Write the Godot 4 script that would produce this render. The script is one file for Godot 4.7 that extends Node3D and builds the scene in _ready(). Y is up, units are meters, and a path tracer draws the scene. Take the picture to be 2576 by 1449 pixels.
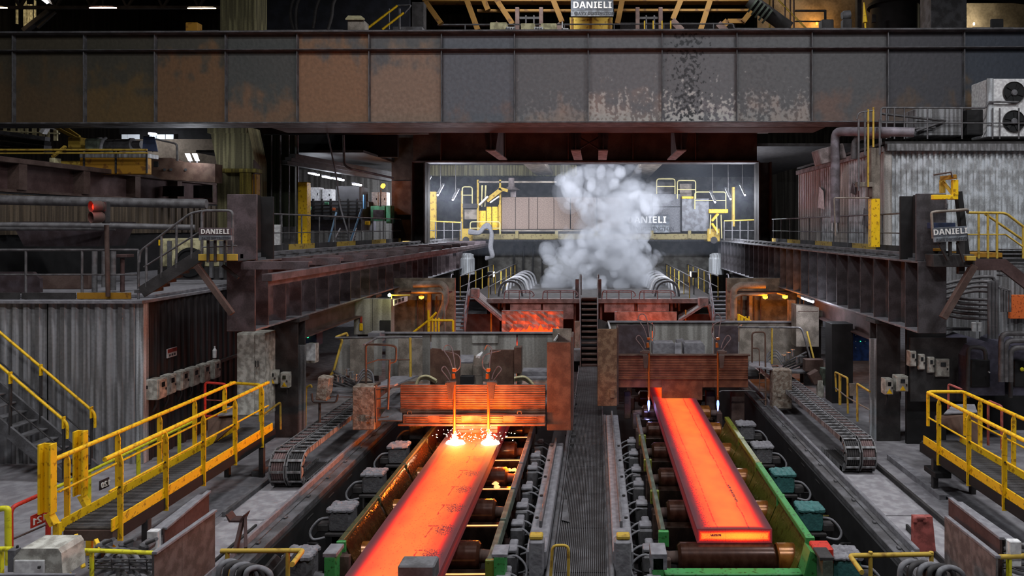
extends Node3D
# Two-strand slab caster run-out hall. x right, y up, -z away from the eye; the eye stands 5.5 m above the concrete deck.

const F := 1800.0       # focal length in pixels of the 2576 x 1449 frame
const CX := 1500.0      # where the strands run together
const CY := 573.0
const EYE := 5.5

var M := {}             # materials
var T := {}             # textures
var taken := {}
var rng := RandomNumberGenerator.new()


# ------------------------------------------------------------------ mesh building
class MB:
	var v := PackedVector3Array()
	var n := PackedVector3Array()
	var uv := PackedVector2Array()

	func t(a: Vector3, b: Vector3, c: Vector3, hint: Vector3) -> MB:
		var nn := (c - a).cross(b - a)
		if nn.length_squared() < 1e-16:
			return self
		nn = nn.normalized()
		if nn.dot(hint) < 0.0:
			nn = -nn
			v.append(a); v.append(c); v.append(b)
		else:
			v.append(a); v.append(b); v.append(c)
		n.append(nn); n.append(nn); n.append(nn)
		uv.append(Vector2.ZERO); uv.append(Vector2.ZERO); uv.append(Vector2.ZERO)
		return self

	func q(a: Vector3, b: Vector3, c: Vector3, d: Vector3, hint: Vector3) -> MB:
		t(a, b, c, hint)
		return t(a, c, d, hint)

	func ts(a: Vector3, b: Vector3, c: Vector3, na: Vector3, nb: Vector3, nc: Vector3) -> void:
		if (c - a).cross(b - a).dot(na + nb + nc) < 0.0:
			v.append(a); v.append(c); v.append(b)
			n.append(na); n.append(nc); n.append(nb)
		else:
			v.append(a); v.append(b); v.append(c)
			n.append(na); n.append(nb); n.append(nc)
		uv.append(Vector2.ZERO); uv.append(Vector2.ZERO); uv.append(Vector2.ZERO)

	# a quad with texture coordinates: a (0,1) b (1,1) c (1,0) d (0,0), seen from the hint's side
	func quv(a: Vector3, b: Vector3, c: Vector3, d: Vector3, hint: Vector3) -> MB:
		var s := v.size()
		q(a, b, c, d, hint)
		for k in range(s, v.size()):
			var p := v[k]
			uv[k] = Vector2(0, 1) if p == a else Vector2(1, 1) if p == b else Vector2(1, 0) if p == c else Vector2(0, 0)
		return self

	func box(c: Vector3, size: Vector3, ch := 0.008, b := Basis()) -> MB:
		var h := size * 0.5
		var k: float = minf(ch, 0.3 * minf(size.x, minf(size.y, size.z)))
		var ax := [b.x, b.y, b.z]
		if k <= 0.0005:
			for i in 3:
				var u: Vector3 = ax[(i + 1) % 3] * h[(i + 1) % 3]
				var w: Vector3 = ax[(i + 2) % 3] * h[(i + 2) % 3]
				for s in [-1.0, 1.0]:
					var o: Vector3 = ax[i] * h[i] * s
					q(c + o - u - w, c + o + u - w, c + o + u + w, c + o - u + w, o)
			return self
		for i in 3:
			var j := (i + 1) % 3
			var l := (i + 2) % 3
			var u: Vector3 = ax[j] * (h[j] - k)
			var w: Vector3 = ax[l] * (h[l] - k)
			for s in [-1.0, 1.0]:
				var o: Vector3 = ax[i] * h[i] * s
				q(c + o - u - w, c + o + u - w, c + o + u + w, c + o - u + w, o)
			# the four edges that run along axis i
			var e: Vector3 = ax[i] * (h[i] - k)
			for s in [-1.0, 1.0]:
				for r in [-1.0, 1.0]:
					var p1: Vector3 = ax[j] * h[j] * s + ax[l] * (h[l] - k) * r
					var p2: Vector3 = ax[j] * (h[j] - k) * s + ax[l] * h[l] * r
					q(c + p1 - e, c + p1 + e, c + p2 + e, c + p2 - e, p1 + p2)
		for sx in [-1.0, 1.0]:
			for sy in [-1.0, 1.0]:
				for sz in [-1.0, 1.0]:
					var x: Vector3 = ax[0] * sx
					var y: Vector3 = ax[1] * sy
					var z: Vector3 = ax[2] * sz
					t(c + x * h.x + y * (h.y - k) + z * (h.z - k), c + x * (h.x - k) + y * h.y + z * (h.z - k), c + x * (h.x - k) + y * (h.y - k) + z * h.z, x + y + z)
		return self

	# box given by two opposite corners
	func bb(p: Vector3, r: Vector3, ch := 0.008) -> MB:
		return box((p + r) * 0.5, (p - r).abs(), ch)

	# rectangular bar from p to r; w across, h along «up»
	func bar(p: Vector3, r: Vector3, w: float, h: float, up := Vector3.UP, ch := 0.005) -> MB:
		var z := (r - p)
		var len := z.length()
		z /= len
		if absf(z.dot(up)) > 0.99:
			up = Vector3(0, 0, 1)
		var x := up.cross(z).normalized()
		var y := z.cross(x)
		return box((p + r) * 0.5, Vector3(w, h, len), ch, Basis(x, y, z))

	func tube(pts: Array, r: float, sides := 8, closed := false) -> MB:
		var rings := []
		var norms := []
		var m := pts.size()
		var x := Vector3.ZERO
		for i in m:
			var a: Vector3 = pts[(i - 1 + m) % m] if closed else pts[maxi(i - 1, 0)]
			var b: Vector3 = pts[(i + 1) % m] if closed else pts[mini(i + 1, m - 1)]
			var dir := (b - a).normalized()
			if x == Vector3.ZERO:
				x = dir.cross(Vector3.UP if absf(dir.y) < 0.9 else Vector3.RIGHT).normalized()
			x = (x - dir * x.dot(dir)).normalized()
			var y := dir.cross(x)
			# widen at a bend so that the tube keeps its thickness
			var k := 1.0
			if i > 0 and i < m - 1:
				var d1: Vector3 = (pts[i] - pts[i - 1]).normalized()
				k = 1.0 / maxf(0.6, d1.dot(dir))
			var ring := PackedVector3Array()
			var nr := PackedVector3Array()
			for s in sides:
				var ang := TAU * s / sides
				var o := x * cos(ang) + y * sin(ang)
				nr.append(o)
				ring.append(pts[i] + o * r * k)
			rings.append(ring)
			norms.append(nr)
		for i in (m if closed else m - 1):
			var A: PackedVector3Array = rings[i]
			var B: PackedVector3Array = rings[(i + 1) % m]
			var NA: PackedVector3Array = norms[i]
			var NB: PackedVector3Array = norms[(i + 1) % m]
			for s in sides:
				var e := (s + 1) % sides
				ts(A[s], B[s], B[e], NA[s], NB[s], NB[e])
				ts(A[s], B[e], A[e], NA[s], NB[e], NA[e])
		if not closed:
			for end in [0, m - 1]:
				var R: PackedVector3Array = rings[end]
				var o: Vector3 = pts[0] - pts[1] if end == 0 else pts[m - 1] - pts[m - 2]
				for s in range(1, sides - 1):
					t(R[0], R[s], R[s + 1], o)
		return self

	# solid of revolution: profile points (radius, along) about the line from p along dir
	func lathe(p: Vector3, dir: Vector3, prof: Array, sides := 20) -> MB:
		dir = dir.normalized()
		var x := dir.cross(Vector3.UP if absf(dir.y) < 0.9 else Vector3.RIGHT).normalized()
		var y := dir.cross(x)
		for i in prof.size() - 1:
			var a: Vector2 = prof[i]
			var b: Vector2 = prof[i + 1]
			var sl := b - a
			if sl.length() < 1e-6:
				continue
			for s in sides:
				var a0 := TAU * s / sides
				var a1 := TAU * (s + 1) / sides
				var o0 := x * cos(a0) + y * sin(a0)
				var o1 := x * cos(a1) + y * sin(a1)
				var n0 := (o0 * sl.y - dir * sl.x).normalized()
				var n1 := (o1 * sl.y - dir * sl.x).normalized()
				var pa0 := p + dir * a.y + o0 * a.x
				var pa1 := p + dir * a.y + o1 * a.x
				var pb0 := p + dir * b.y + o0 * b.x
				var pb1 := p + dir * b.y + o1 * b.x
				if a.x > 1e-6:
					ts(pa0, pa1, pb1, n0, n1, n1)
				if b.x > 1e-6:
					ts(pa0, pb1, pb0, n0, n1, n0)
		return self

	func cyl(p: Vector3, r: Vector3, ra: float, rb := -1.0, sides := 16) -> MB:
		if rb < 0.0:
			rb = ra
		var l := (r - p).length()
		return lathe(p, r - p, [Vector2(0, 0), Vector2(ra, 0), Vector2(rb, l), Vector2(0, l)], sides)

	# polygon (x, y) in the plane of xf, pushed along its z from 0 to depth
	func prism(poly: PackedVector2Array, xf: Transform3D, depth: float) -> MB:
		var idx := Geometry2D.triangulate_polygon(poly)
		var zz := xf.basis.z.normalized()
		for i in range(0, idx.size(), 3):
			for k in [0.0, depth]:
				var hint := zz * (1.0 if k > 0.0 else -1.0) * signf(depth)
				t(xf * Vector3(poly[idx[i]].x, poly[idx[i]].y, k), xf * Vector3(poly[idx[i + 1]].x, poly[idx[i + 1]].y, k), xf * Vector3(poly[idx[i + 2]].x, poly[idx[i + 2]].y, k), hint)
		var turn := -1.0 if Geometry2D.is_polygon_clockwise(poly) else 1.0
		for i in poly.size():
			var a := poly[i]
			var b := poly[(i + 1) % poly.size()]
			var o := xf.basis * Vector3((b - a).y, -(b - a).x, 0) * turn
			q(xf * Vector3(a.x, a.y, 0), xf * Vector3(b.x, b.y, 0), xf * Vector3(b.x, b.y, depth), xf * Vector3(a.x, a.y, depth), o)
		return self

	# a plate through four corners, thick along its own normal
	func plate(a: Vector3, b: Vector3, c: Vector3, d: Vector3, th: float) -> MB:
		var nn := (b - a).cross(d - a).normalized() * th
		var mid := (a + b + c + d) * 0.25 + nn * 0.5
		q(a, b, c, d, -nn)
		q(a + nn, b + nn, c + nn, d + nn, nn)
		for e in [[a, b], [b, c], [c, d], [d, a]]:
			q(e[0], e[1], e[1] + nn, e[0] + nn, (e[0] + e[1]) * 0.5 + nn * 0.5 - mid)
		return self

	# profiled sheet: from p to r along its foot, h high, ribs «deep» proud towards out
	func corrugated(p: Vector3, r: Vector3, h: float, pitch: float, deep: float, out: Vector3, h2 := -1.0) -> MB:
		var len := (r - p).length()
		var dir := (r - p) / len
		var cnt := maxi(1, roundi(len / pitch))
		var w := len / cnt
		if h2 < 0.0:
			h2 = h
		var prof := []
		for i in cnt:
			prof.append(Vector2(i * w, 0)); prof.append(Vector2((i + 0.42) * w, 0))
			prof.append(Vector2((i + 0.52) * w, deep)); prof.append(Vector2((i + 0.9) * w, deep))
		prof.append(Vector2(len, 0))
		for i in prof.size() - 1:
			var a: Vector2 = prof[i]
			var b: Vector2 = prof[i + 1]
			var A := p + dir * a.x + out * a.y
			var B := p + dir * b.x + out * b.y
			var ha := Vector3.UP * lerpf(h, h2, a.x / len)
			var hb := Vector3.UP * lerpf(h, h2, b.x / len)
			q(A, B, B + hb, A + ha, out)
		return self

	func mesh(shift := Transform3D()) -> ArrayMesh:
		var inv := shift.affine_inverse()
		var vv := PackedVector3Array()
		var nn := PackedVector3Array()
		if shift == Transform3D():
			vv = v; nn = n
		else:
			vv.resize(v.size()); nn.resize(n.size())
			for i in v.size():
				vv[i] = inv * v[i]
				nn[i] = inv.basis * n[i]
		var a := []
		a.resize(Mesh.ARRAY_MAX)
		a[Mesh.ARRAY_VERTEX] = vv
		a[Mesh.ARRAY_NORMAL] = nn
		a[Mesh.ARRAY_TEX_UV] = uv
		var m := ArrayMesh.new()
		m.add_surface_from_arrays(Mesh.PRIMITIVE_TRIANGLES, a)
		return m

	func aabb() -> AABB:
		var b := AABB(v[0], Vector3.ZERO)
		for p in v:
			b = b.expand(p)
		return b


func mb() -> MB:
	return MB.new()


# metres: x right of the eye, height above the deck, distance in front of the eye
func V(x: float, h: float, d: float) -> Vector3:
	return Vector3(x, h, -d)

# the point at distance d that the photograph shows at pixel (px, py)
func P(px: float, py: float, d: float) -> Vector3:
	return Vector3((px - CX) * d / F, EYE - (py - CY) * d / F, -d)

func smooth(pts: Array, k := 5) -> Array:
	var out := []
	for i in pts.size() - 1:
		var a: Vector3 = pts[maxi(i - 1, 0)]
		var b: Vector3 = pts[i]
		var c: Vector3 = pts[i + 1]
		var d: Vector3 = pts[mini(i + 2, pts.size() - 1)]
		for j in k:
			out.append(b.cubic_interpolate(c, a, d, float(j) / k))
	out.append(pts[-1])
	return out

# a path with its corners rounded
func rounded(pts: Array, r: float, k := 4) -> Array:
	var out := [pts[0]]
	for i in range(1, pts.size() - 1):
		var p: Vector3 = pts[i]
		var u: Vector3 = (pts[i - 1] - p)
		var w: Vector3 = (pts[i + 1] - p)
		var rr := minf(r, 0.45 * minf(u.length(), w.length()))
		var a := p + u.normalized() * rr
		var b := p + w.normalized() * rr
		for j in k + 1:
			var s := float(j) / k
			out.append(a.lerp(p, s).lerp(p.lerp(b, s), s))
	out.append(pts[-1])
	return out


# ------------------------------------------------------------------ things and parts
func numbered(called: String) -> String:
	var c: int = taken.get(called, 0)
	taken[called] = c + 1
	return called if c == 0 else "%s_%03d" % [called, c]

func thing(called: String, label: String, category: String, at := Vector3.ZERO, turn := 0.0, group := "") -> Node3D:
	var o := Node3D.new()
	o.name = numbered(called)
	add_child(o)
	o.position = at
	o.rotation.y = turn
	tag(o, label, category, group)
	return o

func tag(o: Node, label: String, category: String, group := "") -> void:
	o.set_meta("label", label)
	o.set_meta("category", category)
	o.set_meta("kind", "thing")
	if group:
		o.set_meta("group", group)

func frame_of(o: Node) -> Transform3D:
	var x := Transform3D()
	while o is Node3D and o != self:
		x = (o as Node3D).transform * x
		o = o.get_parent()
	return x

# a part, its mesh given in world metres
func part(parent: Node, called: String, b: MB, m: Material, label := "") -> MeshInstance3D:
	var o := MeshInstance3D.new()
	o.name = called
	o.mesh = b.mesh(frame_of(parent))
	o.material_override = m
	parent.add_child(o, true)
	if label:
		o.set_meta("label", label)
	return o

# a part, its mesh given in the axes of its parent
func lpart(parent: Node, called: String, b: MB, m: Material, label := "") -> MeshInstance3D:
	var o := MeshInstance3D.new()
	o.name = called
	o.mesh = b.mesh()
	o.material_override = m
	parent.add_child(o, true)
	if label:
		o.set_meta("label", label)
	return o

# a thing that is one mesh; its origin goes to the middle of its foot
func solo(called: String, b: MB, m: Material, label: String, category: String, group := "") -> MeshInstance3D:
	var o := MeshInstance3D.new()
	o.name = numbered(called)
	var box := b.aabb()
	var foot := Vector3(box.get_center().x, box.position.y, box.get_center().z)
	o.mesh = b.mesh(Transform3D(Basis(), foot))
	o.position = foot
	o.material_override = m
	add_child(o)
	tag(o, label, category, group)
	return o

func struct(called: String, b: MB, m: Material, label := "") -> MeshInstance3D:
	var o := solo(called, b, m, label, "structure")
	o.remove_meta("category")
	if label == "":
		o.remove_meta("label")
	o.set_meta("kind", "structure")
	return o

func stuff(o: Node) -> Node:
	o.set_meta("kind", "stuff")
	return o

func dup(o: Node3D, at: Vector3, label: String, turn := 0.0) -> Node3D:
	var r: Node3D = o.duplicate()
	r.name = numbered(str(o.name).rstrip("0123456789").rstrip("_"))
	add_child(r)
	r.position = at
	r.rotation.y = turn
	r.set_meta("label", label)
	return r

func nth(i: int) -> String:
	return ["first", "second", "third", "fourth", "fifth", "sixth", "seventh", "eighth", "ninth", "tenth", "eleventh", "twelfth"][i]

func lettering(parent: Node, text: String, height: float, at: Transform3D, m: Material, called := "lettering", font := "Droid Sans", weight := 700, italic := false) -> MeshInstance3D:
	var tm := TextMesh.new()
	var f := SystemFont.new()
	f.font_names = PackedStringArray([font])
	f.font_weight = weight
	f.font_italic = italic
	tm.font = f
	tm.text = text
	tm.font_size = 64
	tm.pixel_size = height / 46.0
	tm.depth = 0.01
	tm.curve_step = 2.0
	var o := MeshInstance3D.new()
	o.name = called
	o.mesh = tm
	o.material_override = m
	parent.add_child(o, true)
	o.transform = frame_of(parent).affine_inverse() * at
	return o

# posts, handrail and knee rail along a line of floor points; each post is a part
func railing(o: Node, pts: Array, height: float, gap: float, m: Material, r := 0.024, knee := 0.5, flat := false, first := true, last := true) -> void:
	var top := []
	var mid := []
	for p in pts:
		top.append(p + Vector3.UP * height)
		mid.append(p + Vector3.UP * height * knee)
	part(o, "handrail", mb().tube(top, r), m)
	if knee > 0.0:
		part(o, "knee_rail", mb().tube(mid, r * 0.7, 6), m)
	for i in pts.size() - 1:
		var a: Vector3 = pts[i]
		var b: Vector3 = pts[i + 1]
		var cnt := maxi(1, roundi((b - a).length() / gap))
		for k in range(0 if i > 0 or first else 1, cnt + (1 if i == pts.size() - 2 and last else 0)):
			var p := a.lerp(b, float(k) / cnt)
			if flat:
				part(o, "post", mb().bar(p, p + Vector3.UP * height, 0.03, 0.075, (b - a).normalized()), m)
			else:
				part(o, "post", mb().tube([p, p + Vector3.UP * height], r * 0.9, 6), m)


# ------------------------------------------------------------------ materials
func noise_bytes(sd: int, w: int, h: int, freq: float, oct := 4, kind := FastNoiseLite.TYPE_SIMPLEX_SMOOTH) -> PackedByteArray:
	var f := FastNoiseLite.new()
	f.seed = sd
	f.noise_type = kind
	f.frequency = freq
	f.fractal_octaves = oct
	var im := f.get_seamless_image(w, h, false, false, 0.15)
	im.convert(Image.FORMAT_L8)
	return im.get_data()

func stretched(sd: int, size: int, freq: float, rows: int) -> PackedByteArray:
	var f := FastNoiseLite.new()
	f.seed = sd
	f.frequency = freq
	f.fractal_octaves = 3
	var im := f.get_seamless_image(size, rows, false, false, 0.2)
	im.convert(Image.FORMAT_L8)
	im.resize(size, size, Image.INTERPOLATE_CUBIC)
	return im.get_data()

# colour a at low noise, b at high, c where the fine noise peaks
func blend_tex(called: String, size: int, big: PackedByteArray, fine: PackedByteArray, a: Color, b: Color, lo: float, hi: float, grain: float, c := Color(0, 0, 0, 0), cut := 1.0) -> void:
	var out := PackedByteArray()
	out.resize(size * size * 3)
	for i in size * size:
		var s := smoothstep(lo, hi, big[i] / 255.0)
		var g := 1.0 + (fine[i] / 255.0 - 0.5) * grain
		var col := a.lerp(b, s)
		if c.a > 0.0 and fine[i] / 255.0 > cut:
			col = col.lerp(c, clampf((fine[i] / 255.0 - cut) * 8.0, 0.0, 1.0) * c.a)
		out[i * 3] = clampi(int(col.r * g * 255.0), 0, 255)
		out[i * 3 + 1] = clampi(int(col.g * g * 255.0), 0, 255)
		out[i * 3 + 2] = clampi(int(col.b * g * 255.0), 0, 255)
	T[called] = ImageTexture.create_from_image(Image.create_from_data(size, size, false, Image.FORMAT_RGB8, out))

func mat(called: String, hex: String, rough := 0.8, metal := 0.0, tex := "", scale := 0.4, bump := 0.0) -> StandardMaterial3D:
	var m := StandardMaterial3D.new()
	m.resource_name = called
	m.albedo_color = Color(hex)
	m.roughness = rough
	m.metallic = metal
	if tex:
		m.albedo_texture = T[tex]
		m.uv1_triplanar = true
		m.uv1_world_triplanar = true
		m.uv1_scale = Vector3.ONE * scale
	if bump > 0.0:
		m.normal_enabled = true
		m.normal_texture = T.rough_normal
		m.normal_scale = bump
		m.uv1_triplanar = true
		m.uv1_world_triplanar = true
		m.uv1_scale = Vector3.ONE * scale
	M[called] = m
	return m

func glow(called: String, hex: String, energy: float) -> StandardMaterial3D:
	var m := StandardMaterial3D.new()
	m.resource_name = called
	m.albedo_color = Color(hex)
	m.emission_enabled = true
	m.emission = Color(hex)
	m.emission_energy_multiplier = energy
	M[called] = m
	return m

func textures() -> void:
	var S := 512
	var big := noise_bytes(3, S, S, 0.008, 5)
	var big2 := noise_bytes(11, S, S, 0.014, 5)
	var fine := noise_bytes(7, S, S, 0.09, 3)
	var grit := noise_bytes(21, S, S, 0.3, 2)
	var strk := stretched(5, S, 0.05, 16)
	var strk2 := stretched(9, S, 0.02, 24)
	blend_tex("grime", S, big, fine, Color(0.74, 0.73, 0.72), Color(1, 1, 1), 0.25, 0.75, 0.22)
	blend_tex("dust", S, big2, grit, Color(0.86, 0.85, 0.86), Color(1, 1, 1), 0.25, 0.8, 0.12)
	blend_tex("streak", S, strk, fine, Color(0.66, 0.65, 0.64), Color(1, 1, 1), 0.25, 0.75, 0.18)
	blend_tex("worn", S, big2, fine, Color(0.72, 0.66, 0.6), Color(1, 1, 1), 0.18, 0.36, 0.14, Color(0.5, 0.38, 0.28, 0.7), 0.9)
	blend_tex("rust", S, big, fine, Color(0.78, 0.71, 0.68), Color(1, 0.99, 0.98), 0.2, 0.8, 0.2, Color(0.7, 0.52, 0.42, 0.6), 0.8)
	blend_tex("scale", S, big2, fine, Color(0.76, 0.69, 0.64), Color(1, 0.97, 0.93), 0.3, 0.7, 0.3, Color(1.0, 0.97, 0.93, 0.6), 0.74)
	blend_tex("drip", S, strk2, fine, Color(0.74, 0.73, 0.72), Color(1, 1, 1), 0.2, 0.8, 0.2)
	var f := FastNoiseLite.new()
	f.seed = 31
	f.frequency = 0.06
	f.fractal_octaves = 4
	var im := f.get_seamless_image(256, 256, false, false, 0.15)
	im.convert(Image.FORMAT_RGBA8)
	im.bump_map_to_normal_map(3.0)
	T.rough_normal = ImageTexture.create_from_image(im)

func materials() -> void:
	textures()
	mat("concrete", "8f8d90", 0.9, 0.0, "dust", 0.35, 0.35)
	mat("dark_floor", "2b2829", 0.95, 0.0, "grime", 0.3)
	mat("hall_wall", "37322e", 0.95, 0.0, "streak", 0.12)
	mat("pale_wall", "8d8070", 0.9, 0.0, "grime", 0.12)
	mat("back_wall", "4a4640", 0.95, 0.0, "streak", 0.1)
	mat("roof", "24221f", 0.95, 0.0, "grime", 0.1)
	mat("steel_dark", "3b3838", 0.75, 0.1, "grime", 0.5)
	mat("steel_grey", "6a696c", 0.7, 0.15, "grime", 0.4)
	mat("steel_dusty", "858488", 0.85, 0.05, "dust", 0.6, 0.3)
	mat("steel_brown", "5b4a44", 0.8, 0.1, "rust", 0.35)
	mat("steel_maroon", "54403f", 0.8, 0.1, "rust", 0.3)
	mat("steel_red", "56463f", 0.8, 0.1, "rust", 0.2)
	mat("steel_black", "1c1b1c", 0.8, 0.1, "grime", 0.5)
	mat("galv", "c4c8cc", 0.55, 0.1, "streak", 0.35)
	mat("galv_dark", "8e8e90", 0.6, 0.1, "streak", 0.3)
	mat("dark_sheet", "3a3638", 0.7, 0.2, "streak", 0.4)  # much darker grey for the sheets on the hut side
	mat("panel_grey", "9c9a94", 0.8, 0.05, "drip", 0.3)
	mat("panel_beige", "8f857a", 0.85, 0.0, "grime", 0.4)
	mat("plate_brown", "5f4a3e", 0.8, 0.1, "rust", 0.5)
	mat("plate_pink", "8a7e7d", 0.8, 0.05, "grime", 0.5)
	mat("scale_plate", "8f8982", 0.9, 0.05, "scale", 0.8, 0.6)
	mat("shield", "7f5e4c", 0.5, 0.2, "rust", 0.7)
	mat("yellow", "f2c20c", 0.55, 0.0, "worn", 0.9)
	mat("yellow_old", "b8993a", 0.75, 0.0, "worn", 0.5)
	mat("yellow_dark", "9a6d10", 0.75, 0.0, "worn", 0.3)
	mat("crane_yellow", "735012", 0.75, 0.0, "worn", 0.3)
	mat("red", "c8301f", 0.6, 0.0, "worn", 1.2)
	mat("pale_red", "b5605a", 0.7, 0.0, "grime", 1.0)
	mat("green", "3f8f4a", 0.5, 0.0, "worn", 1.2)
	mat("olive", "6f7a2e", 0.4, 0.1, "worn", 0.9)
	mat("green_grey", "5d675a", 0.7, 0.1, "grime", 0.7)
	mat("teal", "3f7673", 0.6, 0.05, "dust", 1.2, 0.3)
	mat("motor_grey", "605f61", 0.85, 0.05, "dust", 1.2, 0.4)
	mat("white_paint", "e2e2e0", 0.6, 0.0, "dust", 1.0)
	mat("cabinet", "c4c2b8", 0.7, 0.0, "grime", 1.1)
	mat("cream", "cfc79c", 0.7, 0.0, "grime", 0.8)
	mat("black", "0c0c0d", 0.7)
	mat("rubber", "3a3838", 0.75, 0.0, "dust", 1.0)
	mat("hose_grey", "77777a", 0.8, 0.0, "dust", 1.5)
	mat("pipe", "6f6d6f", 0.6, 0.25, "grime", 0.8)
	mat("pipe_pink", "878189", 0.6, 0.1, "grime", 0.6)
	mat("chrome", "d0d4d8", 0.25, 0.9)
	mat("roll", "4a3026", 0.22, 0.35, "rust", 1.3)
	mat("roll_ring", "94602c", 0.25, 0.3, "rust", 1.0)
	mat("column_olive", "7c7654", 0.85, 0.0, "streak", 0.25)
	mat("column_yellow", "8d7f35", 0.85, 0.0, "streak", 0.3)
	mat("navy", "23304f", 0.7, 0.0, "grime", 0.5)
	mat("glass_dark", "15181a", 0.1)
	mat("sign_red", "a3382e", 0.7, 0.0, "grime", 1.0)
	mat("sign_grey", "5b6068", 0.7, 0.0, "grime", 0.6)
	mat("sign_brown", "55464a", 0.75, 0.0, "grime", 0.8)
	mat("sign_band", "7d8288", 0.7, 0.0, "grime", 0.9)
	mat("letter_white", "dcdad6", 0.7)
	mat("letter_dark", "33353a", 0.7)
	mat("copper", "b5672f", 0.4, 0.6)
	mat("blue_gas", "5f8fb5", 0.6)
	mat("mint", "5fae84", 0.7, 0.0, "grime", 0.5)
	mat("grating", "35302f", 0.8, 0.2, "dust", 1.5)
	mat("mesh_floor", "5a5450", 0.75, 0.2, "grime", 1.0)
	mat("wet_steel", "3a2c24", 0.15, 0.5, "grime", 0.8)
	mat("wet_brown", "5a4326", 0.16, 0.55, "rust", 0.9, 0.5)
	mat("olive_wet", "5f6428", 0.2, 0.35, "worn", 0.7, 0.3)
	mat("concrete_plate", "a19fa2", 0.85, 0.05, "dust", 0.5, 0.25)
	mat("hose_brown", "7a6462", 0.8, 0.0, "dust", 1.0)
	mat("plate_rust", "7a4a34", 0.7, 0.15, "rust", 0.6)
	mat("scale_brown", "7a6450", 0.85, 0.05, "scale", 0.5)
	mat("plate_dark", "4a4046", 0.75, 0.1, "rust", 0.6)
	mat("orange_paint", "d2652a", 0.6, 0.0, "worn", 1.5)
	mat("heat_sheet", "958c86", 0.45, 0.25, "rust", 0.7)
	glow("orange_glow", "ff4a14", 1.6)  # glowing orange for the torn foot of the left sheet
	mat("yellow_lime", "d6cf1e", 0.6, 0.0, "worn", 0.9)
	mat("galv_worn", "bdb6b0", 0.65, 0.05, "drip", 0.35)
	mat("drive_violet", "4c4a58", 0.6, 0.1, "dust", 0.8)
	mat("navy_bright", "20407a", 0.6, 0.0, "grime", 1.0)
	mat("panel_taupe", "8d7a6e", 0.8, 0.05, "dust", 1.6)
	mat("panel_grey2", "6d6e72", 0.8, 0.05, "dust", 1.2)
	mat("shiny_panel", "6a6b70", 0.5, 0.3, "grime", 0.5)
	mat("yellow_pale", "c9bd86", 0.7)
	mat("bay_grey", "72706c", 0.9, 0.0, "streak", 0.15)
	mat("rib_brown", "6b5c4a", 0.75, 0.1, "streak", 0.3)
	mat("dark_green", "3b4230", 0.85, 0.0, "streak", 0.3)
	mat("bay_panel", "827a6c", 0.85, 0.0, "grime", 0.5)
	mat("navy_dark", "23252e", 0.85, 0.0, "grime", 0.3)
	mat("plate_stained", "78706e", 0.75, 0.1, "grime", 0.9)
	mat("plate_umber", "625c5a", 0.8, 0.1, "grime", 0.8)
	mat("olive_dark", "45482c", 0.6, 0.1, "worn", 0.8)
	mat("olive_base", "7c7048", 0.75, 0.05, "worn", 0.6)
	mat("runway_brown", "5c4f52", 0.8, 0.1, "grime", 0.4)
	mat("runway_grey", "4c484b", 0.8, 0.1, "grime", 0.4)
	mat("galv_house", "c8ccd0", 0.6, 0.05, "grime", 0.5)
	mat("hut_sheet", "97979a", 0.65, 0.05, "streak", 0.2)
	mat("chamber", "4b4946", 0.8, 0.1, "grime", 0.4)
	mat("bay_plaster", "6b675f", 0.95, 0.0, "grime", 0.3)
	glow("lit_pane", "dfe8f0", 0.35)
	glow("lamp_green", "d8ffb0", 14.0)
	glow("tube_light", "eef0ff", 9.0)
	glow("lamp_white", "f4f6ff", 12.0)
	glow("lamp_sodium", "ffa126", 9.0)
	glow("lamp_pink", "ffc9b8", 4.0)
	glow("lamp_warm", "ffe2b0", 5.0)
	glow("signal_red", "ff2a16", 3.0)
	glow("led_green", "40ffb0", 2.0)
	glow("spark", "fff0c0", 30.0)
	glow("flame_core", "fff2d0", 40.0)
	glow("flame_blue", "6f86ff", 4.0)
	glow("slag", "ffae6c", 1.5)  # for the slag crumbs and the drawn reflection strips
	glow("high_bay_face", "fff4e6", 3.0)


func _ready() -> void:
	rng.seed = 12
	# ---- camera: level, facing along the strands, its lens shifted down and to the left
	var cam := Camera3D.new()
	cam.name = "camera"
	cam.projection = Camera3D.PROJECTION_FRUSTUM
	cam.near = 0.5
	cam.far = 200.0
	cam.size = 0.5 * 1449.0 / F
	cam.frustum_offset = Vector2(0.5 * (1288.0 - CX) / F, 0.5 * (CY - 724.5) / F)
	add_child(cam)
	cam.position = Vector3(0, EYE, 0)
	cam.current = true
	# ---- air and exposure: a closed hall, no daylight
	var we := WorldEnvironment.new()
	we.name = "air"
	var e := Environment.new()
	e.background_mode = Environment.BG_COLOR
	e.background_color = Color(0, 0, 0)
	e.tonemap_mode = Environment.TONE_MAPPER_LINEAR
	e.tonemap_exposure = 1.0
	e.sdfgi_enabled = true
	e.ssao_enabled = true
	e.ssil_enabled = true
	e.volumetric_fog_enabled = true
	e.volumetric_fog_density = 0.0
	we.environment = e
	add_child(we)
	materials()
	# ---- high bay lamps under the roof
	for a in HIGH_BAYS:
		high_bay(a[0], a[1], a[2], a[3], a[4])
	hall()
	main_girder()
	portal()
	runway(-1)
	runway(1)
	_build_rest()


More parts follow.
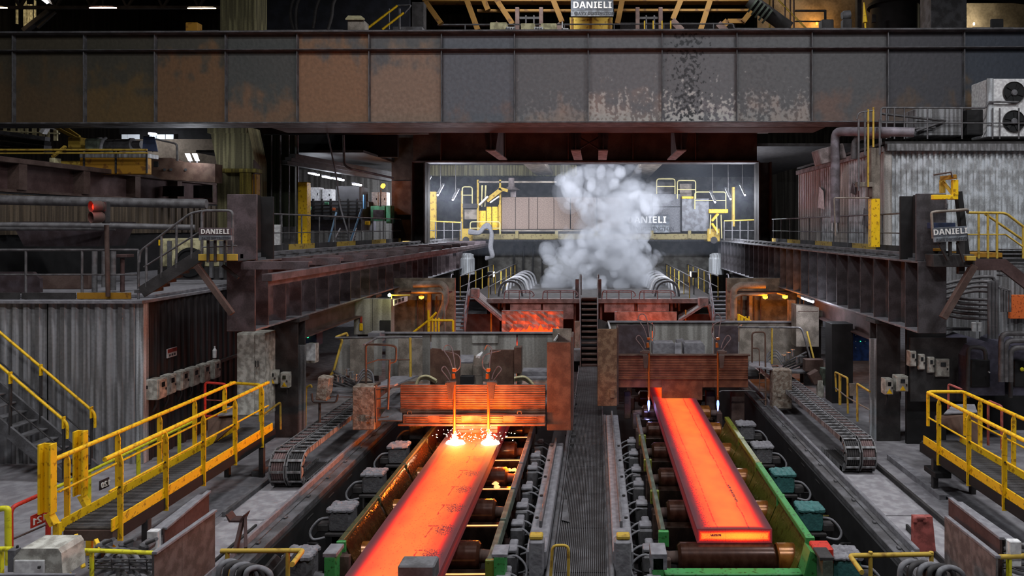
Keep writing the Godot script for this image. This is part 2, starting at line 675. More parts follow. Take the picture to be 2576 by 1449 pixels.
# x, height, distance, energy, where it hangs
const HIGH_BAYS := [
	[-9.0, 17.5, 3.0, 66.0, "over the near left walkway"],
	[0.0, 17.5, 3.0, 66.0, "over the near strands"],
	[9.0, 17.5, 3.0, 80.0, "over the near right walkway"],
	[-9.0, 17.5, 13.0, 66.0, "over the far left walkway"],
	[0.0, 17.5, 13.0, 66.0, "over the sparking torches"],
	[9.0, 17.5, 13.0, 90.0, "over the far right walkway"],
	[-17.0, 17.5, 8.0, 50.0, "over the hut at the far left"],
	[15.0, 17.5, 9.0, 80.0, "over the corrugated house"],
	[-3.0, 17.5, 30.0, 60.0, "behind the great girder on its left"],
	[4.5, 17.5, 30.0, 60.0, "behind the great girder on its right"],
]

func area(called: String, at: Vector3, look: Vector3, size: Vector2, color: Color, energy: float) -> void:
	var l := AreaLight3D.new()
	l.name = called
	l.area_size = size
	l.area_normalize_energy = true
	l.light_color = color
	l.light_energy = energy
	l.shadow_enabled = true
	l.area_range = 120.0
	l.area_attenuation = 2.0
	add_child(l, true)
	l.position = at
	l.look_at(at + look, Vector3(0, 0, 1) if absf(look.normalized().y) > 0.9 else Vector3.UP)

func omni(called: String, at: Vector3, color: Color, energy: float, size := 0.1) -> void:
	var l := OmniLight3D.new()
	l.name = called
	l.light_color = color
	l.light_energy = energy
	l.light_size = size
	l.omni_range = 80.0
	l.omni_attenuation = 2.0
	l.shadow_enabled = true
	add_child(l, true)
	l.position = at

func high_bay(x: float, h: float, d: float, energy: float, where: String) -> void:
	var o := thing("high_bay_lamp", "wide grey roof lamp with a white face " + where, "lamp", V(x, h, d))
	part(o, "housing", mb().box(V(x, h + 0.22, d), Vector3(2.4, 0.3, 1.6), 0.03), M.steel_grey)
	part(o, "diffuser", mb().box(V(x, h + 0.05, d), Vector3(2.2, 0.04, 1.4), 0.005), M.high_bay_face)
	part(o, "hanger", mb().tube([V(x, h + 0.35, d), V(x, 23.9, d)], 0.05, 6), M.steel_dark)
	area("high_bay_light", V(x, h, d), Vector3.DOWN, Vector2(2.2, 1.4), Color(0.97, 0.98, 1.0), energy)

func hall() -> void:
	# decks on both sides of the strand pit, the pit between them, and the shell of the hall
	struct("floor_left", mb().bb(V(-36, 0, -20), V(-5.62, -1.9, 62), 0.0), M.concrete)
	struct("floor_right", mb().bb(V(4.94, 0, -20), V(30, -1.9, 62), 0.0), M.concrete)
	struct("floor_pit", mb().bb(V(-5.62, -1.9, -20), V(4.94, -2.3, 62), 0.0), M.dark_floor)
	struct("wall_pit_shade_left", mb().bb(V(-5.62, -0.02, -20), V(-5.58, -1.9, 62), 0.0), M.steel_black)  # dark lining; the narrow pit's shade is put into its black
	struct("wall_pit_shade_right", mb().bb(V(4.9, -0.02, -20), V(4.94, -1.9, 62), 0.0), M.steel_black)  # right lining, likewise blackened to stand for the pit's shade
	struct("floor_island", mb().bb(V(-1.22, -0.34, 8), V(0.66, -1.9, 29), 0.0), M.steel_black)
	struct("wall_left", mb().bb(V(-36, 0, -20), V(-36.4, 24, 62), 0.0), M.hall_wall)
	struct("wall_right", mb().bb(V(30, 0, -20), V(30.4, 24, 62), 0.0), M.hall_wall)
	struct("wall_back", mb().bb(V(-36.4, -2.3, 62), V(30.4, 24, 62.4), 0.0), M.back_wall)
	struct("wall_front", mb().bb(V(-36.4, -2.3, -20), V(30.4, 24, -20.4), 0.0), M.hall_wall)
	struct("ceiling", mb().bb(V(-36.4, 24, -20.4), V(30.4, 24.4, 62.4), 0.0), M.roof)

# ------------------------------------------------------------------ the great cross girder
func girder_web(kind: int, sd: int) -> ImageTexture:
	var w := 144
	var h := 160
	var big := noise_bytes(sd, w, h, 0.016, 4)
	var fine := noise_bytes(sd + 50, w, h, 0.1, 4)
	var tall := stretched(sd + 90, 160, 0.05, 12)
	var out := PackedByteArray()
	out.resize(w * h * 3)
	# base, rust, how much rust, white scale, dark spots
	var look: Array = [
		[Color("4b4436"), Color("5d4a33"), 0.42, 0.0, 0.0], [Color("454136"), Color("66502f"), 0.4, 0.0, 0.0],
		[Color("4a463d"), Color("75563a"), 0.62, 0.0, 0.0], [Color("4a4b48"), Color("7a5c45"), 0.22, 0.0, 0.0],
		[Color("565657"), Color("8a6549"), 0.74, 0.0, 0.0], [Color("5c5b5b"), Color("8b705d"), 0.66, 0.05, 0.0],
		[Color("5f6167"), Color("72615c"), 0.0, 0.0, 0.0], [Color("646466"), Color("8a7468"), 0.02, 0.2, 0.0],
		[Color("69686a"), Color("8f7d75"), 0.16, 0.8, 0.0], [Color("666567"), Color("80757a"), 0.05, 1.0, 1.0],
		[Color("5d5c5d"), Color("7a6860"), 0.05, 0.5, 0.1], [Color("525152"), Color("6a554c"), 0.15, 0.0, 0.0],
		[Color("444347"), Color("5c4b3e"), 0.1, 0.0, 0.0], [Color("3a3f48"), Color("6b5238"), 0.2, 0.0, 0.0],
	][kind]
	for y in h:
		for x in w:
			var i := y * w + x
			var nz := big[i] / 255.0
			var fn := fine[i] / 255.0
			var tl := tall[y * 160 + x] / 255.0
			var down := float(y) / h
			var r := smoothstep(0.36, 0.64, nz * 0.4 + tl * 0.12 + down * 0.7 + (look[2] - 0.55) * 0.8)
			var c: Color = (look[0] as Color).lerp(look[1], r * 0.9)
			var wh := smoothstep(0.62, 0.7, fn * 0.55 + tl * 0.3 + nz * 0.25 + (down - 0.72) * 0.7) * float(look[3])
			c = c.lerp(Color("b9b5ae"), wh * 0.8)
			var dk := smoothstep(0.64, 0.72, (1.0 - fn) * 0.75 + (1.0 - absf(x / float(w) - 0.36) * 2.4) * 0.3) * float(look[4])
			c = c.lerp(Color("2b2b2d"), dk * 0.8)
			var g := 0.92 + fn * 0.16
			out[i * 3] = clampi(int(c.r * g * 255), 0, 255)
			out[i * 3 + 1] = clampi(int(c.g * g * 255), 0, 255)
			out[i * 3 + 2] = clampi(int(c.b * g * 255), 0, 255)
	return ImageTexture.create_from_image(Image.create_from_data(w, h, false, Image.FORMAT_RGB8, out))

func main_girder() -> void:
	var o := thing("cross_girder", "great grey and rust plate girder spanning the whole hall above the strands", "girder", V(-2.97, 8.99, 24.0), -0.0136)
	# in its own axes: x along it, y up from its soffit, z towards the eye
	var top := 3.11
	lpart(o, "top_flange", mb().box(Vector3(0, top - 0.03, -0.35), Vector3(46, 0.06, 1.1), 0.01), M.steel_grey)
	lpart(o, "bottom_flange", mb().box(Vector3(0, 0.025, -0.35), Vector3(46, 0.05, 1.1), 0.01), M.steel_grey)
	lpart(o, "long_stiffener", mb().box(Vector3(0, 2.49, 0.0), Vector3(46, 0.025, 0.3), 0.004), M.steel_grey)
	var px := [-151, 30, 211, 391, 570, 751, 932, 1114, 1297, 1481, 1665, 1851, 2037, 2225, 2413, 2601]
	for i in px.size() - 1:
		var a: float = (px[i] - 1288.0) / 74.55 + 0.11
		var b: float = (px[i + 1] - 1288.0) / 74.55 + 0.11
		var m := StandardMaterial3D.new()
		m.resource_name = "girder_web"
		m.albedo_texture = girder_web(clampi(i - 1, 0, 13), 400 + i * 3)
		m.roughness = 0.62
		m.metallic = 0.15
		m.normal_enabled = true
		m.normal_texture = T.rough_normal
		m.normal_scale = 0.15
		var w := mb()
		w.quv(Vector3(a, 0.05, -0.1), Vector3(b, 0.05, -0.1), Vector3(b, top - 0.06, -0.1), Vector3(a, top - 0.06, -0.1), Vector3(0, 0, 1))
		w.q(Vector3(a, 0.05, -0.13), Vector3(b, 0.05, -0.13), Vector3(b, top - 0.06, -0.13), Vector3(a, top - 0.06, -0.13), Vector3(0, 0, -1))
		lpart(o, "web_panel", w, m)
		lpart(o, "stiffener", mb().box(Vector3(a, top * 0.5, -0.02), Vector3(0.03, top - 0.1, 0.16), 0.004), M.steel_grey)
	lpart(o, "back_web", mb().box(Vector3(0, top * 0.5, -0.75), Vector3(46, top - 0.1, 0.04), 0.0), M.steel_dark)
	# low rail of loops and conduits on the top flange
	var k := 0
	for seg in [[1900, 1985], [1990, 2100], [2110, 2160], [2440, 2490], [2494, 2545], [500, 545], [660, 820], [825, 862]]:
		var a: float = (seg[0] - 1288.0) / 74.55 + 0.11
		var b: float = (seg[1] - 1288.0) / 74.55 + 0.11
		lpart(o, "top_loop", mb().tube(rounded([Vector3(a, top, -0.2), Vector3(a, top + 0.1, -0.2), Vector3(b, top + 0.1, -0.2), Vector3(b, top, -0.2)], 0.06), 0.022, 6), M.pipe)

# ------------------------------------------------------------------ red-lit frames behind the girder
func portal() -> void:
	# box beam right behind the girder, between the hall columns
	solo("header_beam", mb().bb(V(-11.4, 9.0, 24.95), V(8.0, 11.4, 26.4), 0.02), M.steel_red, "dark red box beam tucked behind the great cross girder", "beam")
	var o := thing("steel_portal", "dark red portal frame whose legs stand beside both crane runways", "frame", V(-0.3, 4.75, 33.4))
	part(o, "lintel_web", mb().bb(V(-8.55, 8.55, 33.4), V(7.5, 11.6, 33.5), 0.0), M.steel_red)
	part(o, "bottom_flange", mb().bb(V(-8.55, 8.52, 33.05), V(7.5, 8.6, 34.0), 0.01), M.steel_grey)
	for x in [-7.2, -4.2, -1.3, 1.7, 4.6]:
		part(o, "stiffener", mb().bb(V(x - 0.02, 8.6, 33.1), V(x + 0.02, 11.4, 33.4), 0.0), M.steel_red)
	for s in [[-8.55, -7.9], [7.5, 8.1]]:
		part(o, "leg", mb().bb(V(s[0], 4.8, 33.0), V(s[0] + 0.06, 8.55, 34.0), 0.0).bb(V(s[1] - 0.06, 4.8, 33.0), V(s[1], 8.55, 34.0), 0.0).bb(V(s[0], 4.8, 33.45), V(s[1], 8.55, 33.5), 0.0), M.steel_dark)
	solo("header_soffit", mb().bb(V(-11.4, 9.9, 26.4), V(8.0, 10.0, 33.4), 0.0), M.steel_red, "dark red soffit plate between the header beam and the portal lintel", "soffit")
	solo("bay_soffit", mb().bb(V(-16.0, 9.4, 34.3), V(13.0, 9.55, 56.0), 0.0), M.steel_dark, "dark soffit over the far crane and the steam", "soffit")
	# stub hangers under the roof crane
	for i in 4:
		var x: float = [-3.96, -0.77, 0.26, 3.19][i]
		var hgr := thing("crane_rail_hanger", "tapered steel hanger under the red header, " + ["the leftmost of four", "left one of the middle pair", "right one of the middle pair", "the rightmost of four"][i], "hanger", V(x, 8.38, 28.4), 0.0, "hangers under the red header")
		part(hgr, "foot_plate", mb().bb(V(x - 0.18, 8.38, 26.7), V(x + 0.18, 8.43, 30.4), 0.005), M.plate_pink)
		var w := 0.3 if i in [0, 3] else 0.22
		part(hgr, "web", mb().prism(PackedVector2Array([Vector2(-0.17, 0), Vector2(0.17, 0), Vector2(w, 0.95), Vector2(-w, 0.95)]), Transform3D(Basis(), V(x, 8.43, 27.0)), 0.05), M.steel_maroon)
		part(hgr, "rib", mb().bb(V(x - 0.02, 8.43, 26.7), V(x + 0.02, 9.9, 30.4), 0.0), M.steel_maroon)
	var br := thing("sway_bracing", "crossed dark braces between the middle pair of hangers", "bracing", V(-0.25, 8.5, 27.6))
	part(br, "brace", mb().bar(V(-0.65, 8.55, 27.6), V(0.1, 9.0, 27.6), 0.06, 0.06), M.steel_maroon)
	part(br, "brace", mb().bar(V(0.1, 8.55, 27.65), V(-0.65, 9.0, 27.65), 0.06, 0.06), M.steel_maroon)
	# added unseen floodlights behind the lintel, brightening the steam and the far crane
	for i in 4:
		var x: float = [-5.4, -2.0, 1.4, 4.8][i]
		var fl := thing("added_portal_flood", "added unseen floodlight behind the red portal lintel facing the steam, %s from the left" % nth(i), "lamp", V(x, 9.2, 34.6), 0.0, "added portal floodlights")
		part(fl, "housing", mb().bb(V(x - 0.4, 9.25, 34.1), V(x + 0.4, 9.6, 34.6), 0.02), M.steel_grey)
		part(fl, "face", mb().plate(V(x - 0.36, 9.22, 34.3), V(x + 0.36, 9.22, 34.3), V(x + 0.36, 9.55, 34.66), V(x - 0.36, 9.55, 34.66), 0.02), M.high_bay_face)
		area("added_portal_flood_light", V(x, 9.3, 34.72), Vector3(0, -0.75, -0.66), Vector2(0.7, 0.45), Color(0.95, 0.97, 1.0), 55.0)
	# ceiling beams of the bay beyond, running away from the eye
	for i in 2:
		var x: float = [-3.2, 2.85][i]
		solo("ceiling_beam", mb().bb(V(x - 0.55, 8.75, 35.0), V(x + 0.55, 9.0, 54.0), 0.02).bb(V(x - 0.05, 9.0, 35.0), V(x + 0.05, 9.4, 54.0), 0.0), M.panel_beige, "pale soffit beam running away under the far roof, " + ["left of the steam", "right of the steam"][i], "beam", "soffit beams of the far bay")
	solo("far_cross_beam", mb().bb(V(-11.0, 8.7, 44.0), V(-1.2, 9.36, 45.0), 0.03), M.column_olive, "pale round-bottomed cross beam above the far crane", "beam")

# ------------------------------------------------------------------ crane runways on both sides; s = -1 left, 1 right
func runway(s: int) -> void:
	var xi := -7.8 if s < 0 else 7.22          # inner edge of the flanges
	var xo := -8.45 if s < 0 else 7.86
	var xm := (xi + xo) * 0.5
	var d0 := 16.4 if s < 0 else 16.1
	var d1 := 44.0
	var hb := 3.13
	var ht := 4.75
	var side := "left" if s < 0 else "right"
	var o := thing("crane_runway", "long brown plate girder runway with upright ribs along the %s side of the strands" % side, "runway", V(xm, hb, (d0 + d1) * 0.5))
	var skin: Material = M.runway_brown if s < 0 else M.runway_grey
	part(o, "web", mb().bb(V(xm - 0.02, hb, d0), V(xm + 0.02, ht, d1), 0.0), skin)
	part(o, "top_flange", mb().bb(V(xi, ht - 0.05, d0 - 0.02), V(xo, ht, d1), 0.008), M.steel_grey)
	part(o, "bottom_flange", mb().bb(V(xi, hb, d0 - 0.02), V(xo, hb + 0.05, d1), 0.008), M.steel_dusty)
	part(o, "end_plate", mb().bb(V(xi, hb, d0 - 0.05), V(xo, ht, d0), 0.008), skin)
	part(o, "rail_chair", mb().bb(V(xm - 0.16, ht, d0), V(xm + 0.16, ht + 0.04, d1), 0.0), M.steel_grey)
	part(o, "rail", mb().bb(V(xm - 0.045, ht + 0.04, d0), V(xm + 0.045, ht + 0.16, d1), 0.012), M.steel_grey)
	var d := d0 + 0.62
	var k := 0
	while d < d1 - 1.0:
		part(o, "rib", mb().bb(V(xm, hb + 0.05, d - 0.015), V(xi, ht - 0.05, d + 0.015), 0.0), skin)
		d += 0.95
		k += 1
	d = d0 + 0.3
	while d < 36.0:
		part(o, "rail_clip", mb().box(V(xm - s * 0.12, ht + 0.06, d), Vector3(0.1, 0.05, 0.12), 0.0), M.steel_dark)
		d += 0.8
	# end stop
	var st := thing("buffer_stop", "tall plain steel end stop standing on the near end of the %s runway" % side, "end stop", V(xm, ht, d0 + 0.4))
	var bw := 0.34
	part(st, "front_plate", mb().bb(V(xm - bw, ht, d0), V(xm + bw, ht + 1.52, d0 + 0.06), 0.01), skin)
	part(st, "web", mb().bb(V(xm - 0.04, ht, d0 + 0.06), V(xm + 0.04, ht + 1.52, d0 + 0.85), 0.0), M.steel_black)
	part(st, "back_plate", mb().bb(V(xm - bw, ht, d0 + 0.85), V(xm + bw, ht + 1.5, d0 + 0.91), 0.01), M.steel_black)
	# walkway with a railing outside the runway
	var wx := -9.3 if s < 0 else 8.45
	var dk := thing("runway_walkway", "narrow walkway with a thin steel railing along the %s crane runway" % side, "walkway", V(wx, 4.8, 28.0))
	part(dk, "deck", mb().bb(V(xo - s * 0.02, 4.72, 19.6), V(wx + s * 0.9, 4.8, 38.0), 0.0), M.grating)
	for i in 9:
		part(dk, "kick_plate", mb().bb(V(wx - s * 0.02, 4.8, 19.6 + i * 2.0), V(wx + s * 0.02, 5.0, 21.58 + i * 2.0), 0.0), M.yellow_old if i % 2 else M.steel_dark)
	railing(dk, [V(wx, 4.8, 19.7), V(wx, 4.8, 37.0)], 1.1, 1.45, M.pipe, 0.026)
	# posts that carry the runway
	for i in 4:
		var dd := d0 + 2.6 + i * 6.5
		var c := thing("runway_column", "dark steel column under the %s crane runway, %s from the near end" % [side, nth(i)], "column", V(xm, 0, dd), 0.0, "columns under the %s runway" % side)
		part(c, "shaft", mb().bb(V(xm - 0.3, 0, dd - 0.25), V(xm + 0.3, hb - 0.1, dd - 0.21), 0.0).bb(V(xm - 0.3, 0, dd + 0.21), V(xm + 0.3, hb - 0.1, dd + 0.25), 0.0).bb(V(xm - 0.02, 0, dd - 0.21), V(xm + 0.02, hb - 0.1, dd + 0.21), 0.0), M.steel_dark)
		part(c, "cap_plate", mb().bb(V(xm - 0.38, hb - 0.1, dd - 0.32), V(xm + 0.38, hb, dd + 0.32), 0.006), M.steel_dark)
	# lighter beam slung below between the first columns
	solo("brace_beam", mb().bb(V(xm - 0.25, hb - 0.62, d0 + 2.9), V(xm + 0.25, hb - 0.58, d0 + 8.8), 0.0).bb(V(xm - 0.02, hb - 0.58, d0 + 2.9), V(xm + 0.02, hb - 0.04, d0 + 8.8), 0.0).bb(V(xm - 0.25, hb - 0.06, d0 + 2.9), V(xm + 0.25, hb - 0.02, d0 + 8.8), 0.0), M.steel_maroon, "brown beam slung under the %s crane runway between its columns" % side, "beam")
	if s < 0:
		var lad := thing("surge_truss", "flat ladder of brown beams reaching inward from the left crane runway", "truss", V(-6.5, 4.45, 26.0))
		part(lad, "chord", mb().bb(V(-6.5, 4.46, 13.9), V(-6.3, 4.6, 43.0), 0.006).bb(V(-6.42, 4.36, 13.9), V(-6.38, 4.46, 43.0), 0.0), M.runway_brown)
		for i in 14:
			var dd := 15.9 + i * 1.95
			part(lad, "cross_beam", mb().bb(V(-7.85, 4.72, dd - 0.1), V(-6.35, 4.75, dd + 0.1), 0.0).bb(V(-7.85, 4.58, dd - 0.1), V(-6.35, 4.72, dd - 0.07), 0.0), M.runway_brown)

# a box that fills a pixel rectangle at distance d and reaches th further back
func pb(o: Node, called: String, x0: float, y0: float, x1: float, y1: float, d: float, th: float, m: Material, ch := 0.008, label := "") -> MeshInstance3D:
	return part(o, called, mb().bb(P(x0, y0, d), P(x1, y1, d) + Vector3(0, 0, -th), ch), m, label)

# ------------------------------------------------------------------ hot slabs
# temperature across a face, as the colour that steel glows with
func heat(t: float) -> Color:
	if t < 0.25:
		return Color(0.30, 0.10, 0.13).lerp(Color(0.52, 0.12, 0.14), t / 0.25)
	if t < 0.5:
		return Color(0.52, 0.12, 0.14).lerp(Color(1.0, 0.13, 0.06), (t - 0.25) / 0.25)
	if t < 0.75:
		return Color(1.0, 0.13, 0.05).lerp(Color(1.0, 0.47, 0.17), (t - 0.5) / 0.25)
	return Color(1.0, 0.47, 0.17).lerp(Color(1.0, 0.72, 0.22), (t - 0.75) / 0.25)

func glow_tex(w: int, h: int, paint: Callable) -> ImageTexture:
	var out := PackedByteArray()
	out.resize(w * h * 3)
	for y in h:
		for x in w:
			var c: Color = paint.call((x + 0.5) / w, (y + 0.5) / h, x, y)
			var i := (y * w + x) * 3
			out[i] = clampi(int(c.r * 255), 0, 255)
			out[i + 1] = clampi(int(c.g * 255), 0, 255)
			out[i + 2] = clampi(int(c.b * 255), 0, 255)
	return ImageTexture.create_from_image(Image.create_from_data(w, h, false, Image.FORMAT_RGB8, out))

func hot_mat(called: String, tex: Texture2D, energy: float) -> StandardMaterial3D:
	var m := StandardMaterial3D.new()
	m.resource_name = called
	m.albedo_color = Color("2a2022")
	m.roughness = 0.85
	m.emission_enabled = true
	m.emission = Color.WHITE
	m.emission_operator = BaseMaterial3D.EMISSION_OP_MULTIPLY
	m.emission_texture = tex
	m.emission_energy_multiplier = energy
	M[called] = m
	return m

func slab(s: int) -> void:
	var x0 := -3.65 if s < 0 else 1.69
	var x1 := -2.3 if s < 0 else 2.95
	var d0 := 7.5 if s < 0 else 12.0
	var d1 := 36.0
	var ht := 0.45
	var hb := 0.21
	var len := d1 - d0
	var W := 112
	var H := 1400
	var big := noise_bytes(61 + s, 256, 256, 0.02, 4)
	var fine := noise_bytes(71 + s, 256, 256, 0.17, 3)
	var wid := x1 - x0
	var top := glow_tex(W, H, func(u: float, v: float, x: int, y: int) -> Color:
		var d := d0 + (1.0 - v) * len           # the foot of the picture is the near end
		var n := big[(y % 256) * 256 + x] / 255.0 - 0.5
		var f := fine[(y % 256) * 256 + x * 2] / 255.0
		var f2 := fine[((y * 2) % 256) * 256 + (x * 2 + 91) % 256] / 255.0
		var e := minf(u, 1.0 - u) * wid          # metres from the nearer edge
		var rim := 0.1 if s > 0 or u < 0.5 else 0.09
		var t := smoothstep(0.02, rim + 0.13 + n * 0.12, e + n * 0.05) * 0.62 + smoothstep(0.1, 0.55, e) * 0.14
		t += n * 0.07
		if s > 0:
			t = minf(t, 0.05 + smoothstep(0.0, 0.16, d - d0) * 0.9)
			if absf(u - 0.27 - n * 0.02) < 0.007 and f > 0.45: t -= 0.16
			if absf(u - 0.7 - n * 0.03) < 0.008 and f > 0.4: t -= 0.2
			if absf(u - 0.72) < 0.016 and d > 13.2 and d < 14.1 and f > 0.5: t -= 0.5
			if u < 0.2 and e > 0.1 and f2 > 0.66: t -= 0.22
		else:
			# scale that burst off at every stroke of the mould
			var ph := fposmod(d - 10.75, 0.92)
			var q := Vector2((u - 0.83) * 4.2, (ph - 0.3) * 2.6).length()
			if q < 0.55 and f2 > 0.47 + q * 0.35: t -= 0.42
			var l := absf(u - 0.63 - ph * 0.03 + n * 0.05)
			if (l < 0.007 and ph < 0.42 and f > 0.38) or (absf(ph - 0.45) < 0.02 and u > 0.6 and u < 0.72 and f > 0.45): t -= 0.3
			if u > 0.2 and u < 0.8 and f2 > 0.8: t -= 0.12
		return heat(clampf(t, 0.0, 1.0)))
	var side := glow_tex(128, 32, func(u: float, v: float, x: int, y: int) -> Color:
		var f := fine[y * 256 + x] / 255.0
		return heat(clampf(0.12 + 0.2 * (1.0 - absf(v - 0.5) * 2.0) + (f - 0.5) * 0.15, 0.0, 1.0)) * 0.75)
	var end := glow_tex(256, 48, func(u: float, v: float, x: int, y: int) -> Color:
		var f := fine[(y * 3 % 256) * 256 + x] / 255.0
		var f2 := fine[(y + 100) * 256 + x] / 255.0
		var e := minf(minf(u, 1.0 - u) * 1.26, minf(v, 1.0 - v) * 0.24)
		var t := smoothstep(-0.01, 0.1, e) * 0.82 + smoothstep(0.5, 0.0, absf(u - 0.6)) * 0.17 + (f2 - 0.5) * 0.12
		if absf(u - 0.38) < 0.003: t -= 0.15
		if absf(u - 0.25) < 0.07 and absf(v - 0.45) < 0.07 and f > 0.35: t -= 0.7
		if f > 0.74 and (u < 0.2 or u > 0.84 or v > 0.75): t -= 0.35
		return heat(clampf(t, 0.0, 1.0)))
	var which := "left" if s < 0 else "right"
	var o := thing("hot_slab", "glowing orange steel slab with rows of dark scale marks, running under the sparking torches" if s < 0 else "glowing orange steel slab whose bright cut end rests on the nearest roll", "steel slab", V((x0 + x1) * 0.5, hb, (d0 + d1) * 0.5))
	var tm := hot_mat("slab_top_" + which, top, 1.0)
	var sm := hot_mat("slab_side_" + which, side, 0.8)
	var b := mb()
	b.quv(V(x0, ht, d0), V(x1, ht, d0), V(x1, ht, d1), V(x0, ht, d1), Vector3.UP)
	part(o, "top_face", b, tm)
	for x in [x0, x1]:
		var f := mb()
		f.quv(V(x, hb, d0), V(x, hb, d1), V(x, ht, d1), V(x, ht, d0), Vector3(signf(x - (x0 + x1) * 0.5), 0, 0))
		part(o, "side_face", f, sm)
	var ef := mb()
	ef.quv(V(x0, hb, d0), V(x1, hb, d0), V(x1, ht, d0), V(x0, ht, d0), Vector3(0, 0, 1))
	part(o, "cut_end", ef, hot_mat("slab_end_" + which, end, 1.15))
	part(o, "under_face", mb().q(V(x0, hb, d0), V(x1, hb, d0), V(x1, hb, d1), V(x0, hb, d1), Vector3.DOWN).q(V(x0, hb, d1), V(x1, hb, d1), V(x1, ht, d1), V(x0, ht, d1), Vector3(0, 0, -1)), hot_mat("slab_under_" + which, side, 1.2))
	area("slab_light", V((x0 + x1) * 0.5, ht + 0.02, 14.5 if s > 0 else 12.5), Vector3.UP, Vector2(0.9, 5.0), Color(1.0, 0.42, 0.14), 5.0)
	area("slab_light", V((x0 + x1) * 0.5, ht + 0.02, 29.5), Vector3.UP, Vector2(0.9, 4.0), Color(1.0, 0.36, 0.11), 10.0)

# ------------------------------------------------------------------ roller tables
func roller_tables() -> void:
	for s in [-1, 1]:
		var which := "left" if s < 0 else "right"
		for i in 8:
			var d := 12.02 + i * 1.87 + (0.06 if s < 0 else 0.0)
			if s < 0 and i == 0:
				_roll(s, 10.2, "brown table roll at the bottom edge under the left slab")
			_roll(s, d, "shiny brown table roll under the %s slab, %s from the near end" % [which, nth(i)] if i > 0 or s < 0 else "large shiny brown table roll carrying the cut end of the right slab")
		# wet cross ledges between the rolls
		for i in 6:
			var d := 11.55 + i * 1.87
			var a := -4.0 if s < 0 else 1.2
			var b := -1.72 if s < 0 else 3.4
			solo("cross_ledge", mb().bb(V(a, -0.5, d - 0.12), V(b, -0.06, d + 0.12), 0.02), M.wet_steel, "wet dark cross ledge between rolls of the %s table, %s from the front" % [which, nth(i)], "ledge", "ledges of the %s roller table" % which)
			if s < 0:  # emissive strips drawn as reflections on the wet ledges
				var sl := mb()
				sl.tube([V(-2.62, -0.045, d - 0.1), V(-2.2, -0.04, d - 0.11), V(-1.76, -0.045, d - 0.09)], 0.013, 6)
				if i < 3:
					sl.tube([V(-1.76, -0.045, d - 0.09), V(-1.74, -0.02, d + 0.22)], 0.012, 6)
				solo("reflection_strip", sl, M.slag, "glowing strip standing for a reflection beside the left slab, %s from the near end" % nth(i), "slag", "reflection strips beside the left slab")
		# drive motors on the outer side
		for i in 5:
			var d := 11.2 + i * 1.85
			var x := -4.62 if s < 0 else 3.88
			gear_motor(V(x, 0.05, d), s, M.motor_grey if s < 0 or i > 2 else M.teal, "%s drive motor outside the %s roller table, %s from the front" % ["grey dusty" if s < 0 or i > 2 else "teal dusty", which, nth(i)])
	side_guards()

func _roll(s: int, d: float, label: String) -> void:
	var xs: Array = [-4.06, -3.66, -1.95] if s < 0 else [3.4, 2.98, 1.36]
	var k := signf(xs[2] - xs[0])
	var h := -0.04
	var r := 0.245
	var o := thing("table_roll", label, "roller", V((xs[0] + xs[2]) * 0.5, h - r, d), 0.0, "rolls of the left table" if s < 0 else "rolls of the right table")
	var ln: float = absf(xs[2] - xs[1])
	part(o, "barrel", mb().lathe(V(xs[1], h, d), Vector3(k, 0, 0), [Vector2(0, 0), Vector2(r - 0.03, 0), Vector2(r, 0.03), Vector2(r, ln - 0.05), Vector2(r - 0.05, ln), Vector2(0, ln)], 28), M.roll)
	ln = absf(xs[1] - xs[0]) - 0.04
	part(o, "end_ring", mb().lathe(V(xs[0], h, d), Vector3(k, 0, 0), [Vector2(0, 0), Vector2(r - 0.06, 0), Vector2(r - 0.01, 0.04), Vector2(r - 0.01, ln - 0.02), Vector2(r - 0.03, ln), Vector2(0, ln)], 28), M.roll_ring)
	part(o, "neck", mb().cyl(V(xs[2], h, d), V(xs[2] + k * 0.22, h, d), 0.11, 0.09), M.steel_brown)
	part(o, "neck", mb().cyl(V(xs[0], h, d), V(xs[0] - k * 0.3, h, d), 0.1, 0.1), M.steel_brown)
	for e in [xs[2] + k * 0.2, xs[0] - k * 0.26]:
		part(o, "bearing_block", mb().box(V(e, h - 0.2, d), Vector3(0.16, 0.5, 0.34), 0.02), M.steel_brown)

func gear_motor(at: Vector3, s: int, m: Material, label: String) -> void:
	var o := thing("gear_motor", label, "motor", at)
	var b := mb()
	# rounded housing with a lumpy dusty lid
	b.box(at + Vector3(0, 0.16, 0), Vector3(0.42, 0.4, 0.4), 0.05)
	part(o, "housing", b, m)
	var lid := mb()
	for i in 5:
		for k in 4:
			lid.box(at + Vector3(-0.17 + i * 0.085, 0.36, -0.15 + k * 0.1), Vector3(0.13, 0.05 + rng.randf() * 0.06, 0.14), 0.03, Basis(Vector3.UP, rng.randf() * 3.0))
	part(o, "dust_crust", lid, M.steel_dusty if m != M.teal or at.z > -12.0 else m)
	part(o, "flange", mb().box(at + Vector3(0, -0.06, 0), Vector3(0.5, 0.06, 0.48), 0.01), M.steel_dark)
	part(o, "shaft", mb().cyl(at + Vector3(-s * 0.2, 0.0, 0), at + Vector3(-s * 0.42, -0.06, 0), 0.07, 0.07, 12), M.steel_grey)
	part(o, "terminal_box", mb().box(at + Vector3(s * 0.3, 0.05, 0.1), Vector3(0.2, 0.14, 0.2), 0.02), M.steel_dark)
	part(o, "pedestal", mb().box(at + Vector3(0, -0.5, 0), Vector3(0.3, 0.84, 0.3), 0.01), M.steel_black)
	var z := 0.14
	part(o, "cable", mb().tube(smooth([at + Vector3(s * 0.2, 0.22, z), at + Vector3(s * 0.36, 0.2, z + 0.06), at + Vector3(s * 0.5, 0.02, z + 0.1), at + Vector3(s * 0.44, -0.12, z + 0.12), at + Vector3(s * 0.24, -0.1, z + 0.08)]), 0.024, 6), M.hose_grey)

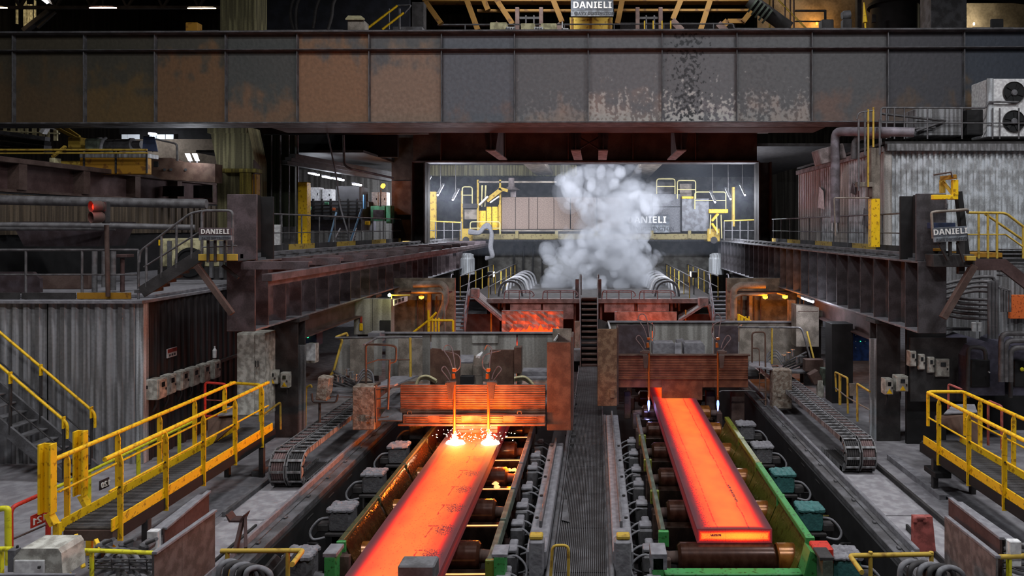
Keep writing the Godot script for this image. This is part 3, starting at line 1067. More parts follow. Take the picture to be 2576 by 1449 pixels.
func side_guards() -> void:
	# outer side of the left table: glossy wet plates leaning in under dusty caps
	for i in 4:
		var a := 11.55 + i * 1.87
		var o := thing("side_guard", "wet leaning guard plate outside the left slab, %s from the front" % nth(i), "guard plate", V(-4.05, -0.2, a + 0.9), 0.0, "guards along the left slab")
		part(o, "plate", mb().plate(V(-4.06, 0.42, a), V(-4.06, 0.42, a + 1.75), V(-3.74, -0.22, a + 1.75), V(-3.74, -0.22, a), 0.03), M.wet_brown)
		part(o, "cap_beam", mb().bb(V(-4.17, 0.36, a), V(-4.07, 0.47, a + 1.8), 0.01), M.olive_dark)
		part(o, "nose_block", mb().bb(V(-4.18, 0.28, a - 0.06), V(-4.03, 0.46, a), 0.01), M.green if i == 0 else M.olive_dark)
	# inner side of the left table
	for i in 5:
		var a := 11.0 + i * 1.5
		var o := thing("side_guard", "narrow guard bar on the left slab's inner edge, %s from the front" % nth(i), "guard plate", V(-1.62, -0.2, a + 0.7), 0.0, "inner guards of the left table")
		part(o, "bar", mb().bb(V(-1.68, 0.2, a), V(-1.58, 0.42, a + 1.42), 0.012), M.green_grey if i < 2 else M.steel_grey)
		part(o, "plate", mb().plate(V(-1.68, 0.2, a), V(-1.68, 0.2, a + 1.42), V(-1.74, -0.3, a + 1.42), V(-1.74, -0.3, a), 0.02), M.wet_brown)
		if i == 0:
			part(o, "nose_block", mb().bb(V(-1.7, 0.1, a - 0.07), V(-1.56, 0.42, a), 0.01), M.olive)
	# outer side of the right table: green capped plates
	for i in 4:
		var a := 11.58 + i * 1.83
		var m: Material = M.green if i < 2 else M.olive
		var o := thing("side_guard", "%s capped guard plate outside the right slab, %s from the front" % ["bright green" if i < 2 else "olive", nth(i)], "guard plate", V(3.4, -0.2, a + 0.9), 0.0, "guards along the right slab")
		part(o, "plate", mb().plate(V(3.42, 0.42, a), V(3.42, 0.42, a + 1.78), V(3.1, -0.32, a + 1.78), V(3.1, -0.32, a), -0.03), M.olive_wet)
		part(o, "cap_beam", mb().bb(V(3.38, 0.42, a), V(3.5, 0.52, a + 1.8), 0.012), m)
		part(o, "nose_block", mb().bb(V(3.37, 0.26, a - 0.07), V(3.52, 0.52, a), 0.01), m)
	# inner side of the right table
	for i in 4:
		var a := 11.9 + i * 1.83
		var o := thing("side_guard", "slim %s guard strip on the right slab's inner edge, %s from the front" % ["green-grey" if i < 3 else "grey", nth(i)], "guard plate", V(1.12, -0.1, a + 0.9), 0.0, "inner guards of the right table")
		part(o, "bar", mb().bb(V(1.07, 0.3, a), V(1.15, 0.5, a + 1.8), 0.012), M.green_grey if i < 3 else M.steel_grey)
		part(o, "skirt", mb().plate(V(1.1, 0.3, a), V(1.1, 0.3, a + 1.8), V(1.2, -0.25, a + 1.8), V(1.2, -0.25, a), 0.02), M.olive_wet)
		part(o, "nose_block", mb().bb(V(1.03, 0.22, a - 0.08), V(1.2, 0.48, a), 0.01), M.green if i == 0 else M.olive)
	# valve blocks with looping hoses beside both inner edges
	for s in [-1, 1]:
		for i in 8:
			var d := 10.9 + i * 0.98 + rng.randf_range(-0.15, 0.15)
			var x := -1.42 if s < 0 else 0.88
			var at := V(x, -0.12, d)
			var o := thing("valve_block", "dusty valve block with looping hoses on the %s table's inner side, %s from the front" % ["left" if s < 0 else "right", nth(i)], "valve", at, 0.0, "valve blocks of the %s table" % ("left" if s < 0 else "right"))
			part(o, "body", mb().box(at + Vector3(0, 0.1, 0), Vector3(0.18 + rng.randf() * 0.06, 0.26 + rng.randf() * 0.1, 0.28 + rng.randf() * 0.14), 0.02), M.steel_grey)
			part(o, "lid", mb().box(at + Vector3(0, 0.3, 0.02), Vector3(0.22, 0.06, 0.22), 0.015), M.steel_dusty)
			part(o, "grease_cup", mb().box(at + Vector3(0.02, 0.2, -0.28), Vector3(0.14, 0.2, 0.18), 0.02), M.steel_dusty)
			part(o, "foot", mb().box(at + Vector3(0, -0.28, 0), Vector3(0.24, 0.5, 0.4), 0.01), M.steel_black)
			for k in 2:
				var z := 0.12 - k * 0.34
				var r := rng.randf_range(0.9, 1.2)
				part(o, "hose", mb().tube(smooth([at + Vector3(s * 0.08, 0.2, z), at + Vector3(-s * 0.12 * r, 0.24, z + 0.04), at + Vector3(-s * 0.3 * r, 0.1, z + 0.1), at + Vector3(-s * 0.26, -0.06, z + 0.2 * r), at + Vector3(-s * 0.08, -0.16, z + 0.16)], 4), 0.02, 6), M.hose_grey)
	# spare green frames at the near ends
	var g := thing("table_end_stand", "bright green end frame of the right roller table below the nearest roll", "frame", V(2.4, -0.9, 10.9))
	part(g, "post", mb().bb(P(1642, 1404, 10.9), P(1664, 1470, 11.3), 0.01), M.green)
	part(g, "cap_plate", mb().bb(P(1638, 1394, 10.9), P(1672, 1404, 11.3), 0.006), M.steel_dusty)
	part(g, "cross_bar", mb().bb(P(1672, 1444, 11.2), P(2046, 1458, 11.4), 0.01), M.green)
	part(g, "side_arm", mb().plate(P(2022, 1449, 10.9), P(2058, 1449, 10.9), P(2056, 1398, 10.9), P(2038, 1386, 10.9), -0.3), M.green)
	solo("red_block", mb().bb(P(2049, 1380, 11.0), P(2082, 1399, 11.3), 0.02), M.red, "small bright red block beside the nearest roll on the right table", "block")
	var p := thing("table_end_post", "green post with a grey cap at the near end of the right table's outer motors", "post", P(2080, 1460, 10.6))
	pb(p, "post", 2070, 1410, 2096, 1475, 10.6, 0.3, M.green_grey)
	pb(p, "cap", 2062, 1402, 2098, 1411, 10.6, 0.34, M.steel_dark)
	var q := thing("table_end_stand", "green and grey end frame of the left roller table near the bottom edge", "frame", P(830, 1470, 10.8))
	pb(q, "post", 815, 1402, 843, 1475, 10.8, 0.3, M.green)
	pb(q, "cap", 811, 1392, 846, 1403, 10.8, 0.34, M.steel_dusty)
	pb(q, "brace", 848, 1400, 878, 1475, 11.0, 0.1, M.steel_brown)
	var u := thing("table_end_stand", "green post under the inner guard of the left table at the bottom edge", "frame", P(1260, 1470, 10.9))
	pb(u, "post", 1242, 1402, 1270, 1470, 10.9, 0.3, M.green)
	pb(u, "cap", 1236, 1394, 1276, 1403, 10.9, 0.34, M.steel_dusty)

# ------------------------------------------------------------------ between the strands
func centre_walk() -> void:
	var o := thing("grating_walkway", "dark ribbed grating walkway running away between the two strands", "walkway", V(-0.26, -0.3, 19.0))
	for i in 12:
		var d := 8.2 + i * 1.72
		part(o, "grating_panel", mb().bb(V(-0.68, -0.14, d), V(0.17, -0.1, d + 1.69), 0.004), M.grating)
	var ribs := mb()
	for i in 25:
		var x := -0.66 + i * 0.034
		ribs.box(V(x, -0.09, 18.5), Vector3(0.012, 0.025, 20.5), 0.0)
	stuff(part(o, "grating_bars", ribs, M.steel_grey))
	part(o, "edge_angle", mb().bb(V(-0.71, -0.16, 8.2), V(-0.68, -0.04, 28.8), 0.0), M.steel_grey)
	part(o, "edge_angle", mb().bb(V(0.17, -0.16, 8.2), V(0.2, -0.04, 28.8), 0.0), M.steel_grey)
	part(o, "loose_sheet", mb().plate(V(-0.66, -0.06, 13.6), V(-0.5, -0.06, 13.5), V(-0.6, -0.05, 14.6), V(-0.66, -0.05, 14.6), 0.01), M.steel_grey)
	# guide beams with an upstand rib, each ending in a bumper
	for s in [-1, 1]:
		var x := -0.98 if s < 0 else 0.44
		var w := 0.17
		var d0 := 11.7
		var d1 := 17.6 if s < 0 else 20.2
		var g := thing("guide_beam", "long dusty guide beam with a thin upstand on the centre walkway's %s side" % ("left" if s < 0 else "right"), "beam", V(x, -0.1, (d0 + d1) * 0.5))
		part(g, "beam", mb().bb(V(x - w, -0.1, d0), V(x + w, 0.22, d1), 0.02), M.steel_dusty)
		part(g, "upstand", mb().bb(V(x + s * 0.0 - 0.025, 0.22, d0 + 0.9), V(x + 0.025, 0.34, d1), 0.008), M.steel_grey)
		part(g, "bumper", mb().bb(V(x - 0.13 - 0.02 * s, -0.22, d0 - 0.12), V(x + 0.13, 0.42, d0 + 0.12), 0.03), M.steel_dusty)
		part(g, "bumper_pad", mb().bb(V(x - 0.11, 0.42, d0 - 0.08), V(x + 0.11, 0.5, d0 + 0.08), 0.02), M.yellow_old)
		part(g, "end_plate", mb().bb(V(x - 0.24, -0.3, d0 - 0.14), V(x + 0.24, -0.26, d0 + 0.3), 0.006), M.steel_dusty)
		for k in 5:
			part(g, "bolt", mb().cyl(V(x + s * 0.1, 0.22, d0 + 1.3 + k * 1.07), V(x + s * 0.1, 0.25, d0 + 1.3 + k * 1.07), 0.03, 0.03, 8), M.steel_dark)
		var fr := thing("bumper_bracket", "dusty steel bracket with ribs below the bumper on the %s side of the walkway" % ("left" if s < 0 else "right"), "bracket", V(x, -1.4, d0 - 0.4))
		part(fr, "back_plate", mb().bb(V(x - 0.2, -1.4, d0 - 0.2), V(x + 0.2, -0.32, d0 - 0.16), 0.01), M.steel_grey)
		for k in [-1.0, 0.0, 1.0]:
			part(fr, "rib", mb().prism(PackedVector2Array([Vector2(0, 0), Vector2(0.5, 0), Vector2(0.12, 1.05), Vector2(0, 1.05)]), Transform3D(Basis(Vector3(0, 0, 1), Vector3.UP, Vector3(-1, 0, 0)), V(x + k * 0.17, -1.4, d0 - 0.2)), 0.02), M.steel_grey)
		part(fr, "pin", mb().cyl(V(x - s * 0.2, -0.9, d0 - 0.5), V(x - s * 0.35, -0.9, d0 - 0.5), 0.1, 0.1, 14), M.steel_grey)
		# conduit beside the walkway
		var px := -0.76 if s < 0 else 0.245
		solo("conduit", mb().tube([V(px, -0.02, 9.0), V(px, -0.02, 21.0)], 0.045, 8), M.steel_grey, "grey steel pipe lying along the %s edge of the centre walkway" % ("left" if s < 0 else "right"), "pipe")
	# hoop handrail in the foreground and the grey head above the left slab
	solo("hoop_rail", mb().tube(rounded([P(1384, 1470, 10.6), P(1390, 1372, 10.6), P(1430, 1372, 10.6), P(1430, 1470, 10.6)], 0.08), 0.022), M.yellow_old, "worn yellow hoop rail at the near end of the centre walkway", "rail")
	var hd := thing("camera_housing", "plain grey box standing before the left slab at the bottom edge", "housing", P(1046, 1449, 9.6))
	pb(hd, "cover", 1000, 1424, 1092, 1470, 9.4, 0.3, M.steel_grey, 0.02)
	part(hd, "stand", mb().bb(P(1030, 1470, 9.5), P(1060, 1560, 9.6), 0.01), M.steel_dark)

# ------------------------------------------------------------------ rails, deck strips and cable chains
func rails() -> void:
	for s in [-1, 1]:
		var xo := -5.95 if s < 0 else 5.27
		var xi := -5.56 if s < 0 else 4.9
		var d0 := 9.0 if s < 0 else 10.9
		var which := "left" if s < 0 else "right"
		var o := thing("carriage_rail", "long dusty rail on a deep steel beam along the %s pit edge" % which, "rail", V((xo + xi) * 0.5, 0.0, 17.0))
		part(o, "beam", mb().bb(V(xo, 0.002, d0), V(xi, 0.16, 26.0), 0.01), M.steel_grey)
		part(o, "lower_beam", mb().bb(V(xi + 0.062 * -s, -0.5, d0), V(xi + 0.005 * -s, 0.06, 26.0), 0.0), M.steel_black)  # blackened to carry the shade inside the pit
		part(o, "rail_head", mb().bb(V(xo - s * 0.02, 0.16, d0 + 0.7), V(xo - s * 0.1, 0.3, 26.0), 0.015), M.steel_dusty)
		part(o, "rail_foot", mb().bb(V(xo, 0.16, d0 + 0.7), V(xo - s * 0.2, 0.185, 26.0), 0.004), M.steel_grey)
		part(o, "rail_stop", mb().bb(V(xo - s * 0.0, 0.16, d0 + 0.45), V(xo - s * 0.14, 0.24, d0 + 0.8), 0.02), M.steel_dusty)
		for k in 14:
			var d := d0 + 1.0 + k * 1.05
			part(o, "rail_clip", mb().box(V(xo - s * 0.24, 0.18, d), Vector3(0.05, 0.03, 0.1), 0.006), M.steel_grey)
		for k in 3:
			var d := d0 + 4.5 + k * 1.1
			part(o, "lifting_eye", mb().tube(rounded([V(xi, -0.1, d), V(xi - s * 0.05, -0.05, d + 0.1), V(xi - s * 0.05, -0.05, d + 0.4), V(xi, -0.1, d + 0.5)], 0.06), 0.025, 6), M.steel_dark)
	# brackets that stick out of the pit walls below the rails
	for s in [-1, 1]:
		for i in 5:
			var d := 11.0 + i * 1.3
			var x := -5.56 if s < 0 else 4.9
			solo("pipe_hook", mb().tube(rounded([V(x, -0.5, d), V(x - s * 0.28, -0.5, d), V(x - s * 0.28, -0.85, d)], 0.06), 0.02, 6), M.column_yellow if i % 2 else M.steel_dark, "bent pipe hook on the %s pit wall, %s from the near end" % ["left" if s < 0 else "right", nth(i)], "hook", "hooks on the pit walls")
	# strips and plates lying on the decks
	var st := mb()
	solo("kerb_strip", mb().bb(V(-7.05, 0.0, 13.6), V(-7.12, 0.1, 17.0), 0.006), M.steel_grey, "long steel strip standing on the left deck outside the cable chain", "strip")
	solo("kerb_strip", mb().bb(V(-7.62, 0.0, 15.8), V(-7.4, 0.12, 17.5), 0.008), M.steel_grey, "short steel channel on the left deck under the yellow walkway", "strip")
	solo("kerb_strip", mb().bb(V(6.4, 0.0, 10.6), V(6.47, 0.1, 17.0), 0.006), M.steel_dark, "long dark strip on the right deck outside the cable chain", "strip")
	solo("channel_bar", mb().bb(V(6.9, 0.0, 14.4), V(7.04, 0.1, 17.0), 0.006).bb(V(6.9, 0.1, 14.4), V(7.1, 0.12, 17.0), 0.0), M.steel_dusty, "dusty channel bar lying on the right deck before the walkway", "bar")
	solo("angle_bar", mb().bb(V(5.62, 0.0, 11.55), V(5.66, 0.12, 13.0), 0.004).bb(V(5.62, 0.0, 11.55), V(5.74, 0.02, 13.0), 0.0), M.steel_dark, "dark angle bar lying loose beside the right rail", "bar")
	solo("angle_bar", mb().bb(V(-6.2, 0.0, 11.6), V(-6.16, 0.12, 13.0), 0.004).bb(V(-6.2, 0.0, 11.6), V(-6.32, 0.02, 13.0), 0.0), M.steel_dark, "dark angle bar lying loose beside the left rail", "bar")
	for a in [[-7.0, 10.0, -6.1, 13.4, "pale steel cover plate on the left deck beside the rail"], [-7.0, 13.45, -6.1, 14.9, "pale steel cover plate on the left deck before the cable chain"], [5.4, 10.4, 6.3, 13.6, "pale steel cover plate on the right deck beside the rail"], [5.4, 13.65, 6.3, 15.9, "pale steel cover plate on the right deck before the cable chain"], [6.55, 12.0, 7.6, 15.4, "blue-grey steel sheet with a jagged end on the right deck"], [-8.2, 12.2, -7.2, 15.2, "dark steel sheet on the left deck under the walkway"]]:
		solo("cover_plate", mb().bb(V(a[0], 0.0, a[1]), V(a[2], 0.018, a[3]), 0.004), M.steel_dusty if a[0] < -7.1 or a[0] > 6.5 else M.concrete_plate, a[4], "plate")
	solo("red_stop", mb().prism(PackedVector2Array([Vector2(-0.18, 0), Vector2(0.2, 0), Vector2(0.14, 0.62), Vector2(-0.17, 0.62)]), Transform3D(Basis(), P(2318, 1387, 12.0)), 0.1).tube(rounded([P(2302, 1312, 11.9), P(2302, 1302, 11.9), P(2326, 1302, 11.9), P(2326, 1312, 11.9)], 0.03), 0.04, 6), M.pale_red, "faded red stop post on the right deck beside the rail's near end", "post")
	var fr := thing("a_frame_stop", "small maroon bent frame with a V notch on the left deck by the rail", "frame", P(585, 1385, 11.6))
	part(fr, "leg", mb().bar(P(592, 1385, 11.6), P(612, 1300, 11.9), 0.05, 0.1), M.steel_maroon)
	part(fr, "leg", mb().bar(P(618, 1380, 11.6), P(617, 1300, 11.9), 0.05, 0.1), M.steel_maroon)
	part(fr, "top_tray", mb().prism(PackedVector2Array([Vector2(-0.16, 0.12), Vector2(-0.1, 0), Vector2(0.1, 0), Vector2(0.16, 0.12), Vector2(0.14, 0.12), Vector2(0.08, 0.03), Vector2(-0.08, 0.03), Vector2(-0.14, 0.12)]), Transform3D(Basis(), P(606, 1302, 12.0)), 0.2), M.steel_maroon)

func cable_chain(s: int) -> void:
	var d0 := 15.0 if s < 0 else 15.9
	var d1 := 21.5 if s < 0 else 24.5
	var xa := -6.86 if s < 0 else 5.52
	var r := 0.33
	var o := thing("cable_chain", "two-lane steel cable chain folded back on itself on the %s deck" % ("left" if s < 0 else "right"), "cable chain", V(xa + 0.35, 0.02, (d0 + d1) * 0.5))
	# path of the chain: top run towards the eye, round the bend, back along the deck
	var path := []
	var pitch := 0.25
	var d := d1
	while d > d0 + r:
		path.append([V(0, 0.06 + 2 * r, d), 0.0])
		d -= pitch
	var steps := 5
	for i in steps:
		var ang := PI * (i + 0.5) / steps
		path.append([V(0, 0.06 + r + r * cos(ang), d0 + r - r * sin(ang)), ang])
	for i in 6:
		path.append([V(0, 0.06, d0 + r + pitch * i), PI])
	for lane in 2:
		var x := xa + lane * 0.36
		for p in path:
			var c: Vector3 = p[0] + Vector3(x, 0, 0)
			var b := Basis(Vector3.RIGHT, -p[1]) if false else Basis(Vector3.RIGHT, p[1])
			var l := mb()
			l.box(c + Vector3(0.02, 0, 0), Vector3(0.02, 0.12, pitch * 0.96), 0.0, b)
			l.box(c + Vector3(0.33, 0, 0), Vector3(0.02, 0.12, pitch * 0.96), 0.0, b)
			l.box(c + Vector3(0.175, 0, 0) + b * Vector3(0, 0.05, 0), Vector3(0.33, 0.018, 0.05), 0.0, b)
			part(o, "link", l, M.galv_dark)
		# cables that lie in the lane
		for k in 6:
			var pts := []
			for p in path:
				pts.append(p[0] + Vector3(x + 0.05 + k * 0.05, 0, 0))
			part(o, "cable", mb().tube(pts, 0.027, 6), M.rubber if lane == (1 if s < 0 else 0) else M.hose_brown)

# ------------------------------------------------------------------ torch carriages
# slatted heat shield filling a pixel rectangle
func slat_shield(o: Node, x0: float, y0: float, x1: float, y1: float, d: float, cnt: int, m: Material) -> void:
	var back := pb(o, "shield_plate", x0, y0, x1, y1, d + 0.05, 0.04, m)
	var step := (y1 - y0) / cnt
	for i in cnt:
		pb(back, "slat", x0, y0 + i * step, x1, y0 + (i + 0.86) * step, d + rng.randf() * 0.012, 0.06, m, 0.006)

func hose(o: Node, pts: Array, r: float, m: Material, called := "hose") -> void:
	part(o, called, mb().tube(smooth(pts, 5), r, 6), m)

func torch_carriage_left() -> void:
	var d := 17.3
	var o := thing("torch_carriage", "nearer torch carriage, its slatted shield glowing orange over the left slab", "torch carriage", P(1190, 1085, 18.5))
	slat_shield(o, 1007, 968, 1372, 1041, d, 13, M.shield)
	var low := pb(o, "lower_shield", 1012, 1044, 1372, 1069, d - 0.2, 0.12, M.shield, 0.02)
	for x in [1016, 1100, 1205, 1290]:
		for k in 3:
			pb(low, "groove_bar", x + 6, 1048 + k * 6, x + 60, 1051 + k * 6, d - 0.22, 0.03, M.shield, 0.002)
	pb(o, "lower_shield_rim", 1000, 1067, 1372, 1072, d - 0.26, 0.3, M.shield)
	pb(o, "apron", 1140, 1072, 1252, 1080, d + 0.1, 0.05, M.shield)
	pb(o, "apron", 1140, 1080, 1252, 1089, d + 0.16, 0.05, M.shield)
	for x in [1030, 1307]:
		part(o, "lifting_eye", mb().tube(rounded([P(x - 5, 1044, d - 0.15), P(x - 5, 1034, d - 0.15), P(x + 5, 1034, d - 0.15), P(x + 5, 1044, d - 0.15)], 0.05), 0.014, 6), M.plate_brown)
	# tall plates at both sides
	pb(o, "side_plate", 1376, 861, 1436, 1083, d - 0.1, 0.06, M.plate_brown, 0.006)
	pb(o, "side_plate_edge", 1436, 848, 1441, 1083, d - 0.08, 0.9, M.steel_brown, 0.004)
	var ws := pb(o, "wheel_cover", 886, 972, 943, 1082, d - 0.3, 0.4, M.scale_plate, 0.02)
	pb(ws, "handle", 919, 1046, 930, 1062, d - 0.34, 0.03, M.scale_plate, 0.004)
	pb(o, "wheel_cover_edge", 940, 968, 947, 1080, d - 0.25, 0.34, M.plate_brown)
	# deck with a ladder
	part(o, "deck", mb().bb(V(-5.4, 1.05, d + 0.3), V(-1.25, 1.1, d + 2.9), 0.004), M.steel_dusty)
	part(o, "side_deck", mb().plate(P(940, 976, d - 0.2), P(992, 972, d - 0.2), P(1052, 948, d + 1.6), P(988, 950, d + 1.6), 0.04), M.steel_dusty)
	part(o, "step_plate", mb().plate(P(950, 1060, d - 0.4), P(1012, 1060, d - 0.4), P(1012, 1032, d + 0.2), P(975, 1026, d + 0.2), 0.03), M.steel_grey)
	var lad := part(o, "ladder", mb().tube([P(946, 1062, d - 0.5), P(944, 975, d - 0.5)], 0.03, 6).tube([P(976, 1030, d - 0.5), P(980, 905, d - 0.5)], 0.026, 6), M.plate_brown)
	for i in 4:
		part(lad, "rung", mb().tube([P(946, 1052 - i * 24, d - 0.5), P(977, 1048 - i * 24, d - 0.5)], 0.014, 6), M.plate_brown)
	var rl := part(o, "guard_rail", mb().tube(rounded([P(976, 1030, d - 0.5), P(979, 912, d - 0.3), P(996, 910, d - 0.3), P(997, 870, d - 0.3), P(970, 867, d - 0.3), P(920, 866, d), P(921, 965, d)], 0.1), 0.026, 8), M.plate_brown)
	part(rl, "knee_rail", mb().tube([P(921, 915, d), P(950, 905, d + 0.2), P(1030, 905, d + 1.2)], 0.016, 6), M.plate_brown)
	# yellow frame at the far left
	part(o, "yellow_frame", mb().tube(rounded([P(800, 985, d + 1.6), P(838, 937, d + 1.6), P(862, 852, d + 1.8), P(843, 849, d + 1.6), P(872, 838, d + 2.4), P(874, 846, d + 2.4)], 0.12), 0.034, 8), M.yellow_old)
	part(o, "top_rail", mb().tube(rounded([P(843, 850, d + 1.6), P(950, 849, d + 1.6), P(1062, 848, d + 2.0)], 0.1), 0.03, 8).tube(rounded([P(915, 868, d + 0.3), P(948, 850, d + 1.2)], 0.05), 0.03, 8), M.pipe)
	part(o, "yellow_post", mb().tube([P(1033, 955, d + 1.4), P(1032, 850, d + 1.4)], 0.036, 8), M.yellow_old)
	# plates and drum behind the shield
	part(o, "upright_plate", mb().prism(PackedVector2Array([Vector2(0, 0), Vector2(0.76, 0), Vector2(0.76, 0.87), Vector2(0.3, 0.87), Vector2(0.27, 0.91), Vector2(0.05, 0.93), Vector2(0, 0.9)]), Transform3D(Basis(), P(1082, 968, 18.2)), -0.05), M.plate_brown)
	pb(o, "upright_plate", 1232, 880, 1293, 968, 18.2, 0.05, M.plate_brown)
	pb(o, "box_post", 1293, 874, 1311, 940, 18.1, 0.3, M.plate_brown)
	pb(o, "upright_plate", 1300, 874, 1312, 968, 18.3, 0.2, M.panel_beige)
	var dr := part(o, "gear_drum", mb().lathe(P(1202, 968, 18.5), Vector3.UP, [Vector2(0, 0), Vector2(0.135, 0), Vector2(0.135, 0.26), Vector2(0.14, 0.27), Vector2(0.14, 0.5), Vector2(0.1, 0.72), Vector2(0.09, 0.76), Vector2(0, 0.76)], 20), M.panel_beige)
	part(dr, "cap", mb().plate(P(1198, 894, 18.4), P(1212, 884, 18.9), P(1215, 886, 18.9), P(1208, 896, 18.4), 0.06), M.white_paint)
	pb(o, "motor_box", 1158, 914, 1190, 968, 18.6, 0.4, M.panel_beige)
	part(o, "motor_hood", mb().plate(P(1158, 914, 18.6), P(1194, 914, 18.6), P(1192, 896, 19.3), P(1158, 896, 19.3), 0.04), M.steel_dusty)
	pb(o, "motor_box", 1212, 914, 1228, 960, 18.6, 0.4, M.panel_beige)
	pb(o, "dark_housing", 1157, 947, 1190, 968, 18.2, 0.2, M.steel_black)
	# arched hose bundles at both ends of the shield
	for a in [[1046, 1055, 1075, 1098], [1294, 1306, 1330, 1345]]:
		for k in 4:
			hose(o, [P(a[0], 972, 18.0 + k * 0.06), P(a[1], 951 + k * 1.5, 18.0 + k * 0.06), P(a[2], 946 + k * 2, 18.0 + k * 0.06), P(a[3], 957 + k * 2, 18.0 + k * 0.06)] if a[0] < 1200 else [P(a[0], 951 + k * 2, 18.0 + k * 0.06), P(a[1] + 10, 948 + k * 2, 18.0 + k * 0.06), P(a[2], 955 + k * 2, 18.0 + k * 0.06), P(a[3], 972, 18.0 + k * 0.06)], 0.035, M.cream, "cable_bundle")
	pb(o, "shelf", 1312, 934, 1376, 946, 18.6, 0.5, M.steel_dusty)
	pb(o, "shelf", 1322, 950, 1376, 956, 18.4, 0.6, M.steel_dusty)
	# grey splash wall behind
	for a in [[970, 1082], [1085, 1299], [1302, 1404]]:
		pb(o, "splash_panel", a[0], 838, a[1], 975, 20.5, 0.05, M.panel_grey, 0.004)
	pb(o, "number_plate", 1187, 845, 1253, 864, 20.46, 0.03, M.panel_grey, 0.004)
	pb(o, "wall_cap", 960, 836, 1410, 840, 20.44, 0.14, M.steel_dusty)
	part(o, "wall_return", mb().plate(P(1404, 838, 20.5), P(1404, 960, 20.5), P(1440, 1010, 17.8), P(1440, 862, 17.8), 0.04), M.steel_brown)
	pb(o, "dark_return", 1390, 827, 1438, 862, 20.3, 0.05, M.panel_beige)
	part(o, "white_edge", mb().bar(P(1394, 858, 20.2), P(1407, 840, 20.3), 0.05, 0.05), M.white_paint)
	part(o, "side_panel", mb().plate(P(862, 855, 20.2), P(962, 850, 20.4), P(960, 945, 20.4), P(842, 945, 20.2), 0.04), M.panel_grey)
	for x in [940, 1062]:
		pb(o, "inner_panel", x - 60, 852, x, 960, 20.1, 0.04, M.panel_beige)
	_valve_cluster(o, 905, 960, 18.0, -1)
	part(o, "rear_box", mb().bb(P(925, 838, 21.0), P(968, 856, 21.5), 0.01), M.steel_dusty)
	# bent orange bracket on the deck at the left
	var b := thing("bent_bracket", "dirty steel box with a torn face on the left carriage's lower frame", "box", P(822, 1005, 17.0))
	part(b, "box", mb().box(P(817, 975, 17.0), Vector3(0.28, 0.55, 0.3), 0.02, Basis(Vector3(0, 0, 1), -0.12)), M.scale_plate)
	part(b, "torn_face", mb().plate(P(822, 1000, 16.8), P(834, 988, 16.8), P(838, 966, 16.8), P(827, 970, 16.8), 0.03), M.scale_plate)
	var fr := thing("tube_rack", "dark tubular frame and bars left of the nearer torch carriage", "frame", P(825, 1030, 17.0))
	part(fr, "bar", mb().bb(P(796, 984, 17.2), P(886, 990, 17.2) + V(0, 0, 0.2), 0.006), M.steel_grey)
	part(fr, "bar", mb().bb(P(800, 996, 17.0), P(886, 1000, 17.0) + V(0, 0, 0.2), 0.006), M.steel_grey)
	part(fr, "loop", mb().tube(rounded([P(784, 990, 16.8), P(786, 1012, 16.8), P(846, 1012, 16.8), P(850, 992, 16.8)], 0.08), 0.025, 6), M.steel_dark)
	part(fr, "leg", mb().tube([P(804, 1012, 17), P(804, 1062, 17)], 0.03, 6), M.steel_dark)

func _valve_cluster(o: Node, x: float, y: float, d: float, s: int) -> void:
	var sx := float(s)
	for i in 5:
		var px := x + sx * (10 + i * 11)
		var py := y - 2 - i * 7 if i < 3 else y + 8 - i * 2
		part(o, "valve", mb().cyl(P(px, py, d + i * 0.1), P(px, py - 14, d + i * 0.1), 0.045, 0.04, 12), M.chrome)
		part(o, "valve_wheel", mb().cyl(P(px, py - 15, d + i * 0.1), P(px, py - 17, d + i * 0.1), 0.07, 0.07, 12), M.chrome)
	for i in 5:
		part(o, "pipe", mb().tube([P(x + sx * 8, y + 4 + i * 6, d + 0.1 * i), P(x + sx * 66, y - 26 + i * 9, d + 0.8 + 0.1 * i)], 0.03, 8), M.pipe)
	for i in 3:
		hose(o, [P(x + sx * 6, y - 10 + i * 8, d), P(x - sx * 10, y - 30 + i * 8, d + 0.1), P(x - sx * 30, y - 22 + i * 8, d + 0.1), P(x - sx * 36, y + 6, d)], 0.022, M.hose_grey)
	pb(o, "valve_rack", minf(x + sx * 4, x + sx * 74), y + 22, maxf(x + sx * 4, x + sx * 74), y + 28, d - 0.1, 0.4, M.steel_grey)

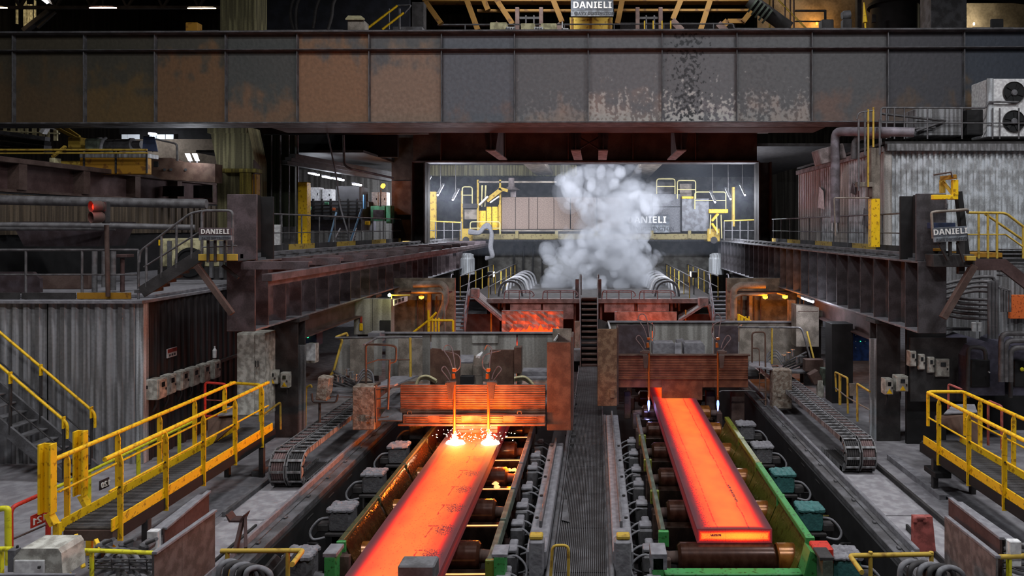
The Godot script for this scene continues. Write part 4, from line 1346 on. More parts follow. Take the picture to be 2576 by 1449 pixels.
func torch_carriage_right() -> void:
	var d := 21.2
	var o := thing("torch_carriage", "farther torch carriage, its rust-brown slatted shield standing over the right slab", "torch carriage", P(1715, 1008, 22.4))
	slat_shield(o, 1556, 895, 1882, 953, d, 9, M.plate_rust)
	pb(o, "seam_bar", 1556, 952.5, 1882, 955, d - 0.03, 0.1, M.plate_rust)
	pb(o, "lower_shield", 1556, 955, 1665, 975, d, 0.06, M.plate_rust)
	pb(o, "lower_shield", 1665, 955, 1767, 1007, d, 0.06, M.plate_rust)
	pb(o, "lower_shield", 1767, 955, 1882, 975, d, 0.06, M.plate_rust)
	pb(o, "top_rim", 1553, 892, 1888, 896, d - 0.04, 0.16, M.plate_brown)
	pb(o, "side_plate", 1503, 828, 1552, 1022, d - 0.15, 0.08, M.scale_brown, 0.01)
	pb(o, "side_plate_edge", 1552, 824, 1556, 1018, d - 0.1, 0.7, M.steel_brown, 0.004)
	pb(o, "handle", 1535, 980, 1546, 1001, d - 0.19, 0.03, M.scale_brown, 0.004)
	var ws := pb(o, "wheel_cover", 1944, 931, 1993, 1029, d - 0.3, 0.4, M.scale_plate, 0.02)
	pb(ws, "handle", 1956, 984, 1966, 1000, d - 0.34, 0.03, M.scale_plate, 0.004)
	part(o, "deck", mb().bb(V(0.7, 0.95, d + 0.3), V(5.1, 1.0, d + 3.0), 0.004), M.steel_grey)
	part(o, "side_deck", mb().plate(P(1884, 922, d - 0.2), P(1944, 932, d - 0.2), P(1935, 912, d + 1.4), P(1884, 912, d + 1.4), 0.04), M.steel_dusty)
	# splash wall and inner plates
	for a in [[1530, 1640], [1642, 1792], [1795, 1858], [1860, 2030]]:
		pb(o, "splash_panel", a[0], 811, a[1], 914 if a[0] < 1850 else 918, 24.3, 0.05, M.panel_grey if a[0] < 1790 else M.panel_beige, 0.004)
	pb(o, "wall_cap", 1528, 808, 2040, 812, 24.2, 0.16, M.steel_dusty)
	part(o, "white_edge", mb().bar(P(1530, 811, 24.2), P(1536, 832, 23.2), 0.06, 0.05), M.white_paint)
	part(o, "wall_return", mb().plate(P(1504, 802, 23.0), P(1504, 880, 23.0), P(1530, 880, 24.3), P(1530, 812, 24.3), 0.04), M.steel_dark)
	pb(o, "upright_plate", 1552, 818, 1634, 893, 23.0, 0.05, M.plate_dark)
	pb(o, "upright_plate", 1797, 820, 1857, 893, 23.0, 0.05, M.plate_dark)
	for a in [[1642, 1700], [1721, 1773]]:
		var x0: float = a[0]
		var x1: float = a[1]
		part(o, "motor_cover", mb().prism(PackedVector2Array([Vector2(0, 0), Vector2((x1 - x0) / 80.0, 0), Vector2((x1 - x0) / 80.0, 0.3), Vector2((x1 - x0) / 80.0 - 0.05, 0.38), Vector2(0.04, 0.38), Vector2(0, 0.32)]), Transform3D(Basis(), P(x0, 894, 22.5)), -0.6), M.steel_dusty)
	part(o, "centre_bracket", mb().bar(P(1706, 892, 22.2), P(1706, 862, 22.6), 0.2, 0.06).bar(P(1701, 858, 22.2), P(1718, 856, 22.3), 0.08, 0.1), M.steel_dusty)
	# railings and ladder at the right
	part(o, "guard_rail", mb().tube(rounded([P(1892, 912, d + 0.2), P(1892, 836, d + 0.2), P(1925, 835, d + 0.2), P(1926, 1020, d - 0.3)], 0.1), 0.026, 8), M.plate_brown)
	part(o, "guard_rail", mb().tube(rounded([P(1892, 876, d + 0.2), P(1910, 876, d + 0.2), P(1911, 985, d - 0.2)], 0.08), 0.02, 6), M.plate_brown)
	for i in 4:
		part(o, "rung", mb().tube([P(1908, 940 + i * 22, d - 0.2), P(1927, 940 + i * 22, d - 0.3)], 0.014, 6), M.plate_brown)
	part(o, "top_rail", mb().tube(rounded([P(1860, 823, d + 1.2), P(2016, 824, d + 1.2), P(2040, 905, d + 1.0)], 0.14), 0.03, 8).tube([P(1858, 823, d + 1.2), P(1866, 818, d + 2.4)], 0.03, 8), M.pipe)
	part(o, "yellow_post", mb().tube([P(1942, 915, d + 1), P(1942, 826, d + 1)], 0.03, 8).tube([P(2048, 905, d + 1.0), P(2030, 834, d + 1.3)], 0.03, 8), M.yellow_old)
	part(o, "lower_rail", mb().tube(rounded([P(1810, 986, d - 0.1), P(1815, 983, d - 0.1), P(1880, 983, d - 0.1), P(1900, 985, d)], 0.06), 0.022, 6), M.pipe)
	_valve_cluster(o, 1962, 912, 22.2, 1)
	pb(o, "side_box", 2026, 905, 2072, 935, d + 0.6, 0.3, M.steel_brown)
	var bx := thing("tilted_box", "tilted brown steel box at the far end of the right cable chain", "box", P(2050, 975, 21.4))
	part(bx, "box", mb().box(P(2050, 948, 21.4), Vector3(0.3, 0.34, 0.3), 0.01, Basis(Vector3(0, 0, 1), 0.5)), M.steel_brown)
	part(bx, "stand", mb().bb(P(2058, 958, 21.2), P(2068, 996, 21.4), 0.01), M.cabinet)
	pb(bx, "side_cabinet", 2070, 928, 2092, 970, 21.2, 0.3, M.green_grey)
	# clutter under the deck on both sides of the slab
	for a in [[1570, 985, 1586, 1050], [1776, 984, 1796, 1060], [1840, 985, 1870, 1075]]:
		solo("hanging_bracket", mb().bb(P(a[0], a[1], d + 0.4), P(a[2], a[3], d + 0.6), 0.02), M.steel_brown, "dark bracket under the farther torch carriage, %s" % ["left of the slab", "just right of the slab", "toward the right wheel cover"][0 if a[0] < 1600 else 1 if a[0] < 1800 else 2], "bracket")

# a cutting torch: pipe, holder, coupling and looping hoses
func torch(x: float, y0: float, y1: float, d: float, lit: int, label: String, s: float) -> void:
	var o := thing("cutting_torch", label, "torch", P(x, y1, d), 0.0, "cutting torches")
	part(o, "lance", mb().tube([P(x, y0 - 4, d), P(x, y1, d)], 0.032, 10), M.copper)
	part(o, "nozzle", mb().lathe(P(x, y1 - 8, d), Vector3.DOWN, [Vector2(0, 0), Vector2(0.04, 0), Vector2(0.026, 0.08), Vector2(0, 0.08)], 12), M.copper)
	var hx := x - s * 8
	part(o, "holder", mb().prism(PackedVector2Array([Vector2(-0.05, 0), Vector2(0.05, 0), Vector2(0.085, 0.36), Vector2(-0.085, 0.36)]), Transform3D(Basis(), P(hx, y0 + 36, d + 0.02)), 0.1), M.steel_brown)
	part(o, "clamp", mb().box(P(hx, y0 - 3, d), Vector3(0.22, 0.09, 0.16), 0.012).cyl(P(hx - 14 * s, y0 - 2, d - 0.05), P(hx - 4 * s, y0 - 2, d - 0.05), 0.035, 0.035, 10), M.steel_brown)
	part(o, "coupling", mb().cyl(P(x - 3, y0 - 26, d), P(x - 2, y0 - 14, d), 0.04, 0.05, 10).box(P(x, y0 - 36, d), Vector3(0.1, 0.07, 0.1), 0.01), M.copper)
	hose(o, [P(x - 3, y0 - 34, d + 0.1), P(x - 12, y0 - 62, d + 0.2), P(x - 26, y0 - 84, d + 0.4), P(x - 23, y0 - 96, d + 0.5), P(x - 12, y0 - 97, d + 0.5), P(x - 4, y0 - 82, d + 0.3), P(x + 2, y0 - 40, d + 0.1)] if s > 0 else [P(x + 2, y0 - 34, d + 0.1), P(x + 4, y0 - 64, d + 0.2), P(x + 8, y0 - 88, d + 0.4), P(x - 3, y0 - 98, d + 0.5), P(x - 10, y0 - 86, d + 0.6)], 0.014, M.hose_brown)
	hose(o, [P(x + 1, y0 - 30, d + 0.1), P(x + 14 * s, y0 - 44, d + 0.2), P(x + 10 * s, y0 - 72, d + 0.3), P(x - 30 * s, y0 - 84, d + 0.6)], 0.014, M.hose_brown)
	hose(o, [P(hx, y0 - 2, d), P(hx - 14 * s, y0 - 22, d), P(hx - 24 * s, y0 - 36, d + 0.05), P(hx - 16 * s, y0 - 44, d + 0.1), P(hx - 4 * s, y0 - 26, d + 0.1), P(hx, y0 - 12, d)], 0.014, M.hose_brown)
	if lit == 1:
		part(o, "flame", mb().lathe(P(x, y1, d), Vector3.DOWN, [Vector2(0, 0), Vector2(0.03, 0.02), Vector2(0.05, 0.1), Vector2(0.09, 0.15), Vector2(0, 0.16)], 12), M.flame_core)
	elif lit == 2:
		var f := part(o, "flame", mb().lathe(P(x, y1, d), Vector3.DOWN, [Vector2(0, 0), Vector2(0.03, 0.03), Vector2(0.04, 0.12), Vector2(0.018, 0.3), Vector2(0, 0.34)], 12), M.flame_blue)
		part(f, "flame_heart", mb().lathe(P(x, y1 + 16, d - 0.05), Vector3.DOWN, [Vector2(0, 0), Vector2(0.02, 0.03), Vector2(0.012, 0.1), Vector2(0, 0.13)], 10), M.tube_light)

func torches() -> void:
	torch(1143, 966, 1091, 16.95, 1, "sparking torch at the left end of the orange shield", 1.0)
	torch(1229, 966, 1091, 16.95, 1, "sparking torch nearest the brown side plate", -1.0)
	torch(1632, 888, 1006, 20.9, 2, "blue-flamed torch left of the right slab", 1.0)
	torch(1806, 888, 1006, 20.9, 2, "small-flamed torch right of the right slab", -1.0)
	# sparks where the flames meet the steel, and the light they throw
	var spark := SphereMesh.new()
	spark.radius = 0.006
	spark.height = 0.012
	spark.radial_segments = 6
	spark.rings = 3
	for t in 2:
		var px: float = [1143.0, 1229.0][t]
		var mm := MultiMesh.new()
		mm.transform_format = MultiMesh.TRANSFORM_3D
		mm.mesh = spark
		mm.instance_count = 100
		for i in 100:
			var a := rng.randf() * TAU
			var r := pow(rng.randf(), 2.6) * 0.72
			var up := absf(rng.randfn(0.0, 0.09)) + r * 0.22 * rng.randf()
			var c := P(px + 6, 1105, 16.7) + Vector3(cos(a) * r, up, sin(a) * r * 0.8 + 0.1)
			c.y = maxf(c.y, 0.48)
			var dir := Vector3(cos(a), 0.45, sin(a)).normalized()
			var k := rng.randf_range(0.5, 1.1)
			var st := rng.randf_range(1.0, 4.5)
			var side := dir.cross(Vector3.UP).normalized()
			mm.set_instance_transform(i, Transform3D(Basis(dir * st * k, side.cross(dir) * k, side * k), c))
		var o := MultiMeshInstance3D.new()
		o.name = numbered("spark_shower")
		o.multimesh = mm
		o.material_override = M.spark
		add_child(o)
		tag(o, ["shower of white sparks under the left lit torch", "shower of white sparks under the right lit torch"][t], "sparks")
		stuff(o)
		# pool of liquid steel and slag at the kerf
		var b := mb()
		for k in 9:
			var ang := k * TAU / 9
			var q := P(px + 4, 1106, 16.75) + Vector3(cos(ang) * rng.randf_range(0.06, 0.17), 0, sin(ang) * rng.randf_range(0.04, 0.1))
			q.y = 0.47
			b.lathe(q, Vector3.UP, [Vector2(0.09, -0.02), Vector2(0.06, 0.03), Vector2(0, 0.05)], 8)
		solo("molten_pool", b, M.flame_core, ["blinding molten steel under the left lit torch", "blinding molten steel under the right lit torch"][t], "molten steel")
		omni("torch_light", P(px, 1094, 16.5), Color(1.0, 0.45, 0.07), 6.0, 0.12)
	# slag that runs down between the slab and the inner guard
	var sb := mb()
	for k in 14:
		var q := V(rng.randf_range(-2.2, -1.78), -0.05 + rng.randf() * 0.03, rng.randf_range(15.3, 16.4))
		sb.lathe(q, Vector3.UP, [Vector2(0, -0.02), Vector2(0.05 + rng.randf() * 0.05, 0), Vector2(0.03, 0.04), Vector2(0, 0.05)], 7)
	stuff(solo("slag_crumbs", sb, M.slag, "glowing slag crumbs on the roll bed right of the sparking torches", "slag"))
	omni("slag_light", V(-1.95, 0.25, 15.9), Color(1.0, 0.45, 0.08), 1.6, 0.2)
	omni("gas_flame_light", P(1632, 1020, 20.7), Color(0.6, 0.65, 1.0), 0.25, 0.05)

# ------------------------------------------------------------------ platform over the strands, at the mould's foot
func far_platform() -> void:
	var d := 32.0
	var o := thing("strand_platform", "grey steam-wrapped platform across both strands, with pink-lit plates below", "platform", P(1490, 805, d))
	pb(o, "deck_edge", 1225, 752, 1462, 763, d, 0.3, M.plate_pink, 0.01)
	pb(o, "deck_edge", 1504, 752, 1760, 763, d, 0.3, M.plate_pink, 0.01)
	part(o, "deck", mb().bb(P(1225, 752, d + 0.3), P(1760, 757, d + 0.3) + V(0, 0, 9.0), 0.0), M.steel_dark)
	for a in [[1283, 765, 1361, 790], [1366, 765, 1443, 803], [1520, 763, 1596, 786], [1604, 763, 1683, 783]]:
		pb(o, "skirt_plate", a[0], a[1], a[2], a[3], d + 0.1, 0.05, M.plate_pink)
	for x in [1268, 1363, 1446, 1512, 1600, 1690]:
		pb(o, "hanger_post", x - 3, 763, x + 3, 836, d + 0.3, 0.12, M.steel_brown)
	pb(o, "back_wall", 1225, 763, 1462, 850, d + 3.0, 0.1, M.steel_black, 0.0)
	pb(o, "back_wall", 1504, 763, 1760, 850, d + 3.0, 0.1, M.steel_black, 0.0)
	# railing in four bent lengths
	for a in [[1268, 1345], [1365, 1455], [1514, 1600], [1608, 1700]]:
		var x0: float = a[0]
		var x1: float = a[1]
		var r := part(o, "railing", mb().tube(rounded([P(x0, 752, d), P(x0 + 2, 731, d), P(x1 - 8, 731, d), P(x1, 742, d), P(x1 - 6, 746, d)], 0.12), 0.03, 6).tube(rounded([P(x0 + 2, 735, d), P(x1 - 12, 735, d), P(x1 - 10, 738, d)], 0.06), 0.02, 6), M.pipe_pink)
		for k in 3:
			part(r, "post", mb().tube([P(x0 + 12 + k * (x1 - x0 - 24) / 2.0, 752, d), P(x0 + 12 + k * (x1 - x0 - 24) / 2.0, 731, d)], 0.024, 6), M.pipe_pink)
	# red-lit sheets hanging over the slabs
	var hs := thing("heat_sheet", "crumpled sheet glowing red above the left slab, behind the splash wall", "heat shield", P(1340, 838, 31.0))
	var b := mb()
	var nx := 16
	var ny := 7
	var grid := []
	for j in ny + 1:
		for i in nx + 1:
			grid.append(P(1262 + 155.0 * i / nx, 783 + 57.0 * j / ny, 31.0 + rng.randf_range(-0.06, 0.06)))
	for j in ny:
		for i in nx:
			var k := j * (nx + 1) + i
			b.q(grid[k], grid[k + 1], grid[k + nx + 2], grid[k + nx + 1], Vector3(0, 0, 1))
	part(hs, "sheet", b, M.heat_sheet)
	pb(hs, "top_edge", 1262, 781, 1417, 784, 31.0, 0.08, M.plate_pink)
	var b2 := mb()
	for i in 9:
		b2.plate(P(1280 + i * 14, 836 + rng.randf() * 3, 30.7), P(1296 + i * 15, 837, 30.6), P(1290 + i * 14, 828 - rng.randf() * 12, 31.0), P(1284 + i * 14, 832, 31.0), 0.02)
	part(hs, "torn_foot", b2, M.orange_glow)  # torn plates along the foot, glowing orange themselves
	var h2 := thing("heat_sheet", "flat sheet lit red above the right slab, behind the splash wall", "heat shield", P(1625, 813, 31.0))
	pb(h2, "sheet", 1548, 784, 1703, 814, 31.0, 0.04, M.heat_sheet, 0.01)
	pb(h2, "side_fold", 1546, 784, 1552, 812, 30.9, 0.2, M.plate_pink)
	omni("sheet_glow_light", V(-2.75, 0.75, 29.9), Color(1.0, 0.3, 0.08), 1.8, 0.3)
	omni("sheet_glow_light", V(2.3, 0.75, 29.9), Color(1.0, 0.3, 0.1), 0.9, 0.3)
	# slanting hood plates on the outer sides
	for s in [-1, 1]:
		var hd := thing("hood", "slanting pinkish hood plates beside the strand platform, on its %s" % ("left" if s < 0 else "right"), "hood", P(1200 if s < 0 else 1765, 838, 31.5))
		var A := [[1190, 742], [1262, 802], [1178, 742], [1160, 836]] if s < 0 else [[1770, 765], [1706, 806], [1782, 765], [1800, 836]]
		part(hd, "slope_plate", mb().plate(P(A[0][0], A[0][1], 31.0), P(A[1][0], A[1][1], 31.0), P(A[1][0], A[1][1] - 14, 33.0), P(A[0][0] + 8 * -s, A[0][1] - 12, 33.0), 0.06), M.plate_pink)
		part(hd, "lip", mb().bar(P(A[0][0], A[0][1] + 3, 30.9), P(A[1][0], A[1][1] + 3, 30.9), 0.1, 0.1), M.plate_pink)
		part(hd, "outer_leg", mb().bar(P(A[2][0], A[2][1], 31.0), P(A[3][0], A[3][1], 31.0), 0.3, 0.12), M.plate_pink)
		pb(hd, "apex_box", A[0][0] - 8 + (0 if s < 0 else -4), A[0][1] - 16, A[0][0] + 14, A[0][1] + 8, 30.9, 0.4, M.plate_pink, 0.04)
		pb(hd, "dark_cheek", minf(A[3][0], A[1][0]) + 6, 790, maxf(A[3][0], A[1][0]) - 6, 838, 32.0, 0.1, M.steel_brown)
		pb(hd, "yellow_pipe", 1233 if s < 0 else 1724, 780, 1237 if s < 0 else 1727, 838, 31.2, 0.1, M.yellow_dark)
	# middle flight
	var st := thing("middle_stairs", "narrow rusty steel stairs climbing away between the two strands", "stairs", P(1482, 935, 30.0))
	for i in 14:
		var f := i / 13.0
		var dd := lerpf(28.6, 32.0, f)
		var y := lerpf(935.0, 752.0, f)
		pb(st, "tread", 1463, y - 3, 1502, y + 1, dd, 0.28, M.steel_brown, 0.004)
	for x in [1460, 1504]:
		part(st, "stringer", mb().bar(P(x, 938, 28.5), P(x, 750, 32.1), 0.05, 0.2), M.steel_brown)
		part(st, "handrail", mb().tube(rounded([P(x, 900, 28.6), P(x - 1, 690, 32.2), P(x + 2, 690, 32.6), P(x + 2, 742, 32.6)], 0.2), 0.03, 8), M.pipe)
	for x in [1452, 1508]:
		solo("gate_post", mb().bb(P(x - 5, 702, 32.3), P(x + 5, 755, 32.5), 0.02), M.steel_grey, "grey post at the stair head on the strand platform, %s" % ("left of the stairs" if x < 1480 else "right of the stairs"), "post")
	# boxes beside the stair foot
	solo("pale_cabinet", mb().bb(P(1445, 808, 29.5), P(1459, 880, 29.6), 0.01), M.panel_beige, "narrow pale cabinet door left of the middle stairs", "cabinet")
	solo("step_box", mb().bb(P(1442, 880, 28.0), P(1461, 905, 28.4), 0.02), M.steel_grey, "grey step box at the foot of the middle stairs", "box")
	var rb := mb()
	for i in 16:
		var q := V(rng.randf_range(-0.75, -0.62), -0.1, rng.randf_range(18.2, 24.0))
		rb.box(q + Vector3(0, 0.04, 0), Vector3(rng.randf_range(0.05, 0.16), 0.08, rng.randf_range(0.08, 0.22)), 0.02, Basis(Vector3.UP, rng.randf() * 3.0))
	var rub := solo("scrap", rb, M.steel_dark, "dark scrap pieces along the walkway beside the brown side plate", "scrap")
	stuff(rub)

func side_stairs() -> void:
	for s in [-1, 1]:
		var which := "left" if s < 0 else "right"
		var x0 := 1122 if s < 0 else 1798
		var x1 := 1168 if s < 0 else 1846
		var o := thing("side_stairs", "steep grey stairs with tube rails up the %s flank of the strand platform" % which, "stairs", P((x0 + x1) / 2.0, 838, 29.5))
		for i in 10:
			var f := i / 9.0
			var dd := lerpf(29.0, 33.0, f)
			pb(o, "tread", x0 - s * f * 14, lerpf(830, 735, f), x1 - s * f * 14, lerpf(834, 738, f), dd, 0.3, M.steel_dusty, 0.004)
		for x in [x0, x1]:
			part(o, "stringer", mb().bar(P(x, 838, 28.9), P(x - s * 14, 732, 33.1), 0.05, 0.22), M.steel_grey)
			part(o, "handrail", mb().tube(rounded([P(x, 838, 28.9), P(x, 790, 28.9), P(x - s * 14, 690, 33.1), P(x - s * 18, 690, 34.0)], 0.3), 0.026, 8), M.pipe_pink)
			part(o, "knee_rail", mb().tube([P(x, 812, 28.9), P(x - s * 14, 712, 33.1)], 0.02, 6), M.pipe_pink)
			for k in 3:
				var f := 0.2 + 0.3 * k
				part(o, "post", mb().tube([P(lerpf(x, x - s * 14, f), lerpf(838, 732, f), lerpf(28.9, 33.1, f)), P(lerpf(x, x - s * 14, f), lerpf(790, 690, f), lerpf(28.9, 33.1, f))], 0.022, 6), M.pipe_pink)
		# upper gallery running away
		var gx: float = -6.2 if s < 0 else 5.55
		var g := thing("upper_gallery", "gallery with lit tube rails running away beside the steam, %s side" % which, "walkway", V(gx, 2.2, 41.0))
		part(g, "deck", mb().bb(V(gx, 2.1, 33.0), V(gx - s * 1.3, 2.2, 50.0), 0.0), M.grating)
		for k in 2:
			var xx: float = gx - s * k * 1.3
			part(g, "handrail", mb().tube([V(xx, 3.3, 32.5), V(xx, 3.3, 50.0)], 0.03, 6), M.pipe)
			part(g, "knee_rail", mb().tube([V(xx, 2.8, 32.5), V(xx, 2.8, 50.0)], 0.02, 6), M.pipe)
			for i in 9:
				part(g, "post", mb().tube([V(xx, 2.2, 32.6 + i * 2.1), V(xx, 3.3, 32.6 + i * 2.1)], 0.026, 6), M.yellow_old)
		# row of bent cooling hoses
		for i in 6:
			var dd := 33.5 + i * 1.5
			var hx: float = -4.6 if s < 0 else 3.9
			solo("cooling_hose", mb().tube(smooth([V(hx, 1.6, dd), V(hx - s * 0.1, 2.7, dd), V(hx - s * 0.5, 3.0, dd), V(hx - s * 1.0, 2.8, dd), V(hx - s * 1.2, 2.1, dd)], 5), 0.06, 8), M.hose_grey, "bent grey cooling hose arching by the steam's %s side, %s from the near end" % [which, nth(i)], "hose", "cooling hoses by the steam")
		solo("vent_duct", mb().lathe(P(1175 if s < 0 else 1802, 690, 42.0), Vector3.UP, [Vector2(0, 0), Vector2(0.45, 0), Vector2(0.45, 0.9), Vector2(0.4, 1.0), Vector2(0.4, 1.15), Vector2(0.2, 1.25), Vector2(0, 1.25)], 20), M.galv, "round silver duct end below the far crane on the %s" % which, "duct")

# ------------------------------------------------------------------ steam
func steam() -> void:
	var m := FogMaterial.new()
	m.resource_name = "steam"
	m.albedo = Color(0.95, 0.96, 1.0)
	m.density = 0.55
	var thin := FogMaterial.new()
	thin.resource_name = "thin_steam"
	thin.albedo = Color(0.95, 0.96, 1.0)
	thin.density = 0.16
	var core := FogMaterial.new()
	core.resource_name = "steam_core"
	core.albedo = Color(0.95, 0.96, 1.0)
	core.density = 0.2
	var o := thing("steam_plume", "white steam billowing up from behind the strand platform", "steam", P(1520, 745, 38.0))
	o.set_meta("kind", "stuff")
	# px, py, radius px, count, how dense
	# added lamps on the platform, put in to brighten the steam
	for s in [-1.0, 1.0]:
		var at := V(-0.2 + s * 5.0, 3.2, 35.2)
		var wl := thing("steam_fill_lamp", "added fill lamp on a short post beside the steam, %s of the stairs" % ("left" if s < 0 else "right"), "lamp", at - Vector3(0, 0.95, 0), 0.0, "added fill lamps by the steam")
		part(wl, "post", mb().tube([at - Vector3(0, 0.98, 0), at - Vector3(0, 0.2, 0)], 0.03, 6), M.steel_dark)
		part(wl, "housing", mb().box(at, Vector3(0.3, 0.3, 0.4), 0.03), M.steel_dark)
		part(wl, "face", mb().box(at + Vector3(-s * 0.16, 0.02, 0), Vector3(0.02, 0.24, 0.34), 0.0), M.high_bay_face)
		area("steam_fill_beam", at + Vector3(-s * 0.2, 0.02, 0), Vector3(-s * 0.75, 0.2, -0.6), Vector2(0.34, 0.24), Color(0.96, 0.98, 1.0), 24.0)
	# thin haze in the bay round the far crane's lamps
	var hz := FogMaterial.new()
	hz.resource_name = "bay_haze"
	hz.albedo = Color(0.9, 0.93, 1.0)
	hz.density = 0.006
	var h := FogVolume.new()
	h.name = numbered("bay_haze")
	h.shape = RenderingServer.FOG_VOLUME_SHAPE_BOX
	h.size = Vector3(17.5, 5.2, 19.0)
	h.material = hz
	add_child(h)
	h.position = V(-0.4, 6.7, 44.5)
	tag(h, "thin smoky haze round the lamps of the far crane bay", "haze")
	stuff(h)
	# px, py, radius px, how dense; each is filled with a crowd of small puffs that share a drift
	var puffs := [[1340, 735, 34, 0], [1400, 722, 46, 1], [1470, 725, 46, 1], [1560, 725, 52, 1], [1640, 728, 36, 0], [1430, 680, 50, 1], [1520, 690, 58, 1], [1590, 690, 52, 1], [1658, 690, 18, 0], [1385, 640, 30, 0],
		[1460, 640, 52, 1], [1540, 640, 58, 1], [1600, 650, 42, 1], [1655, 645, 16, 0], [1500, 600, 40, 1], [1560, 590, 58, 1], [1610, 600, 28, 0], [1540, 545, 58, 1], [1600, 550, 46, 1], [1480, 560, 33, 0], [1490, 520, 43, 1], [1560, 500, 60, 1], [1620, 510, 40, 0],
		[1450, 475, 46, 1], [1510, 455, 52, 1], [1580, 465, 46, 1], [1430, 450, 30, 0], [1640, 480, 26, 0], [1480, 432, 26, 0], [1545, 440, 26, 0], [1670, 500, 20, 0], [1420, 600, 24, 0]]
	for p in puffs:
		var turn := rng.randf() * 3.0
		for k in 20:
			var d := rng.randf_range(37.2, 40.8)
			var big := k < 3
			var way := Vector2.from_angle(rng.randf() * TAU) * (0.25 + 0.85 * sqrt(rng.randf())) * (0.35 if big else 1.0)
			var px: float = p[0] + way.x * p[2]
			var py: float = p[1] + way.y * p[2]
			var r: float = p[2] * d / F * (rng.randf_range(0.6, 0.85) if big else rng.randf_range(0.1, 0.34))
			var f := FogVolume.new()
			f.name = "puff"
			f.shape = RenderingServer.FOG_VOLUME_SHAPE_ELLIPSOID
			f.size = Vector3(r * 2.0 * rng.randf_range(0.8, 1.9), r * 2.0 * rng.randf_range(0.6, 1.1), r * 2.4)
			f.material = (m if p[3] else thin) if not big else (core if p[3] else thin)
			o.add_child(f, true)
			f.position = frame_of(o).affine_inverse() * P(px, py, d)
			f.rotation = Vector3(rng.randf(), rng.randf(), turn + rng.randfn(0.0, 0.5))

func tube_lamp(a: Vector3, b: Vector3, energy: float, label: String, m: Material = null, color := Color(0.93, 0.95, 1.0)) -> void:
	var o := thing("tube_lamp", label, "lamp", a.lerp(b, 0.5), 0.0, "tube lamps")
	var up := Vector3(0, 0.06, 0)
	part(o, "tube", mb().tube([a, b], 0.045, 8), m if m else M.tube_light)
	part(o, "fitting", mb().bar(a + up, b + up, 0.12, 0.05), M.steel_grey)
	if a.z < -35.0:
		part(o, "hanger", mb().tube([a.lerp(b, 0.5) + up, Vector3((a.x + b.x) * 0.5, 9.4, (a.z + b.z) * 0.5)], 0.02, 6), M.steel_dark)
	if energy > 0.0:
		omni("tube_glow_light", a.lerp(b, 0.5) - Vector3(0, 0.12, -0.12), color, energy, 0.12)

# meter or control cabinet; face = direction that its door looks
func control_box(at: Vector3, size: Vector3, face: Vector3, label: String, group: String, warn := false) -> Node3D:
	var o := thing("control_box", label, "control box", at, 0.0, group)
	var c := at + Vector3(0, size.y * 0.5, 0)
	part(o, "body", mb().box(c, size, 0.012), M.cabinet)
	var up := Vector3.UP
	var side := up.cross(face)
	var half := absf(size.dot(face.abs())) * 0.5
	var wd := absf(size.dot(side.abs()))
	var bs := Basis(side, up, face)
	var door := part(o, "door", mb().box(c + face * (half + 0.012), Vector3(wd * 0.88, size.y * 0.9, 0.024), 0.006, bs), M.cabinet)
	part(door, "display", mb().box(c + face * (half + 0.028) + up * size.y * 0.2, Vector3(wd * 0.36, size.y * 0.24, 0.01), 0.0, bs), M.glass_dark)
	part(door, "knob", mb().box(c + face * (half + 0.03) + side * wd * 0.3 - up * size.y * 0.05, Vector3(0.03, 0.05, 0.02), 0.0, bs), M.steel_dark)
	if warn:
		part(door, "warning_triangle", mb().prism(PackedVector2Array([Vector2(-0.07, -0.06), Vector2(0.07, -0.06), Vector2(0, 0.06)]), Transform3D(bs, c + face * (half + 0.025) - up * size.y * 0.25), 0.006), M.yellow)
	part(o, "conduit", mb().tube(smooth([c - up * size.y * 0.5, c - up * (size.y * 0.5 + 0.15), c - up * (size.y * 0.5 + 0.3) - face * 0.08], 4), 0.025, 6), M.rubber)
	return o

